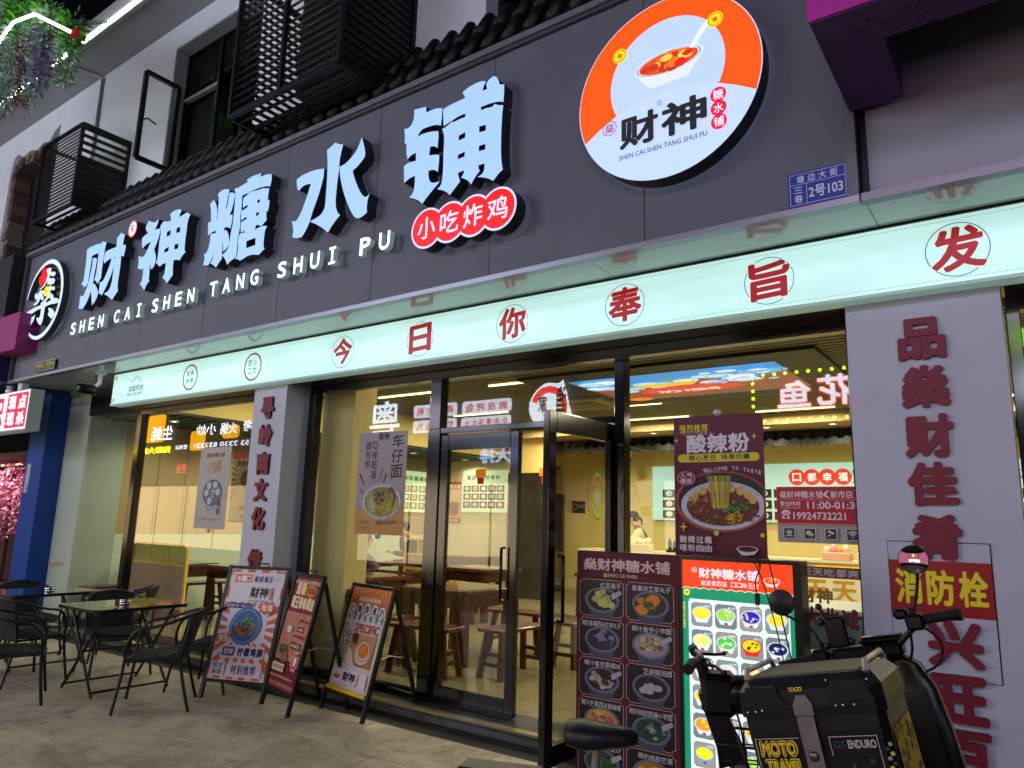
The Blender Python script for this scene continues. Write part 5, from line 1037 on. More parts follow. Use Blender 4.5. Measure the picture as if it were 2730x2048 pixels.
# opening hours sticker
t, F, W_, H_ = sheet('opening_hours_sticker', 'red and grey sticker with opening hours and phone number beside the right pillar', 'sticker', -1.368, 1.472, -0.865, 1.815, YP, M('#9e9a90', 0.4), 0.008)
b = MB(); b.L = 0.0003; rd2 = M('#a81424', 0.5); b.rect(F, 0.001, 0.118, W_, H_ - 0.001, rd2); b.rect(F, 0.001, 0.107, W_, 0.112, rd2)
b.chars(F, '燊财神糖水铺(新市店)', 0.02, 0.272, W_ - 0.008, 0.318, wt_, gap=0.06, off=0.015); b.rect(F, 0.02, 0.262, W_ - 0.005, 0.2635, wt_); b.chars(F, '营业时间', 0.02, 0.225, 0.145, 0.253, wt_, off=0.02); b.text(F, 'BUSINESS HOURS', 0.022, 0.209, 0.145, 0.218, wt_, 0.0)
b.text(F, '11:00-01:30', 0.185, 0.208, W_ - 0.012, 0.252, wt_, 0.02); b.text(F, '19924732221', 0.10, 0.142, 0.405, 0.187, wt_, 0.02)
b.poly(F, [smooth_poly([(0.025, 0.175), (0.035, 0.195), (0.055, 0.2), (0.075, 0.195), (0.085, 0.175), (0.072, 0.172), (0.066, 0.183), (0.044, 0.183), (0.038, 0.172)])], wt_); b.poly(F, [[(0.03, 0.145), (0.08, 0.145), (0.072, 0.168), (0.062, 0.178), (0.048, 0.178), (0.038, 0.168)]], wt_); b.disc(F, 0.055, 0.158, 0.01, rd2)
gn = M('#103a30', 0.4)
for k in range(4):
    x = 0.035 + k * 0.122; b.rrect(F, x - 0.004, 0.018, x + 0.078, 0.096, 0.008, M('#2a3a36', 0.4)); b.rrect(F, x - 0.002, 0.02, x + 0.076, 0.094, 0.007, M('#b7b4aa', 0.4)); b.rrect(F, x + 0.006, 0.027, x + 0.068, 0.087, 0.005, gn)
    if k == 0: b.text(F, '支', x + 0.016, 0.037, x + 0.058, 0.078, wt_, 0.02)
    if k == 1: b.disc(F, x + 0.031, 0.062, 0.016, wt_, ry=0.013); b.disc(F, x + 0.045, 0.052, 0.014, M('#b7b4aa', 0.4), ry=0.011); [b.disc(F, x + q, z, 0.0022, gn, seg=8) for q, z in ((0.026, 0.065), (0.036, 0.065), (0.041, 0.054), (0.05, 0.054))]
    if k == 2: b.poly(F, [[(x + 0.018, 0.07), (x + 0.052, 0.056), (x + 0.057, 0.066), (x + 0.023, 0.08)]], wt_); b.poly(F, [[(x + 0.02, 0.038), (x + 0.023, 0.038), (x + 0.023, 0.048), (x + 0.035, 0.048), (x + 0.035, 0.06), (x + 0.031, 0.06), (x + 0.031, 0.052), (x + 0.023, 0.052), (x + 0.02, 0.052)]], wt_)
    if k == 3: [b.ring(F, x + 0.037, 0.042, r_, r_ + 0.005, wt_, a0=radians(45), a1=radians(135), seg=12) for r_ in (0.012, 0.022, 0.032)]; b.disc(F, x + 0.037, 0.042, 0.004, wt_, seg=10)
b.build('print', t)

# grey and ochre noodle poster
t, F, W_, H_ = sheet('cart_noodle_poster', 'grey and ochre poster with a plate of dry noodles hanging on the middle window', 'poster', -5.25, 1.405, -4.62, 2.345, YP, M('#8a8086', 0.5, noise=0.12, ns=3), 0.02)
b = MB(); b.L = 0.0003; bk_ = M('#23222c', 0.5)
b.poly(F, [[(0.005, 0.22), (0.12, 0.235), (0.3, 0.2), (0.48, 0.24), (0.625, 0.32), (0.625, 0.02), (0.61, 0.004), (0.02, 0.004), (0.005, 0.02)]], M('#a87e3a', 0.5))
b.chars(F, '车仔面', 0.44, 0.50, 0.585, 0.92, bk_, vert=True, gap=0.12, off=0.02, skew=0.08); b.chars(F, 'Q弹筋道', 0.185, 0.50, 0.255, 0.86, bk_, vert=True, off=0.01); b.chars(F, '超有料', 0.10, 0.60, 0.17, 0.86, bk_, vert=True, off=0.01); b.chars(F, '财神', 0.26, 0.865, 0.4, 0.93, M('#2a2220', 0.5), off=0.03)
for q in ([(0.03, 0.55), (0.045, 0.56), (0.11, 0.45), (0.1, 0.445)], [(0.33, 0.6), (0.345, 0.61), (0.30, 0.48), (0.295, 0.48)], [(0.38, 0.55), (0.395, 0.55), (0.34, 0.42), (0.335, 0.425)], [(0.05, 0.42), (0.06, 0.42), (0.12, 0.34), (0.11, 0.335)]): b.poly(F, [q], M('#2a2230', 0.5))
b.disc(F, 0.345, 0.30, 0.26, M('#a9a9b4', 0.4), ry=0.165, seg=44); b.ring(F, 0.345, 0.30, 0.245, 0.252, M('#33406a', 0.4), ry=0.635)
for k in range(30): a = radians(60 + 90 * k / 29); x = 0.345 + 0.225 * cos(a); z = 0.30 + 0.145 * sin(a); b.rect(F, x - 0.001, z - 0.01, x + 0.001, z + 0.008, M('#4a5a8a', 0.4), n=b.L + 0.0003)
b.L += 0.0004; b.disc(F, 0.345, 0.295, 0.215, M('#6a5c16', 0.4), ry=0.135, seg=36)
L0 = b.L
for k in range(110):
    a0 = rg.uniform(0, 6.28); q = math.sqrt(rg.random()); x = 0.345 + 0.14 * q * cos(a0); z = 0.265 + 0.09 * q * sin(a0); r_ = rg.uniform(0.015, 0.045); aa = rg.uniform(0, 6.28); b.ring(F, x, z, r_, r_ + 0.004, M(rg.choice(['#b3a21e', '#8f8018', '#c9ba3a', '#766a14', '#a39222']), 0.4), a0=aa, a1=aa + 2.2, seg=6, ry=0.7, n=L0 + 0.0003 + k * 0.00001)
b.L = L0 + 0.0016
blobs(b, F, 46, inell(0.32, 0.335, 0.08, 0.06), ['#10131c', '#1a2030', '#0a0c14', '#2a3448'], 0.007, 0.016)
for k in range(18): x = 0.12 + 0.006 * k; b.poly(F, [[(x, 0.33 + 0.004 * k), (x + 0.003, 0.33 + 0.004 * k), (x + 0.05, 0.2), (x + 0.046, 0.2)]], M(rg.choice(['#8aa870', '#b8c89a', '#5f8048']), 0.4), n=b.L + 0.0003 + k * 0.00002)
b.L += 0.0008
for x, z in ((0.50, 0.35), (0.53, 0.30), (0.49, 0.29), (0.51, 0.24), (0.54, 0.26), (0.47, 0.23)): b.disc(F, x, z, 0.03, M('#8f8a18', 0.4), ry=0.028, seg=12, n=b.L + 0.0003); b.L += 0.00005
b.poly(F, [smooth_poly([(0.43, 0.42), (0.47, 0.43), (0.51, 0.40), (0.53, 0.33), (0.50, 0.24), (0.48, 0.24), (0.50, 0.33), (0.48, 0.38), (0.44, 0.385)])], M('#4a1f18', 0.35))
b.text(F, '健康·弹齿·鲜美', 0.3, 0.095, 0.55, 0.13, bk_, 0.0, skew=0.05)
for z in (0.1, 0.045): b.ring(F, 0.1, z + 0.01, 0.055, 0.058, bk_, ry=0.5, a0=radians(130), a1=radians(230), seg=10); b.ring(F, 0.15, z + 0.01, 0.055, 0.058, bk_, ry=0.5, a0=radians(-50), a1=radians(50), seg=10); b.text(F, '精选小麦面粉', 0.075, z + 0.012, 0.175, z + 0.022, bk_, 0.0); b.text(F, '手工制作更劲道', 0.07, z - 0.004, 0.18, z + 0.006, bk_, 0.0)
b.build('print', t)

# white dumpling poster and sunburst poster in the left window
t, F, W_, H_ = sheet('dumpling_poster', 'pale grey poster with a bowl of round dumplings hanging in the left window', 'poster', -7.93, 1.385, -7.33, 2.30, YP, M('#a3a197', 0.5, noise=0.05))
b = MB(); b.L = 0.0003; mr_ = M('#6e1f22', 0.5)
b.text(F, '燊财神糖水铺', 0.13, 0.80, 0.48, 0.855, mr_, 0.02); b.text(F, '人气推荐', 0.16, 0.62, 0.44, 0.76, M('#a4731e', 0.45), 0.015, skew=0.1)
b.poly(F, [[(0.17, 0.33), (0.22, 0.2), (0.4, 0.2), (0.46, 0.33)]], M('#8f96a3', 0.5)); b.disc(F, 0.315, 0.40, 0.2, M('#9aa3b5', 0.4), ry=0.16, seg=36); b.disc(F, 0.315, 0.40, 0.19, M('#3a4660', 0.4), ry=0.15, seg=36); b.disc(F, 0.315, 0.40, 0.175, M('#565f70', 0.4), ry=0.138, seg=36)
for x, z in ((0.24, 0.48), (0.36, 0.49), (0.20, 0.40), (0.27, 0.31), (0.42, 0.41)): b.disc(F, x, z, 0.042, M('#aeb2b8', 0.4), ry=0.04, n=b.L + 0.0003)
b.L += 0.0004; blobs(b, F, 30, inell(0.33, 0.40, 0.04, 0.05), ['#b8ae96', '#cfc6ae'], 0.006, 0.01); b.chars(F, '真香', 0.42, 0.15, 0.5, 0.33, mr_, vert=True, off=0.01); b.text(F, '精选食材 用心熬煮', 0.15, 0.09, 0.45, 0.12, M('#8a887c', 0.5), 0.0); b.build('print', t)
t, F, W_, H_ = sheet('sunburst_poster', 'cream poster with dark red sun rays around a bowl of beans', 'poster', -7.92, 1.46, -7.3, 2.27, 5.2, M('#c0a56a', 0.5))
b = MB(); b.L = 0.0003; rr_ = M('#7a1a14', 0.5); b.rect(F, 0, 0.75, W_, 0.81, M('#b3281a', 0.5))
for k in range(36):
    a = 2 * pi * k / 36; x0, z0 = 0.33 + 0.15 * cos(a), 0.5 + 0.15 * sin(a); d = 0.03; P = []
    R2 = 0.45; xe, ze = 0.33 + R2 * cos(a - d), 0.5 + R2 * sin(a - d); xf, zf = 0.33 + R2 * cos(a + d), 0.5 + R2 * sin(a + d)
    if not (0.28 < 0.5 + 0.3 * sin(a) < 0.78): continue
    c_ = lambda x, z: (min(W_ - 0.002, max(0.002, x)), min(0.745, max(0.26, z))); b.poly(F, [[(x0, z0), c_(xe, ze), c_(xf, zf)]], rr_, n=b.L + 0.0003 + k * 0.00002)
b.L += 0.0014; bowl(b, F, 0.33, 0.5, 0.17, '#5a2410', ('#8a3f1c', '#a85a2a', '#6a2a12'), rim='#c9bda0', line='#5a3a20', ry=0.8, k=40, foot=False, bs=0.1)
b.chars(F, '馋你的胃口', 0.08, 0.66, 0.56, 0.74, rr_, off=0.04); b.text(F, 'de', 0.2, 0.13, 0.3, 0.21, M('#1a1410', 0.5), 0.02, shear=0.2); b.text(F, '很', 0.32, 0.11, 0.47, 0.24, M('#1a1410', 0.5), 0.03); b.text(F, '财神', 0.25, 0.04, 0.45, 0.09, M('#1a1410', 0.5), 0.02); b.rect(F, 0, 0, W_, 0.02, M('#b3281a', 0.5)); b.build('print', t)
t, F, W_, H_ = sheet('dish_poster', 'green and white dish poster on the party wall left of the grey noodle poster', 'poster', 8.85, 1.4, 9.75, 2.42, 0, M('#a8b86a', 0.5), side=True); b = MB(); b.L = 0.0003; b.rect(F, 0.08, 0.3, W_ - 0.05, 0.72, M('#e0dcc0', 0.5)); cells(b, F, 0.12, 0.68, 3, 2, 0.2, 0.16, 0.05, 0.04, 0.0, 12); b.chars(F, '一口鲜香', 0.1, 0.76, 0.8, 0.87, M('#a8321c', 0.5), off=0.04); b.chars(F, '红豆芋圆', 0.12, 0.05, 0.7, 0.2, M('#2a2a20', 0.5)); b.build('print', t)
t, F, W_, H_ = sheet('snack_poster', 'orange and cream poster with fried snacks seen through the closed glass door', 'poster', -10.76, 1.5, -10.28, 2.55, 12.38, M('#cfb48a', 0.5)); b = MB(); b.L = 0.0003; b.rect(F, 0, 0, W_, 0.11, M('#b0521a', 0.5)); b.rect(F, 0, 0.72, W_, 0.84, M('#b8622a', 0.5)); [b.disc(F, 0.08 + k * 0.11, 0.84, 0.055, M('#9b4a26', 0.5), n=b.L + 0.0003) for k in range(4)]; b.L += 0.0005; b.chars(F, '香酥小食', 0.04, 0.745, 0.46, 0.83, M('#ead9b8', 0.5), off=0.03); b.disc(F, 0.27, 0.3, 0.17, M('#c9641e', 0.5))
for k in range(9): a = radians(60 + k * 8); b.poly(F, [[(0.2 + k * 0.018, 0.18), (0.225 + k * 0.018, 0.18), (0.16 + k * 0.035, 0.44), (0.13 + k * 0.035, 0.43)]], M(['#7a3a14', '#a05a24', '#5a2a10'][k % 3], 0.5), n=b.L + 0.0003 + 0.00003 * k)
b.L += 0.0008; b.chars(F, '糖水铺', 0.1, 0.03, 0.4, 0.08, M('#ead9b8', 0.5)); b.build('print', t)

# ============================================================ SANDWICH BOARDS
def sboard(lab, FL, FR_, lean, h, bw_bg, art, hb=0.16):
    FL = Vector((*FL, 0)); FR_ = Vector((*FR_, 0)); d = (FR_ - FL); w_ = d.length; d.normalize(); nb = Vector((-d.y, d.x, 0))
    t = thing('sandwich_board', lab, 'sandwich board', (FL + FR_) / 2 + nb * 0.25, 0, 'sandwich boards on the pavement'); km = M('#101315', 0.4)
    up = (nb * lean + Vector((0, 0, h))).normalized(); Ls = hypot(lean, h)
    b = MB()
    for P in (FL, FR_): b.beam(P, P + up * Ls, 0.028, 0.03, km, up=nb)
    for s_ in (hb, Ls - 0.014): b.beam(FL + up * s_, FR_ + up * s_, 0.026, 0.03, km, up=nb)
    top = FL.lerp(FR_, 0.5) + up * Ls; b.tube([top - d * 0.09, top - d * 0.08 + Vector((0, 0, 0.025)), top + d * 0.08 + Vector((0, 0, 0.025)), top + d * 0.09], 0.007, km, 6); b.build('front_frame', t)
    b = MB(); upb = (-nb * 0.21 + Vector((0, 0, h))).normalized()
    for P in (FL, FR_):
        Q = P + up * (Ls - 0.06); G = Vector((Q.x, Q.y, 0)) + nb * 0.30; b.beam(G, Q + nb * 0.02, 0.026, 0.026, km, up=d)
    for z in (0.14,): 
        A = FL + up * (Ls - 0.06) ; b.beam(Vector((A.x, A.y, 0)) + nb * 0.285 + Vector((0, 0, 0.14)), Vector((A.x, A.y, 0)) + nb * 0.285 + d * w_ + Vector((0, 0, 0.14)), 0.02, 0.02, km)
    b.build('back_legs', t)
    b = MB(); P = FR_ + up * (Ls * 0.45); b.tube([P, P + nb * 0.11 + Vector((0, 0, 0.03)), P + nb * 0.25], 0.006, M('#8a8d90', 0.3, metal=0.8), 6); P = FL + up * (Ls * 0.45); b.tube([P, P + nb * 0.11 + Vector((0, 0, 0.03)), P + nb * 0.25], 0.006, M('#8a8d90', 0.3, metal=0.8), 6); b.build('stay', t)
    F = Fr(FL + up * (hb + 0.013) + d * 0.014, d, up); W_ = w_ - 0.028; H_ = Ls - hb - 0.04
    b = MB(); b.rect(F, 0, 0, W_, H_, bw_bg, n=-0.004, depth=0.008, side=km); b.build('board', t)
    b = MB(); b.L = 0.0043; art(b, F, W_, H_); b.build('print', t); return t
WP = M('#cfccd0', 0.6); ORG = M('#c8602c', 0.6); NV = M('#23265e', 0.5)
def rays(b, F, W_, H_, cx, cz, n, mat, r0, box_):
    x0, z0, x1, z1 = box_; L0 = b.L
    for k in range(n):
        a = 2 * pi * k / n; P = [(cx + r0 * cos(a), cz + r0 * sin(a))]
        for da in (-pi / n * 0.55, pi / n * 0.55):
            ca, sa = cos(a + da), sin(a + da); tt = min([q for q in (((x1 - cx) / ca if ca > 1e-6 else 9e9), ((x0 - cx) / ca if ca < -1e-6 else 9e9), ((z1 - cz) / sa if sa > 1e-6 else 9e9), ((z0 - cz) / sa if sa < -1e-6 else 9e9))]); P.append((cx + ca * tt, cz + sa * tt))
        b.poly(F, [P], mat, n=L0 + 0.0003)
    b.L = L0 + 0.0004
def art1(b, F, W_, H_):
    s = W_ / 0.557; rays(b, F, W_, H_, W_ * 0.5, H_ * 0.45, 22, ORG, 0.05, (0.004, 0.004, W_ - 0.004, H_ - 0.004))
    b.rrect(F, 0.075, 0.30, W_ - 0.09, 0.60, 0.01, WP); b.rect(F, 0.03, 0.64, W_ - 0.02, H_ - 0.03, WP)
    b.rect(F, 0.06, H_ - 0.12, 0.23, H_ - 0.05, ORG); b.chars(F, '每一口', 0.07, H_ - 0.112, 0.22, H_ - 0.06, M('#e8e2e0', 0.5), off=0.02); b.chars(F, '都超满足', 0.25, H_ - 0.115, 0.44, H_ - 0.06, NV, off=0.02)
    for k in range(8): b.disc(F, 0.455 + 0.02 * (k % 4), H_ - 0.075 - 0.02 * (k // 4), 0.004, NV, seg=6, n=b.L + 0.0003)
    b.L += 0.0005; b.text(F, '财神', 0.24, H_ - 0.25, 0.42, H_ - 0.155, M('#26242a', 0.5), 0.04); b.text(F, 'SHEN CAI SHEN TANG SHUI PU', 0.235, H_ - 0.285, 0.43, H_ - 0.27, NV, 0.0)
    for k, ch in enumerate('糖水铺'): b.disc(F, 0.455, H_ - 0.175 - k * 0.035, 0.019, M('#a32038', 0.5), n=b.L + 0.0003 + k * 0.0001); b.text(F, ch, 0.443, H_ - 0.187 - k * 0.035, 0.467, H_ - 0.163 - k * 0.035, WP, 0.01, n=b.L + 0.0008)
    b.L += 0.001; b.rect(F, 0.03, H_ - 0.345, 0.29, H_ - 0.30, NV); b.chars(F, '财神糖水铺 新品上市', 0.04, H_ - 0.338, 0.28, H_ - 0.308, M('#a8a8c8', 0.5)); 
    P = [((0.44 + (0.09 if k % 2 else 0.065) * cos(pi * k / 9)), (0.60 + (0.06 if k % 2 else 0.042) * sin(pi * k / 9))) for k in range(18)]; P = [(min(W_ - .005, x), z) for x, z in P]; 
    b.disc(F, 0.27, 0.44, 0.155, M('#2a5a8c', 0.5), seg=36); b.disc(F, 0.27, 0.44, 0.142, M('#6a92b8', 0.5), seg=36); b.disc(F, 0.27, 0.44, 0.13, M('#34658f', 0.5), seg=36)
    blobs(b, F, 60, inell(0.27, 0.43, 0.095, 0.085), ['#7a4a1c', '#9b6a2c', '#5a3214', '#b08a44', '#3a2412'], 0.01, 0.022); blobs(b, F, 14, inell(0.29, 0.475, 0.045, 0.03), ['#2f8a34', '#4aa84a', '#1f6a28'], 0.01, 0.02)
    b.poly(F, [P], ORG); b.chars(F, '地道', 0.385, 0.572, 0.505, 0.63, M('#e8d8c8', 0.5), off=0.03); b.poly(F, [[(0.02, 0.29), (0.14, 0.32), (0.15, 0.385), (0.03, 0.35)]], ORG); b.text(F, '美味', 0.04, 0.305, 0.13, 0.365, M('#e8d8c8', 0.5), 0.02, rot=0.2)
    b.rect(F, 0.09, 0.175, W_ - 0.05, 0.275, WP); b.rrect(F, 0.105, 0.19, 0.225, 0.262, 0.012, M('#33205a', 0.5)); b.chars(F, '招牌', 0.115, 0.2, 0.215, 0.252, WP, off=0.03); b.chars(F, '柠檬鸡脚', 0.25, 0.19, 0.50, 0.262, M('#2a1a52', 0.5), off=0.06)
    b.rect(F, 0.03, 0.025, 0.165, 0.14, WP); b.chars(F, '限定', 0.045, 0.085, 0.15, 0.13, NV, off=0.02); b.chars(F, '美味', 0.045, 0.035, 0.15, 0.08, NV, off=0.02); b.rect(F, 0.19, 0.025, W_ - 0.04, 0.14, WP); b.chars(F, '特别推荐', 0.225, 0.045, 0.47, 0.12, NV, off=0.03)
sboard('white and orange sandwich board with a blue plate of chicken feet, leftmost of the three', (-5.956, 3.81), (-5.413, 4.027), 0.28, 1.095, WP, art1)
def art2(b, F, W_, H_):
    cr_ = M('#d8c79a', 0.5); mr = M('#5f1220', 0.5)
    for j in range(2):
        for k in range(24):
            if (k + j) % 2: b.rect(F, 0.01 + k * (W_ - 0.02) / 24, H_ - 0.045 - j * 0.016, 0.01 + (k + 1) * (W_ - 0.02) / 24, H_ - 0.029 - j * 0.016, M('#d8b0a0', 0.5), n=b.L + 0.0003)
            if (k + j) % 2: b.rect(F, 0.01 + k * (W_ - 0.02) / 24, 0.02 + j * 0.014, 0.01 + (k + 1) * (W_ - 0.02) / 24, 0.034 + j * 0.014, M('#b08078', 0.5), n=b.L + 0.0003)
    b.L += 0.0005; b.rect(F, 0, 0.22, W_, 0.60, M('#b5795f', 0.5)); rays(b, F, W_, H_, W_ * 0.3, 0.42, 18, M('#a66a52', 0.5), 0.03, (0.003, 0.223, W_ - 0.003, 0.597))
    b.chars(F, '超暖', 0.06, 0.74, 0.24, 0.85, cr_, off=0.06); b.chars(F, '霸王餐每周送', 0.03, 0.63, 0.45, 0.73, cr_, gap=0.04, off=0.06)
    b.disc(F, 0.34, 0.785, 0.105, M('#c47a1c', 0.5), ry=0.048); b.chars(F, '进群享福利', 0.25, 0.76, 0.43, 0.81, mr, off=0.03)
    b.text(F, '金红枣糖水送', 0.3, 0.85, 0.43, 0.87, cr_, 0.0); b.text(F, '进群每天抢红包', 0.27, 0.53, 0.45, 0.555, mr, 0.01); b.rrect(F, 0.28, 0.455, 0.4, 0.495, 0.005, mr); b.chars(F, '点击进群', 0.29, 0.465, 0.39, 0.487, cr_); b.text(F, '每周不定期抢红包', 0.24, 0.405, 0.45, 0.43, mr, 0.01); b.rrect(F, 0.24, 0.32, 0.42, 0.37, 0.005, mr); b.chars(F, '集中抽霸王餐', 0.25, 0.33, 0.41, 0.36, cr_)
    bowl(b, F, 0.13, 0.3, 0.08, '#4a3a1c', ('#6a5a30', '#8a7a44', '#3a2a14'), rim='#8a7a60', line='#4a3a2a', ry=0.5, k=22, foot=False); bowl(b, F, 0.19, 0.24, 0.06, '#6a6048', ('#9a9070', '#7a6a44'), rim='#a09078', line='#4a3a2a', ry=0.6, k=16, foot=False); bowl(b, F, 0.16, 0.47, 0.05, '#d8ccb8', (), rim='#d8d0c8', ry=0.4)
    P = [((0.41 + (0.075 if k % 2 else 0.055) * cos(pi * k / 8)), (0.235 + (0.085 if k % 2 else 0.06) * sin(pi * k / 8))) for k in range(16)]; b.poly(F, [P], M('#d8ccc0', 0.5)); P2 = [(0.41 + (x - 0.41) * 0.87, 0.235 + (z - 0.235) * 0.87) for x, z in P]; b.poly(F, [P2], M('#a01824', 0.5)); b.text(F, '赠', 0.385, 0.2, 0.435, 0.275, M('#e0d8d0', 0.5), 0.04)
    b.rrect(F, 0.03, 0.13, 0.25, 0.19, 0.006, cr_); b.text(F, '扫码即可进群', 0.045, 0.145, 0.235, 0.175, mr, 0.02); b.text(F, '地址:白云区新市塘边大街三巷2号103', 0.03, 0.085, 0.45, 0.105, cr_, 0.0)
sboard('narrow maroon sandwich board with cream lettering, the middle one of the three', (-5.402, 4.02), (-4.908, 3.901), 0.24, 1.07, M('#6a1222', 0.5), art2)
def art3(b, F, W_, H_):
    rays(b, F, W_, H_, W_ * 0.5, 0.55, 26, M('#c07a38', 0.5), 0.05, (0.004, 0.62, W_ - 0.004, H_ - 0.004)) if False else None
    b.rect(F, 0.004, 0.64, W_ - 0.004, H_ - 0.004, M('#b0602a', 0.5))
    for k in range(12): x = 0.02 + k * (W_ - 0.04) / 11.5; b.poly(F, [[(x, H_ - 0.006), (x + 0.022, H_ - 0.006), (x + 0.015, H_ - 0.12), (x + 0.004, H_ - 0.12)]], M('#c4823a', 0.5), n=b.L + 0.0003)
    b.L += 0.0005; pg = M('#a8b09a', 0.5); b.rect(F, 0.02, 0.03, W_ - 0.02, 0.62, M('#b6b3b0', 0.5)); b.rect(F, 0.004, 0.03, 0.02, 0.64, M('#b0b82a', 0.5)); b.rect(F, W_ - 0.02, 0.03, W_ - 0.004, 0.64, M('#b0b82a', 0.5)); gn_ = M('#35522c', 0.5)
    for k in range(13): x = 0.045 + k * (W_ - 0.09) / 12; b.rrect(F, x - 0.012, 0.56 + 0.012 * (k % 2), x + 0.012, 0.645, 0.011, gn_ if k % 2 == 0 else pg, n=b.L + 0.0003)
    b.L += 0.0005; b.ring(F, W_ / 2, 0.62, 0.235, 0.24, M('#2a1a12', 0.5), a0=radians(20), a1=radians(160), ry=0.72); b.chars(F, '新鲜实料好味道', 0.13, 0.715, 0.45, 0.75, M('#e0cdb4', 0.5), off=0.02)
    for k, ch in enumerate('红糖姜撞奶'): x = 0.07 + k * 0.109; z = 0.645 + 0.012 * sin(pi * k / 4); b.disc(F, x, z, 0.05, M('#1f2a1c', 0.5), n=b.L + 0.0003, ry=0.053); b.disc(F, x, z, 0.045, M('#d0cdc8', 0.5), n=b.L + 0.0006, ry=0.048); b.text(F, ch, x - 0.03, z - 0.033, x + 0.03, z + 0.033, M('#141414', 0.5), 0.03, n=b.L + 0.0009)
    b.L += 0.0012; b.text(F, 'SPECIFIC', 0.18, 0.47, 0.53, 0.54, M('#a8472a', 0.5), 0.03)
    for col_, tx, x in ((0, '美食的味道', 0.055), (1, '不只是口感', 0.125)):
        for k, ch in enumerate(tx): z = 0.50 - k * 0.068 - col_ * 0.05; b.disc(F, x, z, 0.026, gn_, ry=0.029, n=b.L + 0.0003); b.text(F, ch, x - 0.016, z - 0.018, x + 0.016, z + 0.018, M('#d8dccc', 0.5), 0.02, n=b.L + 0.0006)
    b.L += 0.001; b.rect(F, 0.17, 0.215, 0.53, 0.46, M('#a3784a', 0.5)); b.poly(F, [[(0.17, 0.215), (0.3, 0.215), (0.22, 0.33), (0.17, 0.35)]], M('#c0b49a', 0.5)); b.poly(F, [[(0.35, 0.215), (0.53, 0.215), (0.53, 0.36)]], M('#b0602a', 0.5))
    b.disc(F, 0.24, 0.42, 0.045, M('#4a2a1a', 0.5)); b.disc(F, 0.39, 0.31, 0.115, M('#3a3540', 0.5), ry=0.09); b.disc(F, 0.39, 0.315, 0.11, M('#b8aa98', 0.5), ry=0.085); b.disc(F, 0.395, 0.335, 0.09, M('#3a3540', 0.5), ry=0.075); b.disc(F, 0.395, 0.337, 0.086, M('#c2b5a2', 0.5), ry=0.071); b.disc(F, 0.395, 0.34, 0.072, M('#b0651c', 0.4), ry=0.058); b.disc(F, 0.385, 0.35, 0.045, M('#bd7426', 0.4), ry=0.03)
    b.rect(F, 0.04, 0.055, W_ - 0.04, 0.175, M('#c0bdbc', 0.5)); b.text(F, '财神', 0.2, 0.085, 0.38, 0.16, M('#221f1f', 0.5), 0.05); b.text(F, 'SHEN CAI SHEN TANG SHUI PU', 0.2, 0.062, 0.4, 0.074, NV, 0.0)
    for k, ch in enumerate('糖水铺'): b.disc(F, 0.42, 0.15 - k * 0.032, 0.017, M('#a32038', 0.5), n=b.L + 0.0003 + k * 0.0001); b.text(F, ch, 0.41, 0.14 - k * 0.032, 0.43, 0.16 - k * 0.032, WP, 0.01, n=b.L + 0.0008)
    b.L += 0.001; bowl(b, F, 0.12, 0.11, 0.05, '#a8502a', ('#c0702a',), rim='#d0ccc8', ry=0.4, k=8); b.rect(F, 0.004, 0.004, W_ - 0.004, 0.035, M('#c9a010', 0.5))
sboard('orange, white and yellow sandwich board with a cup of ginger milk, nearest the door', (-4.947, 4.267), (-4.35, 4.159), 0.25, 1.0, M('#b0a030', 0.5), art3)

# ============================================================ MENU STANDS
Y4 = 4.1
t = thing('menu_board', 'dark maroon unlit menu board with two columns of dessert bowl pictures', 'menu board', (-2.09, Y4, 0.0))
box('frame', (-2.43, Y4, 0.0), (-1.745, Y4 + 0.05, 1.385), M('#2a0d16', 0.4), t, c=0.004)
F = Fr((-2.424, Y4 - 0.002, 0)); b = MB(); b.rect(F, 0, 0.02, 0.675, 1.378, M('#4a0818', 0.6), n=0, depth=0.0015); b.build('face', t)
b = MB(); b.L = 0.002; pk = M('#c9a8a4', 0.45); b.text(F, '燊财神糖水铺', 0.045, 1.27, 0.625, 1.345, pk, 0.03); b.ring(F, 0.2, 1.244, 0.006, 0.012, yl); b.text(F, 'SHEN CAI SHEN.', 0.215, 1.235, 0.42, 1.256, pk, 0.01); b.text(F, 'TANGSHUIPU', 0.425, 1.237, 0.49, 1.244, M('#a0302a', 0.4), 0.0); b.build('lettering', t)
names = [['红豆莲子', '椰奶紫薯西米红枣丸子', '椰汁香芋黑糯米', '椰汁芒果西米脆啵啵', '椰汁绿豆沙'], ['番薯拼艾草丸子', '椰汁香芋小芋圆', '芝麻糊汤圆', '椰奶桃胶斑斓小芋圆', '椰奶桃胶芒果']]
fills = [[('#1c1016', ('#8f9a50', '#a8b060'), 16, .2), ('#14122a', ('#1a1838', '#6a6a88', '#2a2430'), 30, .2), ('#160f14', ('#8a8070', '#a89c86', '#3a2a28'), 18, .2), ('#a8902a', ('#c9a01c', '#8a3f50', '#a04a60'), 24, .2), ('#1f3a22', ('#2a5a2a', '#18401c'), 20, .2)], [('#2c2a14', ('#b06a14', '#c0761c', '#3a4a1c'), 9, .4), ('#8f7f8a', ('#9a8a66', '#6a4a34', '#b0a486'), 30, .16), ('#14141a', ('#9a9a9e',), 6, .24), ('#1e3a30', ('#5a6a60', '#88908c', '#2a2430'), 22, .14), ('#8a6a1c', ('#b08a1c', '#c9a02a'), 24, .22)]]
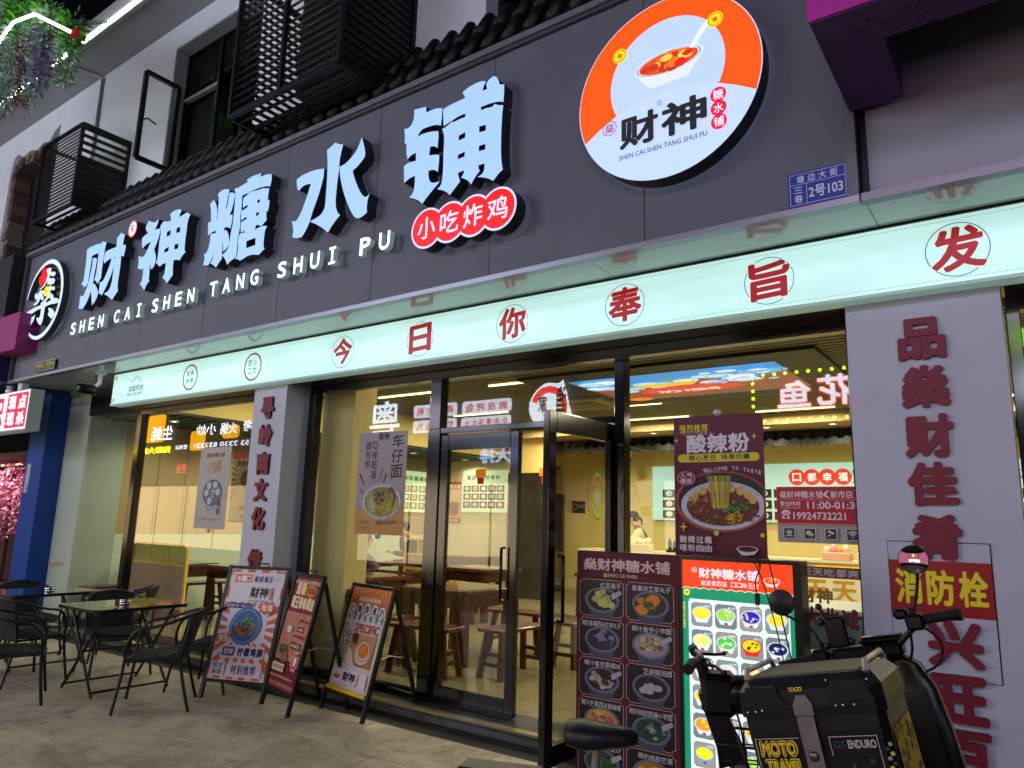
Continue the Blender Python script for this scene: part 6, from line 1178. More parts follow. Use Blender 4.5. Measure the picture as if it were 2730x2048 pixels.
for i in range(2):
    for j in range(5):
        b = MB(); b.L = 0.002; x0 = 0.018 + i * 0.322; z1 = 1.215 - j * 0.231; w_, h_ = 0.305, 0.218; c_ = 0.018
        def notch(q): return [(x0 + c_ + q, z1 - q), (x0 + w_ - c_ - q, z1 - q), (x0 + w_ - c_ - q * .5, z1 - c_ * .6 - q * .5), (x0 + w_ - q, z1 - c_ - q), (x0 + w_ - q, z1 - h_ + c_ + q), (x0 + w_ - c_ - q * .5, z1 - h_ + c_ * .6 + q * .5), (x0 + w_ - c_ - q, z1 - h_ + q), (x0 + c_ + q, z1 - h_ + q), (x0 + c_ + q * .5, z1 - h_ + c_ * .6 + q * .5), (x0 + q, z1 - h_ + c_ + q), (x0 + q, z1 - c_ - q), (x0 + c_ + q * .5, z1 - c_ * .6 - q * .5)][::-1]
        b.poly(F, [notch(0)], pk); b.poly(F, [notch(0.0025)], M('#0d0c0e', 0.4))
        fl_, bt, k_, bs_ = fills[i][j]; bowl(b, F, x0 + w_ * 0.52, z1 - 0.12, 0.118, fl_, bt, rim='#6f7688', line='#2a3560', ry=0.62, body='#3c4352', seed=i * 7 + j, k=k_, bs=bs_)
        if (i + j) % 2 == 0: b.poly(F, [smooth_poly([(x0 + w_ * 0.72, z1 - 0.085), (x0 + w_ * 0.93, z1 - 0.055), (x0 + w_ * 0.97, z1 - 0.075), (x0 + w_ * 0.76, z1 - 0.115)])], M('#9a9aa4', 0.4))
        tx = names[i][j]; wt2 = M('#b8b0b4', 0.45); wl = min(0.27, 0.036 * len(tx)); b.chars(F, tx, x0 + w_ - wl - 0.015, z1 - 0.048, x0 + w_ - 0.015, z1 - 0.016, wt2, gap=0.06, off=0.01); b.build('dish_picture', t)
# backlit menu
t = thing('lit_menu_board', 'backlit orange and green menu stand with rows of colourful dessert pictures', 'menu board', (-1.4, Y4, 0.0))
b = MB(); km = M('#0b0d0e', 0.3)
for lo, hi in (((-1.742, Y4 - 0.012, 0), (-1.725, Y4 + 0.12, 1.385)), ((-1.105, Y4 - 0.012, 0), (-1.062, Y4 + 0.12, 1.385)), ((-1.725, Y4 - 0.012, 1.364), (-1.105, Y4 + 0.12, 1.385)), ((-1.725, Y4 - 0.012, 0), (-1.105, Y4 + 0.12, 0.06)), ((-1.725, Y4 + 0.02, 0.06), (-1.105, Y4 + 0.115, 1.364))): b.box(lo, hi, km)
b.build('frame', t)
F = Fr((-1.725, Y4 - 0.002, 0)); e1 = 1.0; b = MB(); b.L = 0; W_ = 0.62
b.rect(F, 0, 0.06, W_, 1.364, M('#0f9a6c', 0.4, 0.75), n=0, depth=0.001); b.poly(F, [[(0, 1.364), (0, 1.19)] + [(W_ * k / 60, 1.185 + 0.008 * abs(sin(pi * k / 5))) for k in range(61)] + [(W_, 1.364)]], M('#f4eeea', 0.4, 0.9)); b.poly(F, [[(0, 1.364), (0, 1.2)] + [(W_ * k / 60, 1.193 + 0.008 * abs(sin(pi * k / 5))) for k in range(61)] + [(W_, 1.364)]], M('#ea3048', 0.4, 0.9)); b.poly(F, [[(0, 1.364), (0, 1.21)] + [(W_ * k / 60, 1.203 + 0.008 * abs(sin(pi * k / 5))) for k in range(61)] + [(W_, 1.364)]], M('#f4eeea', 0.4, 0.9)); b.poly(F, [[(0, 1.364), (0, 1.22)] + [(W_ * k / 60, 1.207 + 0.008 * abs(sin(pi * k / 5))) for k in range(61)] + [(W_, 1.364)]], M('#f4400c', 0.4, 1.0))
P = [(0.045, 1.15), (0.58, 1.15), (0.595, 1.13), (0.595, 0.09), (0.035, 0.09), (0.035, 1.13)]; b.poly(F, [P[::-1]], M('#e4f2fb', 0.4, 0.93)); b.build('face', t)
b = MB(); b.L = 0.003; wl_ = M('#dfe6ee', 0.4, 0.9); b.text(F, '财神糖水铺', 0.1, 1.268, 0.44, 1.325, wl_, 0.03); b.ring(F, 0.075, 1.31, 0.013, 0.0155, wl_); b.text(F, '燊', 0.067, 1.301, 0.083, 1.319, wl_, 0.0); b.chars(F, '道道香四溢', 0.11, 1.228, 0.265, 1.256, wl_, off=0.01); b.chars(F, '口口味无穷', 0.285, 1.228, 0.44, 1.256, wl_, off=0.01); b.disc(F, 0.028, 1.185, 0.018, M('#ffe02a', 0.4, 1.0)); b.rect(F, 0.022, 1.179, 0.034, 1.191, M('#5a7a1a', 0.4, 0.3)); b.text(F, 'SHEN CAI SHEN.', -0.06, 1.05, 0.085, 1.065, M('#e8e04a', 0.4, 0.9), 0.01, rot=-pi / 2)
bowl(b, F, 0.51, 1.275, 0.045, '#e8502a', ('#ffd23a', '#ff8a3a'), rim='#f0ece8', line='#e83a2a', e=0.9, ry=0.4, k=8); b.build('lettering', t)
cols = ['#f4e41a #f8ee5a', '#9ad84a #d8eeb0', '#1a22b8 #e0c89a', '#ffe83a #f0d01a', '#e8f08a #d8e84a', '#4ad03a #e8ece0', '#f0d81a #3a3a10', '#101c4a #c0ccf0', '#e6dff0 #cfc6e0', '#eee8e0 #d0b8b0', '#f6dc1c #f8f0c8', '#e8dcc0 #c8a860', '#f0e01a #e8a0c0', '#f4e01a #f8b0c8', '#e8e8f0 #9a8ad0', '#d8e84a #4ab03a', '#f0a01a #f8d85a', '#e8d8a0 #a8742a', '#f6e03a #ec7a1a', '#8ad0e8 #f0f4f0', '#f4ec1a #ffff3a', '#e0d8f0 #8a5ac0', '#9ad83a #e0f0b0', '#f0c83a #a85a1a', '#f0c01a #fae04a', '#d86a3a #f0c8a0', '#e8e0c8 #c8b070', '#5ab04a #d8f080']
rims = {6: '#e82a2a', 20: '#7aa0e0'}
for j in range(7):
    for i in range(4):
        k = j * 4 + i; b = MB(); b.L = 0.003; w_, h_ = 0.122, 0.128; x0 = 0.052 + i * 0.138; z1 = 1.132 - j * 0.147; c_ = 0.014
        P = [(x0 + c_, z1 - h_), (x0 + w_ - c_, z1 - h_), (x0 + w_, z1 - h_ + c_), (x0 + w_, z1 - c_), (x0 + w_ - c_, z1), (x0 + c_, z1), (x0, z1 - c_), (x0, z1 - h_ + c_)]
        b.poly(F, [P], M('#3c4a52', 0.4, 0.2)); b.poly(F, [[(x0 + w_ / 2 + (x - x0 - w_ / 2) * 0.975, z1 - h_ / 2 + (z - z1 + h_ / 2) * 0.975) for x, z in P]], M(['#9fb0a8', '#8c9a96', '#b8b8a0'][k % 3], 0.4, 0.55))
        a_, c2 = cols[k].split(); bowl(b, F, x0 + w_ / 2, z1 - 0.056, 0.056, a_, (c2, a_), rim=rims.get(k, '#eef4fb'), line='#3a6ad0' if k not in rims else rims[k], e=0.95, ry=0.64, body=rims.get(k, '#dfe9f4'), seed=k, k=16, bs=0.17)
        b.poly(F, [smooth_poly([(x0 + w_ * .4, z1 - 0.103), (x0 + w_ * .5, z1 - 0.095), (x0 + w_ * .62, z1 - 0.1), (x0 + w_ * .55, z1 - 0.109)])], M('#c0401c', 0.4, 0.5)) if k % 3 else None
        b.text(F, ['芒果西米', '椰汁芋圆', '紫薯西米', '杨枝甘露', '绿豆沙爽', '斑斓糯米', '南瓜小米', '黑糯米粥', '银耳莲子', '红豆汤圆'][k % 10], x0 + 0.075, z1 - 0.022, x0 + 0.116, z1 - 0.012, M('#f4f4f4', 0.4, 0.8), 0.02); b.build('dish_picture', t)

# hanging cable in front of the lit menu
t = thing('power_cable', 'thin black cable with a plug hooked over the top of the lit menu board', 'cable', (-1.3, Y4 - 0.03, 0.6)); b = MB(); yy = Y4 - 0.05
b.tube([(-1.33, yy, 1.40), (-1.29, yy, 1.405), (-1.26, yy, 1.36), (-1.29, yy, 1.27), (-1.283, yy, 1.2)], 0.004, M('#0a0a0a', 0.4), 6, sub=4); b.tube([(-1.27, yy, 1.35), (-1.25, yy, 1.40), (-1.22, yy, 1.40), (-1.17, yy, 1.15), (-1.1, yy, 0.8), (-1.06, yy, 0.6)], 0.004, M('#0a0a0a', 0.4), 6, sub=4); b.tube([(-1.3, yy, 1.38), (-1.26, yy, 1.3), (-1.18, yy, 1.0), (-1.12, yy, 0.62)], 0.0035, M('#0a0a0a', 0.4), 6, sub=4); b.build('cable', t); b = MB(); b.cham((-1.295, yy - 0.01, 1.15), (-1.27, yy + 0.01, 1.21), M('#0a0a0a', 0.4), 0.004); b.tube([(-1.288, yy, 1.15), (-1.288, yy, 1.13)], 0.002, M('#aaaaaa', 0.3, metal=1), 5); b.tube([(-1.278, yy, 1.15), (-1.278, yy, 1.13)], 0.002, M('#aaaaaa', 0.3, metal=1), 5); b.build('plug', t)
# lowered serving window shelf seen between the lit menu and the pillar
t = thing('window_decal_band', 'brown and white decal band with pale characters low on the right window', 'decal', (-1.0, YP, 0.9)); F = Fr((0, YP + 0.002, 0))
b = MB(); b.rect(F, -1.25, 1.27, -0.905, 1.335, M('#6d4a34', 0.5), n=0, depth=0.001); b.L = 0.0014; b.chars(F, '天天吃都爽', -1.24, 1.28, -0.91, 1.325, M('#bdb6a4', 0.5), off=0.03); b.build('band', t)
b = MB(); b.L = 0.0; b.chars(F, '大北减', -1.24, 0.98, -0.92, 1.10, M('#7a2a26', 0.5), gap=0.1, off=0.05); b.chars(F, '财神', -1.26, 1.12, -1.06, 1.21, M('#9a7434', 0.5), gap=0.05, off=0.04); b.build('lettering', t)
t = thing('display_chiller', 'pale display chiller cabinet with lit dishes behind the lower right window', 'display cabinet', (-1.3, 5.6, 0.1)); box('top_slab', (-1.9, 5.2, 1.02), (-0.3, 5.9, 1.05), M('#cfd0c4', 0.3), t, c=0.004); box('front_panel', (-1.85, 5.25, 0.78), (-0.35, 5.29, 1.018), M('#7f8890', 0.4), t); box('lit_shelf', (-1.85, 5.26, 0.52), (-0.35, 5.85, 0.775), M('#d8e8b8', 0.4, 0.5), t); box('cabinet', (-1.85, 5.25, 0.1), (-0.35, 5.88, 0.518), M('#8a8d90', 0.4), t)
b = MB(); F = Fr((0, 5.258, 0)); cells(b, F, -1.8, 0.75, 10, 1, 0.12, 0.16, 0.02, 0.02, 0.6, 6, bg='#c8b83a'); b.build('dish_labels', t)

# ============================================================ OUTDOOR TABLES AND CHAIRS
FB = M('#050708', 0.35, spec=0.4); WK = M('#1d2124', 0.6, bump=0.9, bs=120, noise=0.3, ns=90)
def mk_chair(lab):
    t = thing('wicker_chair', lab, 'chair', group='black wicker armchairs at the outdoor tables')
    b = MB()                                                          # woven seat with rounded corners and a rolled front
    n = 10; vs = []; 
    def sp(u, v): x = u * 0.235 * (1 - 0.06 * max(0, v)); y = v * 0.225; z = 0.425 - 0.018 * (1 - u * u) - (0.03 * max(0, -v - 0.75) * 4) + 0.01 * v; return (x, y, z)
    for top in (0, -0.022):
        for i in range(n + 1):
            for j in range(n + 1):
                u, v = -1 + 2 * i / n, -1 + 2 * j / n
                if abs(u) == 1 and abs(v) == 1: u *= 0.93; v *= 0.93
                x, y, z = sp(u, v); vs.append((x, y, z + top))
    N2 = (n + 1) ** 2; fs = []
    for i in range(n):
        for j in range(n): a = i * (n + 1) + j; fs.append((a, a + n + 1, a + n + 2, a + 1)); fs.append((N2 + a, N2 + a + 1, N2 + a + n + 2, N2 + a + n + 1))
    rim = [i * (n + 1) for i in range(n + 1)] + [n * (n + 1) + j for j in range(1, n + 1)] + [i * (n + 1) + n for i in range(n - 1, -1, -1)] + [j for j in range(n - 1, 0, -1)]
    for k in range(len(rim)): a, c = rim[k], rim[(k + 1) % len(rim)]; fs.append((c, a, N2 + a, N2 + c))
    b.add(vs, fs, WK, True)
    for k in range(17): v = -0.9 + 1.8 * k / 16; b.tube([tuple(Vector(sp(u, v)) + Vector((0, 0, 0.002))) for u in (-0.97, -0.5, 0, 0.5, 0.97)], 0.0045, WK, 4)
    b.build('seat', t)
    b = MB()
    def bp(u, s_): a = u * 0.95; return Vector((sin(a) * 0.25, 0.10 + cos(a) * (0.13 + 0.09 * s_), 0.42 + 0.33 * s_ - 0.025 * u * u * s_))
    vs = []; m_ = 14; h_ = 7
    for off in (0, 0.012):
        for i in range(m_ + 1):
            for j in range(h_ + 1): vs.append(bp(-1 + 2 * i / m_, j / h_) + Vector((0, off, 0)))
    N2 = (m_ + 1) * (h_ + 1); fs = []
    for i in range(m_):
        for j in range(h_): a = i * (h_ + 1) + j; fs.append((a, a + h_ + 1, a + h_ + 2, a + 1)); fs.append((N2 + a, N2 + a + 1, N2 + a + h_ + 2, N2 + a + h_ + 1))
    b.add(vs, fs, WK, True)
    for i in range(19): u = -0.95 + 1.9 * i / 18; b.tube([bp(u, s_) - Vector((0, 0.004, 0)) for s_ in (0.02, 0.35, 0.7, 0.98)], 0.006, WK, 5)
    b.build('backrest', t)
    for s_ in (-1, 1):
        b = MB(); b.tube([(s_ * 0.235, -0.20, 0.40), (s_ * 0.255, -0.195, 0.52), (s_ * 0.265, -0.13, 0.63), (s_ * 0.275, 0.0, 0.66), (s_ * 0.26, 0.14, 0.70), (s_ * 0.17, 0.26, 0.745), (0, 0.325, 0.765)], 0.0125, FB, 8, sub=4); b.build('arm', t)
        b = MB(); b.tube([(s_ * 0.275, -0.25, 0), (s_ * 0.25, -0.215, 0.25), (s_ * 0.235, -0.20, 0.42)], 0.0125, FB, 8, sub=3); b.build('leg', t)
        b = MB(); b.tube([(s_ * 0.25, 0.30, 0), (s_ * 0.225, 0.23, 0.25), (s_ * 0.21, 0.20, 0.43), (s_ * 0.215, 0.235, 0.60), (s_ * 0.2, 0.25, 0.735)], 0.0125, FB, 8, sub=3); b.build('leg', t)
    b = MB(); b.tube([(-0.235, -0.2, 0.395), (0.235, -0.2, 0.395)], 0.011, FB, 8); b.tube([(-0.215, 0.2, 0.395), (0.215, 0.2, 0.395)], 0.011, FB, 8)
    for s_ in (-1, 1): b.tube([(s_ * 0.235, -0.2, 0.395), (s_ * 0.215, 0.2, 0.395)], 0.011, FB, 8)
    b.build('seat_frame', t); return t
def face(dx, dy): return math.atan2(dx, -dy)        # chair looks along -Y when unrotated
CH = [(-6.0, 3.42, face(-.61, -.79), 'black wicker armchair nearest the camera, at the right corner of the front table'), (-6.28, 4.08, face(-.85, -.45), 'black wicker armchair behind it, between the front table and the white sandwich board'), (-6.98, 2.74, face(.42, .9), 'black wicker armchair cut by the left picture edge, nearest the camera there'), (-7.72, 3.12, face(-.1, .99), 'black wicker armchair between the two outdoor tables, its arms rising to the right'), (-7.42, 3.78, face(.98, -.15), 'black wicker armchair tucked under the far left side of the front table'), (-8.15, 4.2, face(-.55, -.83), 'black wicker armchair at the far right corner of the back table, before the corner post'), (-9.0, 3.6, face(.98, .1), 'black wicker armchair on the far left side of the back table, against the blue pillar'), (-8.3, 2.75, face(.1, .99), 'black wicker armchair at the near side of the back table, at the very left edge')]
proto = mk_chair(CH[0][3])
for i, (x, y, a, l_) in enumerate(CH):
    o = proto if i == 0 else copy_tree(proto); o.location = (x, y, 0); o.rotation_euler.z = a; o['label'] = l_
def mk_otable(lab):
    t = thing('outdoor_table', lab, 'table', group='black outdoor tables with dark glass tops')
    b = MB(); w2, d2, r_ = 0.36, 0.43, 0.07; F = Fr((0, 0, 0.70), (1, 0, 0), (0, 1, 0)); b.rrect(F, -w2, -d2, w2, d2, r_, FB, n=0, depth=0.024); b.build('table_rim', t)
    b = MB(); b.rrect(F, -w2 + 0.012, -d2 + 0.012, w2 - 0.012, d2 - 0.012, r_ - 0.01, M('#0c0f10', 0.02, spec=1.0, coat=1.0), n=0.0245, depth=0.003); b.build('glass_top', t)
    for sy in (-1, 1):
        b = MB()
        for s_ in (-1, 1): b.tube([(s_ * 0.29, sy * 0.30 + s_ * 0.012, 0.695), (-s_ * 0.31, sy * 0.33 + s_ * 0.012, 0.0)], 0.013, FB, 8)
        b.build('leg', t)
    b = MB(); b.tube([(0.27, -0.33, 0.05), (0.27, 0.33, 0.05)], 0.01, FB, 6); b.build('stretcher', t); b = MB(); b.tube([(-0.27, -0.33, 0.05), (-0.27, 0.33, 0.05)], 0.01, FB, 6); b.build('stretcher', t); b = MB(); b.tube([(0, -0.31, 0.35), (0, 0.31, 0.35)], 0.01, FB, 6); b.build('stretcher', t); return t
TT = [(-6.87, 3.545, 'front black outdoor table with a rounded dark glass top, nearest the sandwich boards'), (-8.45, 3.52, 'back black outdoor table with a glass top, at the left edge before the blue pillar')]
proto = mk_otable(TT[0][2])
for i, (x, y, l_) in enumerate(TT):
    o = proto if i == 0 else copy_tree(proto); o.location = (x, y, 0); o['label'] = l_
for x, y, l_ in ((-6.78, 3.5, 'small steel ashtray on the front outdoor table'), (-8.3, 3.5, 'small steel ashtray on the back outdoor table')):
    t = thing('ashtray', l_, 'ashtray', (x, y, 0.728), group='steel ashtrays'); b = MB(); b.lathe([(0, 0.002), (0.045, 0), (0.048, 0.02), (0.044, 0.02), (0.044, 0.018), (0.048, 0.018), (0.05, 0.042), (0.045, 0.042), (0.042, 0.01), (0, 0.01)], (x, y, 0.728), M('#b8babd', 0.18, metal=0.95), 22); b.build('dish', t)
for x, y, a, l_ in ((-6.62, 3.78, 12, 'orange and cream menu card at the far right of the front table'), (-6.7, 3.33, -6, 'plain cream card on the near right of the front table'), (-7.1, 3.25, 8, 'pink and cream card on the left of the front table'), (-8.25, 3.8, 10, 'pale card on the back outdoor table')):
    t = thing('menu_card', l_, 'card', (x, y, 0.728), radians(a)); b = MB(); b.box((x - .07, y - .045, .728), (x + .07, y + .045, .7295), M('#b8955a' if 'orange' in l_ else '#a89c7c', 0.5)); b.box((x - .065, y + .005, .7296), (x + .0, y + .04, .7302), M('#a0482a', 0.5)) if 'pl' not in l_ else None; b.build('card', t)
# ============================================================ TWO-WHEELERS
PB = M('#060809', 0.34, noise=0.15, ns=30, spec=0.35); RB = M('#050606', 0.7, bump=0.3, bs=200); MT = M('#8c8c88', 0.35, metal=0.7, noise=0.15, ns=20); BX = M('#080b0e', 0.42, noise=0.2, ns=14, bump=0.1, bs=120)
sc_ = thing('electric_scooter', 'black electric scooter parked nose to the shop, leaning left, with mirrors and wide handlebar', 'scooter')
def wheel(par, x, y, r_, w_):
    b = MB(); b.lathe([(r_ * 0.62, -w_ * .4), (r_ * 0.9, -w_ * .5), (r_, -w_ * .25), (r_, w_ * .25), (r_ * 0.9, w_ * .5), (r_ * 0.62, w_ * .4), (r_ * 0.62, -w_ * .4)], (x, y, r_), RB, 28, 'x'); t_ = b.build('wheel', par)
    b = MB(); b.lathe([(0, -.03), (0.04, -.03), (0.04, .03), (0, .03)], (x, y, r_), MT, 14, 'x'); [b.beam((x, y, r_), (x, y + r_ * .64 * cos(a), r_ + r_ * .64 * sin(a)), 0.02, 0.03, MT, up=(1, 0, 0)) for a in [2 * pi * k / 5 for k in range(5)]]; b.lathe([(r_ * 0.6, -w_ * .38), (r_ * 0.63, -w_ * .38), (r_ * 0.63, w_ * .38), (r_ * 0.6, w_ * .38), (r_ * 0.6, -w_ * .38)], (x, y, r_), MT, 24, 'x'); b.build('rim', t_)
wheel(sc_, 0, 0.22, 0.21, 0.09); wheel(sc_, 0, 1.42, 0.21, 0.085)
b = MB()                                                             # tail body and seat
for (y, w_, z0, z1) in (): pass
secs = [(-0.02, 0.08, 0.50, 0.62), (0.15, 0.13, 0.46, 0.68), (0.45, 0.16, 0.36, 0.66), (0.62, 0.15, 0.26, 0.6), (0.70, 0.14, 0.24, 0.34), (0.95, 0.15, 0.22, 0.30), (1.05, 0.16, 0.24, 0.34)]
vs = []
for (y, w_, z0, z1) in secs:
    for k in range(12): a = 2 * pi * k / 12; vs.append((w_ * max(-1, min(1, 1.25 * cos(a))), y, (z0 + z1) / 2 + (z1 - z0) / 2 * max(-1, min(1, 1.25 * sin(a)))))
b.add(vs, [(i * 12 + k, i * 12 + (k + 1) % 12, (i + 1) * 12 + (k + 1) % 12, (i + 1) * 12 + k) for i in range(len(secs) - 1) for k in range(12)], PB, True); b.add(vs[:12], [tuple(range(12))], PB); b.build('body_shell', sc_)
b = MB(); b.cham((-0.13, 0.1, 0.68), (0.13, 0.66, 0.77), RB, 0.03); b.build('seat', sc_)
b = MB(); vs = []                                                    # leg shield
prof = [(0.16, 0.30, 1.08), (0.19, 0.45, 1.02), (0.215, 0.65, 0.97), (0.215, 0.80, 0.95), (0.20, 0.95, 0.965), (0.16, 1.04, 0.99), (0.09, 1.08, 1.01)]
for off in (0, 0.09):
    for (w_, z, y) in prof:
        for k in range(9): u = -1 + k / 4; vs.append((u * w_, y + off + 0.05 * (1 - u * u) + (0.03 if off else 0) * (1 - abs(u)), z))
n_ = len(prof) * 9; fs = []
for i in range(len(prof) - 1):
    for k in range(8): a = i * 9 + k; fs.append((a, a + 1, a + 10, a + 9)); fs.append((n_ + a, n_ + a + 9, n_ + a + 10, n_ + a + 1))
for i in range(len(prof) - 1):
    for k in (0, 8): a = i * 9 + k; c_ = a + 9; fs.append((a, c_, n_ + c_, n_ + a) if k == 0 else (c_, a, n_ + a, n_ + c_))
fs += [((len(prof) - 1) * 9 + k, (len(prof) - 1) * 9 + k + 1, n_ + (len(prof) - 1) * 9 + k + 1, n_ + (len(prof) - 1) * 9 + k) for k in range(8)]
b.add(vs, fs, PB, True); b.build('leg_shield', sc_)
b = MB(); b.lathe([(0.034, -0.004), (0.034, 0.012), (0.03, 0.012), (0.026, -0.002), (0, -0.002)], (-0.085, 0.975, 0.87), M('#1a1d20', 0.3), 20, 'y'); b.ring(Fr((0, 0.962, 0)), -0.085, 0.87, 0.027, 0.031, M('#6a6d70', 0.3, metal=0.7), n=0); b.build('key_switch', sc_)
b = MB(); b.tube([(0, 1.05, 0.95), (0, 1.28, 0.55), (0, 1.42, 0.21)], 0.03, PB, 10); b.cham((-0.07, 1.2, 0.38), (0.07, 1.6, 0.45), PB, 0.02); b.build('front_fork', sc_)
# handlebar
b = MB(); b.tube([(-0.31, 0.90, 1.088), (-0.20, 0.95, 1.10), (-0.10, 0.985, 1.115), (0.0, 1.0, 1.10), (0.10, 0.99, 1.11), (0.17, 0.985, 1.16), (0.23, 0.97, 1.20), (0.36, 0.94, 1.21)], 0.012, PB, 8, sub=4); b.tube([(0, 1.0, 1.10), (0, 1.04, 0.98)], 0.03, PB, 10); b.cham((-0.14, 0.96, 1.075), (0.13, 1.05, 1.125), PB, 0.012); b.build('handlebar', sc_)
for a, c_, l_ in (((-0.335, 0.89, 1.084), (-0.21, 0.945, 1.098), 0), ((0.235, 0.968, 1.20), (0.365, 0.935, 1.212), 1)):
    b = MB(); b.tube([a, c_], 0.0185, RB, 12)
    A, C_ = Vector(a), Vector(c_)
    for k in range(9): p = A.lerp(C_, (k + 0.5) / 9); d_ = (C_ - A).normalized() * 0.004; b.tube([p - d_, p + d_], 0.0198, RB, 12)
    b.build('grip', sc_)
b = MB(); b.tube([(-0.21, 0.99, 1.10), (-0.30, 0.985, 1.085), (-0.36, 0.955, 1.07)], 0.007, PB, 6); b.build('brake_lever', sc_)
b = MB(); b.tube([(0.22, 1.01, 1.195), (0.3, 1.02, 1.19), (0.36, 0.99, 1.185)], 0.007, PB, 6); b.build('brake_lever', sc_)
b = MB(); b.cham((0.17, 0.93, 1.165), (0.235, 1.0, 1.225), PB, 0.01); b.build('switch_block', sc_); b = MB(); b.cham((-0.21, 0.93, 1.07), (-0.145, 1.0, 1.13), PB, 0.01); b.build('switch_block', sc_); b = MB(); b.cham((0.13, 0.95, 1.21), (0.185, 1.0, 1.25), PB, 0.012); b.build('switch_block', sc_)
for s_, c_, base, mid in ((0, (-0.276, 0.93, 1.332), (-0.17, 0.97, 1.13), (-0.19, 0.97, 1.2)), (1, (0.262, 0.95, 1.425), (0.20, 0.97, 1.22), (0.235, 0.97, 1.30))):
    b = MB(); b.tube([base, mid, tuple(Vector(c_) + Vector((0, 0.012, -0.05)))], 0.006, PB, 7, sub=4); b.tube([base, tuple(Vector(base) + Vector((0, 0, 0.03)))], 0.011, PB, 8); b.build('mirror_stem', sc_)
    # round mirror: bright one tilts to the signs, dark one shows its shell
    b = MB(); b.lathe([(0, 0.016), (0.035, 0.014), (0.052, 0.005), (0.055, -0.003), (0.052, -0.006)], c_, PB, 26, 'y'); m_ = b.build('mirror_shell', sc_)
    b = MB(); b.lathe([(0.0, -0.009), (0.015, -0.0087), (0.03, -0.0076), (0.042, -0.0062), (0.052, -0.005)], c_, M('#c8ccd0', 0.03, metal=1.0) if s_ else M('#14171a', 0.25), 26, 'y'); b.build('mirror_glass', m_)
b = MB(); b.cham((-0.03, 0.985, 1.125), (0.14, 1.07, 1.155), PB, 0.012); b.rrect(Fr((0, 0, 1.1555), (1, 0, 0), (0, 1, 0)), -0.02, 0.995, 0.13, 1.06, 0.008, M('#1e2328', 0.12, spec=0.8), n=0); b.build('dashboard', sc_)
b = MB(); b.cham((-0.13, 0.93, 1.13), (-0.05, 0.965, 1.25), PB, 0.008)                          # phone clamp
for x, z in ((-0.14, 1.14), (-0.04, 1.15), (-0.14, 1.235), (-0.04, 1.24)): b.ell((x, 0.935, z), (0.014, 0.012, 0.016), PB, 8, 6)
b.tube([(-0.12, 0.95, 1.25), (-0.135, 0.95, 1.29)], 0.007, PB, 6); b.ell((-0.137, 0.95, 1.295), 0.014, PB, 8, 6); b.poly(Fr((0, 0.93, 0)), [[(-0.045, 1.22), (-0.02, 1.21), (-0.035, 1.27)]], PB, n=0, depth=0.012); b.build('phone_holder', sc_)
for pts in ([(0.2, 0.98, 1.19), (0.26, 1.0, 1.12), (0.23, 1.03, 1.03), (0.1, 1.06, 0.98)], [(0.17, 0.98, 1.15), (0.15, 1.02, 1.08), (0.1, 1.05, 1.0)], [(-0.18, 0.97, 1.09), (-0.12, 1.03, 1.04), (-0.02, 1.06, 0.98)]): b = MB(); b.tube(pts, 0.005, RB, 6, sub=4); b.build('cable', sc_)
b = MB(); b.tube([(-0.1, 0.5, 0.28), (-0.22, 0.5, 0.0)], 0.011, PB, 8); b.build('side_stand', sc_)
sc_.location = (-0.39, 2.35, 0); sc_.rotation_euler = (0, radians(-12), 0)

# top box on the scooter rack
tb = thing('top_box', 'large dusty black top box with steel latch and yellow stickers on the scooter', 'top box'); x0, x1 = -0.205, 0.215; z0, z1, zl = 0.80, 1.055, 1.15
def loft(b, secs, mat):
    "secs: rings of equal length"
    n = len(secs[0]); vs = [p for s_ in secs for p in s_]
    b.add(vs, [(i * n + k, i * n + (k + 1) % n, (i + 1) * n + (k + 1) % n, (i + 1) * n + k) for i in range(len(secs) - 1) for k in range(n)], mat); b.add(secs[0], [tuple(range(n))[::-1]], mat); b.add(secs[-1], [tuple(range(n))], mat)
def ring8(x0, x1, y0, y1, c_, z): return [(x0 + c_, y0, z), (x1 - c_, y0, z), (x1, y0 + c_, z), (x1, y1 - c_, z), (x1 - c_, y1, z), (x0 + c_, y1, z), (x0, y1 - c_, z), (x0, y0 + c_, z)]
b = MB(); loft(b, [ring8(x0 + .02, x1 - .02, 0.012, 0.34, 0.02, z0), ring8(x0 + .008, x1 - .008, 0.003, 0.35, 0.022, z0 + 0.2), ring8(x0 + .008, x1 - .008, 0.003, 0.35, 0.022, z1 - 0.012)], BX); b.build('body', tb)
b = MB(); LD = M('#15181a', 0.45, noise=0.3, ns=14); loft(b, [ring8(x0 + .002, x1 - .002, -0.004, 0.356, 0.024, z1 - 0.011), ring8(x0, x1, -0.006, 0.358, 0.026, z1 + 0.012), ring8(x0 + 0.002, x1 - 0.002, -0.004, 0.356, 0.03, zl - 0.035), ring8(x0 + 0.03, x1 - 0.03, 0.022, 0.33, 0.035, zl)], BX); b.build('lid', tb)
b = MB(); b.box((x0 + 0.055, 0.04, zl), (x1 - 0.055, 0.31, zl + 0.004), M('#4a4a3c', 0.6, noise=0.4, ns=14, stretch=(1, 3, 1))); b.build('lid_plate', tb)
for x in (x0 + 0.035, x1 - 0.035): 
    b = MB(); b.tube([(x, 0.03, zl - 0.005), (x, 0.05, zl + 0.022), (x, 0.29, zl + 0.022), (x, 0.32, zl - 0.005)], 0.0085, M('#b0b0aa', 0.35, metal=0.5), 10); b.build('carry_rail', tb)
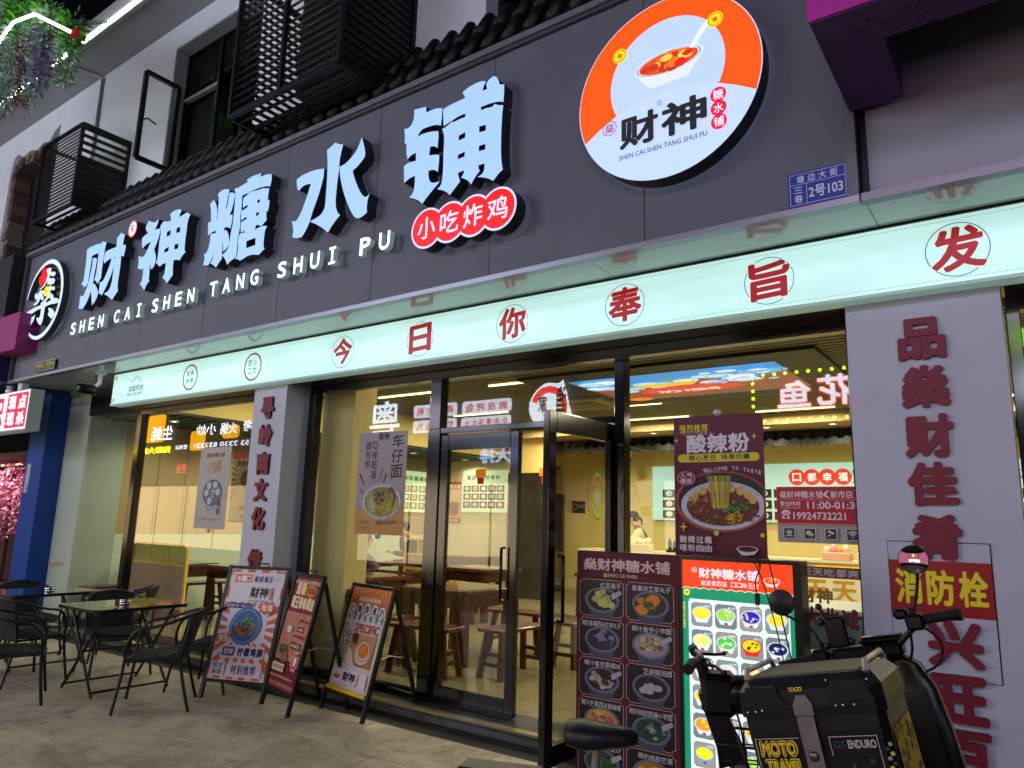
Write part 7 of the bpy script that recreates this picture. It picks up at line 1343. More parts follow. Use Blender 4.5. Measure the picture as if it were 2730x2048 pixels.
for xa in (x0 + 0.02, x1 - 0.15):
    b = MB(); b.poly(Fr((0, -0.006, 0)), [[(xa, z1 + 0.022), (xa + 0.13, z1 + 0.022), (xa + 0.115, z1 + 0.05), (xa + 0.11, zl - 0.02), (xa + 0.02, zl - 0.02), (xa + 0.015, z1 + 0.05)]], BX, n=0, depth=0.012); b.build('corner_guard', tb)
b = MB()
for x, z in ((x0 + .03, z1 + .006), (x0 + .055, z1 + .006), (x0 + .075, z1 + .008), (x1 - .13, z1 + .012), (x1 - .11, z1 + .012), (x1 - .08, z1 + .012), (-0.02, z1 + .002), (0.01, z1 + .002), (-0.005, z1 + .028), (x1 - .14, zl - .015), (x1 - .03, zl - .02)): b.lathe([(0.0045, 0), (0.0045, -0.003), (0, -0.004)], (x, -0.0085, z), M('#b8bab8', 0.25, metal=0.9), 10, 'y')
b.build('rivets', tb)['kind'] = 'stuff'
b = MB(); F = Fr((0, -0.010, 0)); stl = M('#8a8a86', 0.32, metal=0.85, noise=0.15, ns=20)
b.poly(F, [[(-0.035, z1 - 0.01), (0.02, z1 - 0.01), (0.02, z1 + 0.02), (0.008, z1 + 0.045), (-0.02, z1 + 0.045), (-0.035, z1 + 0.02)]], stl, n=0, depth=0.004); b.rrect(F, -0.032, z1 - 0.15, 0.017, z1 - 0.012, 0.006, stl, n=0, depth=0.005); b.lathe([(0, -0.006), (0.012, -0.006), (0.014, 0)], (-0.008, -0.016, z1 - 0.118), M('#5a5a56', 0.3, metal=0.9), 18, 'y'); b.build('latch', tb)
F = Fr((0, 0.0035, 0)); Fz = Fr((0, -0.0005, 0)); b = MB(); b.L = 0.0032; yk = M('#d6c01c', 0.5, noise=0.15, ns=40); wk = M('#a9a79a', 0.5, noise=0.15, ns=40); kk = M('#0a0b0c', 0.5)
F = Fr((0, 0.0, 0)); b.L = 0.001
for (p, q, r_, s_) in ((x0 + .03, .805, x0 + .032, .985), (x0 + .032, .983, x0 + .16, .985), (0.04, .983, x1 - .045, .985), (x1 - .047, .82, x1 - .045, .983), (0.04, .935, 0.042, .983)): b.rect(F, p, q, r_, s_, wk, n=0.0015)
b.L = 0.002; b.text(F, 'MOTO', x0 + .040, .934, x0 + .152, .98, yk, 0.09); b.text(F, 'MOTO', x0 + .043, .937, x0 + .149, .977, kk, 0.06); b.text(F, 'MOTO', x0 + .047, .94, x0 + .145, .974, yk, 0.025); b.text(F, 'TRAVEL', x0 + .048, .893, x0 + .160, .931, yk, 0.08); b.text(F, 'TRAVEL', x0 + .051, .896, x0 + .157, .928, kk, 0.05); b.text(F, 'TRAVEL', x0 + .054, .899, x0 + .154, .925, yk, 0.02)
b.text(F, 'G318', x0 + .056, .840, x0 + .167, .885, wk, 0.08); b.text(F, 'G318', x0 + .059, .843, x0 + .164, .882, kk, 0.055); b.text(F, 'G318', x0 + .063, .847, x0 + .16, .878, wk, 0.02); b.text(F, 'N 40 07.573', x0 + .09, .822, x0 + .17, .832, wk, 0.0)
b.text(F, 'GS', 0.052, .955, 0.084, .974, M('#1a3a4a', 0.5), 0.03, shear=0.2); b.text(F, 'ENDURO', 0.09, .954, 0.165, .976, wk, 0.03)
b.poly(F, [[(0.035, .835), (0.085, .865), (0.13, .885), (0.175, .84), (0.175, .833)]], yk)
rg = random.Random(4)
for cx_, cz_, s_ in ((0.065, .862, .55), (0.095, .9, .35), (0.145, .88, 1.0)):
    L0 = b.L
    for k in range(26): x, z = cx_ + rg.gauss(0, .009) * s_, cz_ + rg.gauss(0, .022) * s_; b.disc(F, x, z, rg.uniform(.002, .006) * s_, M(rg.choice(['#0c0c0c', '#15161a', '#8a8878', '#2a2c2e']), 0.5), seg=6, n=L0 + 0.0003 + k * 0.00002)
    b.disc(F, cx_, cz_ + .042 * s_, .008 * s_, M('#2a2c2e', 0.5), n=L0 + 0.001); b.L = L0 + 0.0012
b.text(F, 'TDGO', 0.06, .806, 0.15, .828, yk, 0.04)
b.build('front_stickers', tb)
b = MB(); b.text(Fr((0, -0.0065, 0)), 'TDGO', -0.04, z1 + .055, 0.0, z1 + .067, yk, 0.03, shear=0.2, n=0.0005); b.build('brand_lettering', tb)
FS = Fr((x1 - 0.0075, 0, 0), (0, 1, 0), (0, 0, 1)); b = MB(); b.rect(FS, .05, .82, .32, .99, M('#a8861a', 0.5, noise=0.3, ns=30), n=0.0006); b.L = 0.001; L0 = b.L
for k in range(60): x, z = rg.uniform(.06, .31), rg.uniform(.83, .98); b.disc(FS, x, z, rg.uniform(.004, .016), M(rg.choice(['#101010', '#1a1a18', '#3a3214']), 0.5), seg=6, n=L0 + 0.00003 * k)
b.L = L0 + .0022; b.text(FS, "Let's go", .06, .945, .2, .98, yk, .02, shear=0.2); b.text(FS, 'ADVENTURE', .06, .825, .3, .845, wk, .02); b.build('side_sticker', tb)
for xx, s_ in ((x1 - 0.03, 1),):
    b = MB(); Fc = Fr((x1 - 0.034, 0.0, 0), (1, 0, 0)); [b.poly(Fc, [[(0.004 + .01 * (k % 2), .80 + .012 * k), (0.014 + .01 * (k % 2), .802 + .012 * k), (0.012 + .01 * (k % 2), .811 + .012 * k), (0.002 + .01 * (k % 2), .809 + .012 * k)]], M(['#0f3a40', '#8a8a78', '#c7ae18'][k % 3], 0.5), n=0.0012) for k in range(14)]; b.build('checker_sticker', tb)
box('rack', (-0.1, 0.02, 0.775), (0.1, 0.32, 0.798), PB, tb)
tb.location = (-0.39, 2.35, 0); tb.rotation_euler = (0, radians(-12), 0)

# small folding electric bicycle
eb = thing('folding_bicycle', 'small dark folding electric bicycle with a wire basket, parked in front of the menu boards', 'bicycle')
def whl(x):
    b = MB(); b.lathe([(0.15, -.02), (0.165, -.024), (0.178, 0), (0.165, .024), (0.15, .02), (0.15, -.02)], (x, 0, 0.178), RB, 28, 'y'); w_ = b.build('wheel', eb); b = MB(); [b.beam((x, 0, .178), (x + .155 * cos(a), 0, .178 + .155 * sin(a)), .012, .012, MT, up=(0, 1, 0)) for a in [2 * pi * k / 6 for k in range(6)]]; b.build('spokes', w_)
whl(0.33); whl(-0.62)
b = MB(); b.tube([(0.25, 0, 0.62), (0.10, 0, 0.32), (-0.2, 0, 0.27), (-0.42, 0, 0.3)], 0.028, PB, 10, sub=4); b.tube([(-0.42, 0, 0.3), (-0.62, 0, 0.178)], 0.016, PB, 8); b.tube([(-0.36, 0, 0.29), (-0.34, 0, 0.46)], 0.024, PB, 10); b.build('frame', eb)
b = MB(); b.tube([(-0.34, 0, 0.42), (-0.31, 0, 0.75)], 0.017, MT, 12); b.build('seat_post', eb)
b = MB(); vs = []; n_ = 10
sp_ = [(-0.43, 0.03, 0.77, 0.83), (-0.415, 0.08, 0.755, 0.842), (-0.35, 0.10, 0.745, 0.848), (-0.28, 0.08, 0.755, 0.842), (-0.215, 0.05, 0.765, 0.837), (-0.175, 0.035, 0.775, 0.83), (-0.162, 0.012, 0.79, 0.82)]
for (x, w_, za, zb) in sp_:
    for k in range(n_): a = 2 * pi * k / n_; vs.append((x, w_ * cos(a), (za + zb) / 2 + (zb - za) / 2 * sin(a)))
b.add(vs, [(i * n_ + k, i * n_ + (k + 1) % n_, (i + 1) * n_ + (k + 1) % n_, (i + 1) * n_ + k) for i in range(len(sp_) - 1) for k in range(n_)], M('#0e1012', 0.38, bump=0.2, bs=150), True); b.add(vs[:n_], [tuple(range(n_))], PB); b.build('saddle', eb)
b = MB(); b.cham((-0.84, -0.075, 0.60), (-0.5, 0.075, 0.655), M('#0e1012', 0.4, bump=0.2, bs=150), 0.022); b.build('rear_cushion', eb)
b = MB(); b.tube([(-0.62, 0.05, 0.19), (-0.78, 0.05, 0.59), (-0.5, 0.05, 0.59), (-0.41, 0.02, 0.45)], 0.008, PB, 6); b.tube([(-0.62, -0.05, 0.19), (-0.78, -0.05, 0.59), (-0.5, -0.05, 0.59), (-0.41, -0.02, 0.45)], 0.008, PB, 6); b.build('rear_rack', eb)
b = MB(); b.tube([(0.33, 0.03, 0.178), (0.24, 0.025, 0.6)], 0.014, PB, 8); b.tube([(0.33, -0.03, 0.178), (0.24, -0.025, 0.6)], 0.014, PB, 8); b.tube([(0.26, 0, 0.55), (0.16, 0, 0.80)], 0.034, M('#7c7e80', 0.35, metal=0.3), 14); b.build('fork', eb)
b = MB(); b.beam((0.165, 0, 0.76), (0.085, 0, 0.99), 0.085, 0.075, PB, up=(1, 0, 0)); b.tube([(0.085, 0, 0.96), (0.06, 0, 1.09)], 0.02, PB, 10); b.build('stem', eb)
b = MB(); b.tube([(0.03, -0.19, 1.09), (0.045, -0.08, 1.095), (0.06, 0, 1.095), (0.045, 0.08, 1.095), (0.03, 0.19, 1.09)], 0.012, PB, 8, sub=3); b.build('handlebar', eb)
for s_ in (-1, 1):
    b = MB(); b.tube([(0.035, s_ * 0.12, 1.092), (0.025, s_ * 0.22, 1.088)], 0.018, RB, 12); b.build('grip', eb); b = MB(); b.tube([(0.05, s_ * 0.10, 1.09), (0.11, s_ * 0.12, 1.088), (0.14, s_ * 0.19, 1.083)], 0.006, PB, 6); b.ell((0.14, s_ * 0.195, 1.083), 0.009, PB, 8, 6); b.build('brake_lever', eb)
b = MB(); b.cham((0.06, -0.06, 0.91), (0.18, 0.06, 1.05), PB, 0.02); b.lathe([(0.062, 0.0), (0.066, 0.08), (0.058, 0.083), (0, 0.07)], (0.16, 0, 0.98), PB, 22, 'x'); b.build('headlamp', eb)
for k, pts in enumerate(([(0.06, 0.04, 1.08), (0.13, 0.05, 0.93), (0.19, 0.03, 0.75), (0.2, 0.02, 0.6)], [(0.04, -0.06, 1.08), (0.12, -0.05, 0.95), (0.2, -0.03, 0.8), (0.22, -0.02, 0.62)], [(0.08, 0.08, 1.08), (0.18, 0.06, 0.9), (0.2, 0.02, 0.78)])): b = MB(); b.tube(pts, 0.004, RB, 6, sub=4); b.build('cable', eb)
bk = thing('wire_basket', 'black wire basket fixed on the front of the folding bicycle', 'basket'); b = MB()
for z, g in ((0.84, 0.0), (0.79, 0.006), (0.74, 0.012), (0.69, 0.018), (0.64, 0.024)):
    P = [(0.20 + g, -0.12 + g, z), (0.43 - g, -0.12 + g, z), (0.43 - g, 0.12 - g, z), (0.20 + g, 0.12 - g, z)]; b.tube(P, 0.005 if z > 0.8 else 0.0028, PB, 6, closed=True)
for k in range(6): x = 0.2 + 0.23 * k / 5; xb = 0.224 + 0.182 * k / 5; b.tube([(x, -0.12, 0.84), (xb, -0.096, 0.64), (xb, 0.096, 0.64), (x, 0.12, 0.84)], 0.0028, PB, 5)
for k in range(5): y = -0.12 + 0.24 * k / 4; yb = y * 0.8; b.tube([(0.2, y, 0.84), (0.224, yb, 0.64), (0.406, yb, 0.64), (0.43, y, 0.84)], 0.0028, PB, 5)
b.v = [(x - 0.09, y, z) for x, y, z in b.v]; b.build('wires', bk)
for o in (eb, bk): o.location = (-1.095, 2.60, 0); o.rotation_euler = (0, 0, radians(20))

# ============================================================ LEFT NEIGHBOUR
t = thing('party_column', 'plain pale grey green pillar between the blue pillar and the left shop window', 'column', (-11.2, GL, 0)); box('facing', (-11.5, 4.755, 0.0), (-10.771, 5.3, 3.26), M('#98a598', 0.6, noise=0.05, ns=2), t, c=0.004)
b = MB(); b.poly(Fr((0, 4.753, 0)), [smooth_poly([(-11.45, 0.80), (-11.2, 0.84), (-10.95, 0.83), (-11.0, 0.80), (-11.2, 0.775), (-11.4, 0.77)])], M('#8f8a68', 0.7), n=0); b.build('water_stain', t)
t = thing('blue_pillar', 'glossy deep blue pillar at the left edge, two faces meeting in an edge', 'column', (-11.6, 4.5, 0)); BLU = M('#0a3f8f', 0.3, noise=0.06, ns=1); b = MB()
F = Fr((0, 0, 0), (1, 0, 0), (0, 1, 0)); b.v = []; P = [(-12.0, 4.5), (-11.43, 4.485), (-11.43, 4.74), (-11.52, 5.2), (-12.0, 5.2)]
b.add([(x, y, 0) for x, y in P] + [(x, y, 3.2) for x, y in P], [(0, 1, 6, 5), (1, 2, 7, 6), (2, 3, 8, 7), (3, 4, 9, 8), (4, 0, 5, 9), (5, 6, 7, 8, 9)], BLU); b.build('cladding', t)
n_ = thing('paper_notice', 'torn white paper notice stuck on the blue pillar', 'notice', (-11.95, 4.3, 1.5)); d_ = Vector((0.57, -0.015, 0)).normalized(); Fn = Fr(Vector((-11.98, 4.499, 1.78)) , d_, (0, 0, 1)); Fn.O = Fn.O + Fn.N * 0.003; b = MB()
b.poly(Fn, [[(0.05, 0), (0.17, 0.0), (0.175, 0.12), (0.19, 0.2), (0.18, 0.42), (0.06, 0.40), (0.045, 0.2)]], M('#9fa9b0', 0.6)); L0 = b.L
for k in range(12): b.rect(Fn, 0.065, 0.09 + k * 0.024, 0.10 + 0.06 * rg.random() + 0.01, 0.095 + k * 0.024, M('#3a4048', 0.6), n=L0 + 0.0003)
b.rect(Fn, 0.12, 0.03, 0.15, 0.08, M('#20242a', 0.6), n=L0 + 0.0003); b.build('paper', n_)
nb = thing('neighbour_sign', 'lit white box sign with a red square and white characters at the left edge', 'sign', (-11.7, 4.0, 2.6)); RS = M('#f0143c', 0.4, 0.95); WS = M('#e4eefb', 0.4, 0.9); F = Fr((0, 4.0, 0))
b = MB(); b.box((-13.6, 4.0, 2.58), (-10.86, 4.17, 3.14), M('#9fb0a8', 0.4, 0.15)); b.rect(F, -13.6, 2.6, -10.87, 3.13, WS, n=0.001); b.build('light_box', nb)
b = MB(); b.rrect(F, -11.565, 2.63, -10.90, 3.105, 0.03, RS, n=0.002); b.text(F, '现', -11.52, 2.88, -11.27, 3.075, WS, 0.05, n=0.0035); b.text(F, '点', -11.2, 2.88, -10.95, 3.075, WS, 0.05, n=0.0035); b.text(F, '现', -11.52, 2.655, -11.27, 2.85, WS, 0.05, n=0.0035); b.text(F, '杀', -11.2, 2.655, -10.95, 2.85, WS, 0.05, n=0.0035); b.text(F, '只', -11.98, 2.66, -11.66, 3.07, RS, 0.04, n=0.0025); b.text(F, '活', -12.4, 2.66, -12.06, 3.07, RS, 0.04, n=0.0025); b.build('lettering', nb)
t = thing('fire_sprinkler_lamp', 'small white ceiling lamp fitting under the left end of the fascia', 'lamp', (-11.6, 4.1, 3.25)); b = MB(); b.lathe([(0, 0.0), (0.05, 0), (0.05, -0.03), (0, -0.03)], (-11.7, 4.05, 3.25), M('#c9cccc', 0.5), 16); b.ell((-11.7, 4.05, 3.17), 0.055, M('#cfd2cf', 0.4), 14, 10); b.cham((-11.32, 4.0, 3.14), (-11.2, 4.1, 3.25), M('#c2c6c8', 0.4), 0.01); b.build('fitting', t)
t = thing('magenta_beam', 'magenta painted beam over dark blue wall of the neighbouring shop at the far left', 'beam', (-14, 3.7, 3.2)); box('beam', (-30, 3.72, 3.62), (-10.82, 4.2, 4.13), M('#8a2a6c', 0.6, noise=0.08), t); box('dark_wall', (-30, 3.80, 3.27), (-11.53, 4.3, 3.619), M('#0a1a46', 0.6), t); box('upper_band', (-30, 3.78, 4.131), (-11.55, 4.3, 5.1), M('#161a22', 0.6), t)
b = MB(); b.box((-30, 3.80, 4.2), (-11.6, 3.83, 4.23), M('#3a4a6a', 0.4)); b.ring(Fr((0, 3.775, 0)), -12.45, 4.42, 0.28, 0.33, M('#9cc0e8', 0.4, 0.8), n=0, a0=radians(-60), a1=radians(80)); b.build('ring_light', t)
t = thing('neighbour_shop', 'neighbouring shop at the far left with blossom and warm ceiling behind its opening', 'shop', (-14, 6, 0)); box('ceiling', (-20, 4.6, 2.35), (-12.2, 9, 2.4), M('#3a3630', 0.6), t); box('back_wall', (-20, 7.0, 0), (-12.0, 7.1, 2.4), M('#4a2a2c', 0.6), t); l = bpy.data.lights.new('ceiling_lamp', 'AREA'); l.shape = 'RECTANGLE'; l.size = 3; l.size_y = 0.4; l.energy = 60; l.color = (1, .9, .85); o_ = bpy.data.objects.new('ceiling_lamp', l); COL.objects.link(o_); o_.location = (-14.5, 4.75, 2.3); box('light_line', (-16, 5.5, 2.33), (-12.4, 5.56, 2.349), M('#ffd890', 0.4, 3), t); box('white_cabinet', (-13.2, 5.0, 0.1), (-12.3, 5.6, 1.2), M('#a8acb0', 0.4), t, c=0.01)
t = thing('blossom_tree', 'pink artificial blossom tree behind the blue pillar at the left edge', 'tree', (-14.4, 5.4, 0.1)); b = MB(); b.tube([(-14.6, 5.3, 0.1), (-14.5, 5.3, 0.9), (-14.3, 5.2, 1.6)], [0.06, 0.03], M('#4a3026', 0.8), 8, sub=3); b.tube([(-14.5, 5.3, 0.9), (-14.9, 5.2, 1.7)], [0.03, 0.015], M('#4a3026', 0.8), 6); b.build('trunk', t)
b = MB(); rg = random.Random(11)
for k in range(2600):
    d = Vector((rg.gauss(0, 1), rg.gauss(0, 1), rg.gauss(0, 1))).normalized() * rg.random() ** 0.4; p = Vector((-14.5, 5.2, 1.75)) + Vector((d.x * 1.0, d.y * 0.3, d.z * 0.75)); a = Vector((rg.gauss(0, 1), rg.gauss(0, 1), rg.gauss(0, 1))).normalized() * 0.03; q = a.orthogonal().normalized() * 0.022; b.add([p - a, p - q, p + a, p + q], [(0, 1, 2, 3)], M(rg.choice(['#b0506f', '#c9748c', '#d897a8', '#8f3a58']), 0.6))
b.build('crown', t)['kind'] = 'stuff'

# ============================================================ HANGING GREENERY AND LIGHT TUBES, TOP LEFT
t = thing('hanging_greenery', 'hanging bunches of green ferns and purple and grey artificial flowers at the top left', 'plant', (-12.3, 3.75, 7.0)); rg = random.Random(21)
def tuft(b, cx, cy, ct, R_, D, n, cols, ls):
    for k in range(n):
        u = rg.random(); a = rg.uniform(0, 2 * pi); r_ = R_ * (1 - 0.55 * u) * math.sqrt(rg.random()) ; p = Vector((cx + r_ * cos(a), cy + r_ * 0.6 * sin(a), ct - u * D + rg.uniform(-.05, .05)))
        d = Vector((cos(a) * 0.7, sin(a) * 0.7, rg.uniform(-1.1, 0.5))).normalized() * ls * rg.uniform(.6, 1.4); q = d.orthogonal().normalized() * ls * 0.2; b.add([p, p + d * .5 + q, p + d, p + d * .5 - q], [(0, 1, 2, 3)], M(rg.choice(cols), 0.6))
GRN = ['#4f9a24', '#6fc22e', '#3a7a20', '#2f6a2a']; PUR = ['#6f6a8a', '#8f8aa4', '#565476', '#7d9088']; GRY = ['#7f9a8c', '#9fb8a4', '#5f7a6c', '#6f9a5a']; BUR = ['#6f3040', '#8a4a58', '#4f2434', '#7f8a80']
for i in range(12):
    x = -11.0 + i * 0.225 + rg.uniform(-.04, .04); y = 2.9 + rg.uniform(-.1, .15); zt = (8.15 - 0.48 * max(0, x + 10.7)) + rg.uniform(-.06, .06); zb_ = 6.35
    D_ = max(0.35, zt - zb_)
    b = MB(); tuft(b, x, y, zt, 0.2, min(0.42, D_ * .5), 330, GRN if i % 3 != 1 else GRY, 0.085); b.build('fern', t)['kind'] = 'stuff'
    b = MB(); tuft(b, x, y, zt - 0.28, 0.19, D_ - 0.2, 620, [PUR, GRY, BUR, GRY, PUR][i % 5], 0.06); b.build('flower_spray', t)['kind'] = 'stuff'
b = MB(); b.beam((-11.2, 3.0, 8.1), (-8.2, 3.0, 6.9), 0.05, 0.05, M('#202422', 0.7)); [b.beam((x, 3.0, 8.1 - (x + 11.2) * 0.4), (x, 3.8, 8.0), 0.04, 0.04, M('#202422', 0.7)) for x in (-10.9, -9.6)]; b.build('support', t)
tt = thing('neon_tube', 'thin white neon tube bent over the hanging greenery', 'light tube', (-9, 2.7, 7.0)); lt = M('#f2ffe6', 0.4, 9)
b = MB(); b.tube([(-10.9, 2.72, 6.75), (-10.09, 2.72, 7.10), (-9.5, 2.72, 7.27), (-8.85, 2.72, 7.10), (-7.75, 2.75, 6.42)], 0.016, lt, 8); b.build('tube', tt); box('red_cap', (-7.75, 2.72, 6.37), (-7.66, 2.78, 6.43), M('#d02030', 0.4), tt)


# ============================================================ PURPLE BEAM, TOP RIGHT
t = thing('purple_beam', 'projecting beam painted magenta in front and purple below, at the upper right corner', 'beam', (1.0, 3.5, 3.75)); VI = M('#4f3468', 0.75, noise=0.15, ns=3, bump=0.5, bs=12); MG = M('#a01a86', 0.6, noise=0.05)
box('beam_front', (-0.655, 3.08, 3.76), (3.6, 3.36, 5.6), VI, t); box('magenta_face', (-0.66, 3.07, 3.765), (3.6, 3.079, 5.6), MG, t); box('beam_side', (-0.656, 3.361, 3.761), (-0.40, FA - 0.06, 5.6), VI, t); box('recess', (-0.399, 3.361, 4.6), (3.6, FA + 0.02, 5.6), M('#140f1c', 0.9), t)
b = MB(); 
for k in range(26): x = rg.uniform(-.6, 0.2); y = rg.uniform(3.1, 3.35); b.beam((x, y, 3.7595), (x + rg.uniform(-.06, .06), y + rg.uniform(-.04, .04), 3.7595), 0.004, 0.002, M('#2c1c3c', 0.9))
b.build('plaster_cracks', t)['kind'] = 'stuff'

# ============================================================ ACROSS THE STREET (seen in the glass, lights the scene)
YO = 4.78 - 9.6
op = thing('opposite_building', 'dark building with lit shop fronts across the street, mirrored in the window glass', 'building', (-12, YO - 0.3, 0)); box('wall', (-42, YO - 3, 0), (14, YO - 0.15, 9), M('#3c3e42', 0.8), op)
FO = lambda y=YO: Fr((0, y, 0), (-1, 0, 0), (0, 0, 1))                # faces +Y; reading runs towards -X
def osign(name, lab, draw, x, z): 
    t = thing(name, lab, 'sign', (x, YO, z)); b = MB(); b.L = 0.0; draw(b, FO()); b.build('lettering', t); return t
W8 = M('#e6eeff', 0.4, 13); R8 = M('#ff2a3c', 0.4, 11); Y8 = M('#c8ff1e', 0.4, 24); O8 = M('#ffb414', 0.4, 18)
osign('character_sign', 'big white lit single character sign mirrored above the grey noodle poster', lambda b, F: (b.text(F, '粤', 14.25, 3.66, 15.45, 4.82, W8, 0.012)), -14.85, 3.6)
def plate(tx, xa, xb, za, zb):
    def f(b, F): b.rrect(F, xa, za, xb, zb, 0.08, M('#dfe8ff', 0.4, 10), n=0); b.L = 0.004; b.chars(F, tx, xa + 0.08, za + 0.07, xb - 0.08, zb - 0.06, M('#ff1420', 0.4, 5), gap=0.25, off=0.02)
    return f
for tx, xa, xb, za, zb in (('高压生蚝', 12.19, 13.74, 4.25, 4.6), ('招牌鱼丸', 12.19, 13.74, 3.84, 4.18), ('脆皮烤鱼', 10.44, 12.03, 4.24, 4.58), ('化州清汤牛丸', 10.44, 12.05, 3.82, 4.16)): osign('dish_plate_sign', {'高压生蚝': 'upper left of four white plates with red characters mirrored in the windows', '招牌鱼丸': 'lower left of four white plates with red characters mirrored in the windows', '脆皮烤鱼': 'upper right of four white plates with red characters mirrored in the windows', '化州清汤牛丸': 'lower right of four white plates with red characters mirrored in the windows'}[tx], plate(tx, xa, xb, za, zb), -(xa + xb) / 2, za)
def logo(b, F):
    b.poly(F, [smooth_poly([(8.75, 4.2), (8.7, 4.05), (8.85, 3.9), (9.3, 3.75), (9.75, 3.85), (9.92, 4.25), (9.8, 4.6), (9.45, 4.85), (9.1, 4.82), (8.95, 4.9), (8.85, 4.6)])], W8, n=0); b.ring(F, 9.35, 4.25, 0.36, 0.52, R8, n=0.004, a0=radians(20), a1=radians(240)); b.text(F, '渔', 8.85, 4.1, 9.15, 4.75, M('#101010', 0.5), 0.03, n=0.008); b.text(F, '家', 9.4, 4.15, 9.65, 4.55, M('#101010', 0.5), 0.03, n=0.008)
osign('round_logo_sign', 'white and red lit logo with black brush strokes, mirrored above the open door', logo, -9.3, 3.8)
def yuhua(b, F):
    b.text(F, '花', 2.64, 3.84, 3.31, 4.46, R8, 0.06, n=0); b.text(F, '鱼', 3.38, 3.84, 4.05, 4.40, R8, 0.06, n=0); b.text(F, '花', 2.66, 3.86, 3.29, 4.45, W8, 0.025, n=0.01); b.text(F, '鱼', 3.40, 3.86, 4.03, 4.39, W8, 0.025, n=0.01); b.text(F, '酸', 1.9, 3.86, 2.5, 4.45, W8, 0.05, n=0.01)
osign('white_character_sign', 'white lit characters with red edges mirrored at the right, inside a border of yellow bulbs', yuhua, -3.3, 3.84)
t = thing('bulb_border', 'border of round yellow green bulbs mirrored around the white characters at the right', 'bulbs', (-3.0, YO, 3.6)); b = MB()
for k in range(15): 
    for z in (4.545, 3.62): b.ell((-4.49 + k * 0.213, YO + 0.03, z), (0.035, 0.02, 0.035), Y8, 8, 6)
for k in range(1, 6): b.ell((-4.49, YO + 0.03, 3.62 + k * 0.154), (0.035, 0.02, 0.035), Y8, 8, 6)
b.build('bulbs', t)
def hot(b, F):
    b.text(F, '火锅', 21.9, 4.25, 22.85, 4.65, W8, 0.02); b.text(F, '小炒', 23.1, 4.27, 24.33, 4.66, W8, 0.02); b.text(F, '烤', 20.87, 4.3, 21.53, 4.66, W8, 0.02); b.text(F, '生蚝', 25.9, 4.2, 27.4, 4.75, W8, 0.02); b.text(F, '订座电话', 19.7, 3.83, 20.75, 4.0, W8, 0.03); b.text(F, '153 2330 832321', 20.93, 3.83, 24.39, 4.0, W8, 0.015); b.text(F, '荔湾店', 24.8, 3.82, 25.6, 3.98, W8, 0.02)
osign('hot_pot_sign', 'white lit characters and phone number mirrored in the left window', hot, -23, 3.8)
for k, (xa, xb, za, zb, l_) in enumerate(((26.5, 27.8, 4.15, 5.2, 'big'), (23.75, 24.7, 3.75, 4.45, 'left small'), (21.75, 22.75, 4.1, 4.55, 'right small'))):
    osign('lantern_panel', l_ + ' orange yellow lit lantern panel mirrored in the left window', lambda b, F, xa=xa, xb=xb, za=za, zb=zb: b.rrect(F, xa, za, xb, zb, 0.15, M('#ffb010', 0.4, 8), n=-0.02), -(xa + xb) / 2, za)
osign('small_yellow_sign', 'small yellow lit characters mirrored near the corner post', lambda b, F: b.text(F, '海鲜大排档', 25.9, 3.72, 28.6, 3.98, M('#ffe010', 0.4, 16), 0.05), -27, 3.7)
osign('red_neon_sign', 'red neon characters mirrored low in the left window', lambda b, F: (b.text(F, '营业', 24.7, 2.96, 25.4, 3.3, R8, 0.0), b.text(F, '中', 23.25, 2.96, 23.6, 3.3, R8, 0.0)), -24.5, 2.9)
osign('blue_character_sign', 'pale blue lit characters mirrored in the closed glass door', lambda b, F: (b.text(F, '你大排', 10.6, 3.0, 12.2, 3.4, M('#9fc4ff', 0.4, 9), 0.05)), -11.4, 3.0)
osign('neon_green_sign', 'green and orange neon characters mirrored at the right edge', lambda b, F: (b.text(F, '夜宵', -0.9, 4.55, 0.35, 4.95, M('#ff7a14', 0.4, 12), 0.08), b.text(F, '夜宵', -0.88, 4.57, 0.33, 4.93, M('#1eff4a', 0.4, 14), 0.02), b.text(F, '吃鱼', -1.3, 3.7, 0.3, 4.35, W8, 0.07)), 0.3, 3.7)
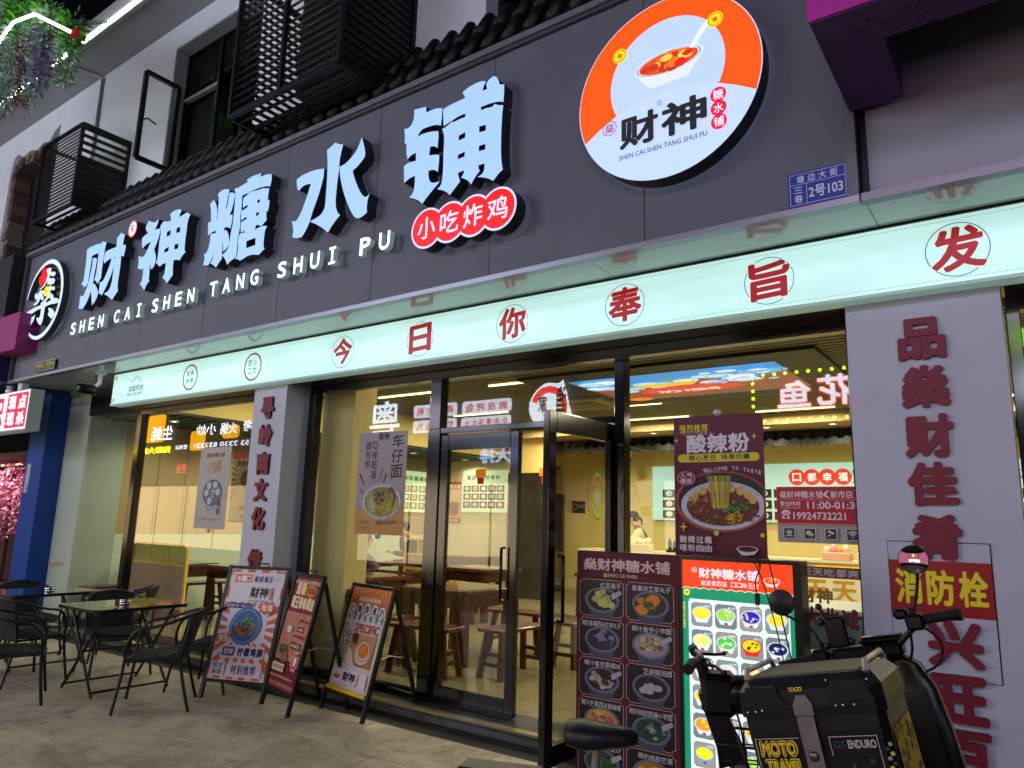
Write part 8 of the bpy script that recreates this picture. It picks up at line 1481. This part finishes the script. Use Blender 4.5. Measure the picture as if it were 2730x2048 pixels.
# lit shop fronts opposite
for xa, xb, c_, e_, l_ in ((-28.5, -21.0, '#ffd9a0', 4, 'warm lit shop front across the street at the left'), (-15.8, -9.9, '#ffe6c0', 4, 'warm white lit shop front across the street behind the camera'), (-8.6, -4.8, '#f4e4d8', 3.5, 'cool lit shop front across the street'), (-4.3, 3.5, '#e08098', 0.9, 'pinkish lit shop front across the street at the right'), (4.2, 9.5, '#d0c8f4', 3, 'violet lit shop front across the street at the far right')):
    t = thing('opposite_shop_front', l_, 'shop front', ((xa + xb) / 2, YO, 0)); n_ = max(2, int((xb - xa) / 1.8))
    for k in range(n_): a = xa + (xb - xa) * k / n_; box('window', (a + 0.05, YO - 0.14, 0.4), (a + (xb - xa) / n_ - 0.05, YO - 0.12, 2.5), M(c_, 0.5, e_), t)
    box('plinth', (xa, YO - 0.14, 0.0), (xb, YO - 0.05, 0.38), M('#3a3a3a', 0.6), t); box('lintel', (xa, YO - 0.14, 2.52), (xb, YO - 0.04, 2.85), M('#22242a', 0.4), t)
t = thing('street_fill_panels', 'added glowing fill light panels across the street above the shop fronts', 'fill light', (-12, YO, 5.6))  # glowing panels added opposite to light the facade and the pavement
box('panel', (-15.5, YO - 0.14, 5.5), (-7.5, YO - 0.1, 6.9), M('#cdd6ee', 0.5, 14.0), t); box('panel', (-27.5, YO - 0.14, 5.6), (-20, YO - 0.1, 6.8), M('#d2d8ec', 0.5, 12.0), t); box('panel', (-2.5, YO - 0.14, 5.2), (3.5, YO - 0.1, 6.6), M('#d6c8ec', 0.5, 12.0), t)

for n_ in ('glyphs',):
    if n_ in bpy.data.objects: bpy.data.objects.remove(bpy.data.objects[n_])
cam.data.dof.use_dof = False

t = bpy.data.objects.get('opposite_shop_front.003')
box('white_banner', (-2.4, YO - 0.118, 0.6), (-0.2, YO - 0.10, 1.2), M('#f4f6ff', 0.4, 2.5), t); b = MB(); b.disc(Fr((0, YO - 0.09, 0), (-1, 0, 0)), 1.4, 2.1, 0.25, M('#ffe020', 0.4, 2.5), n=0); b.build('yellow_lamp', t)
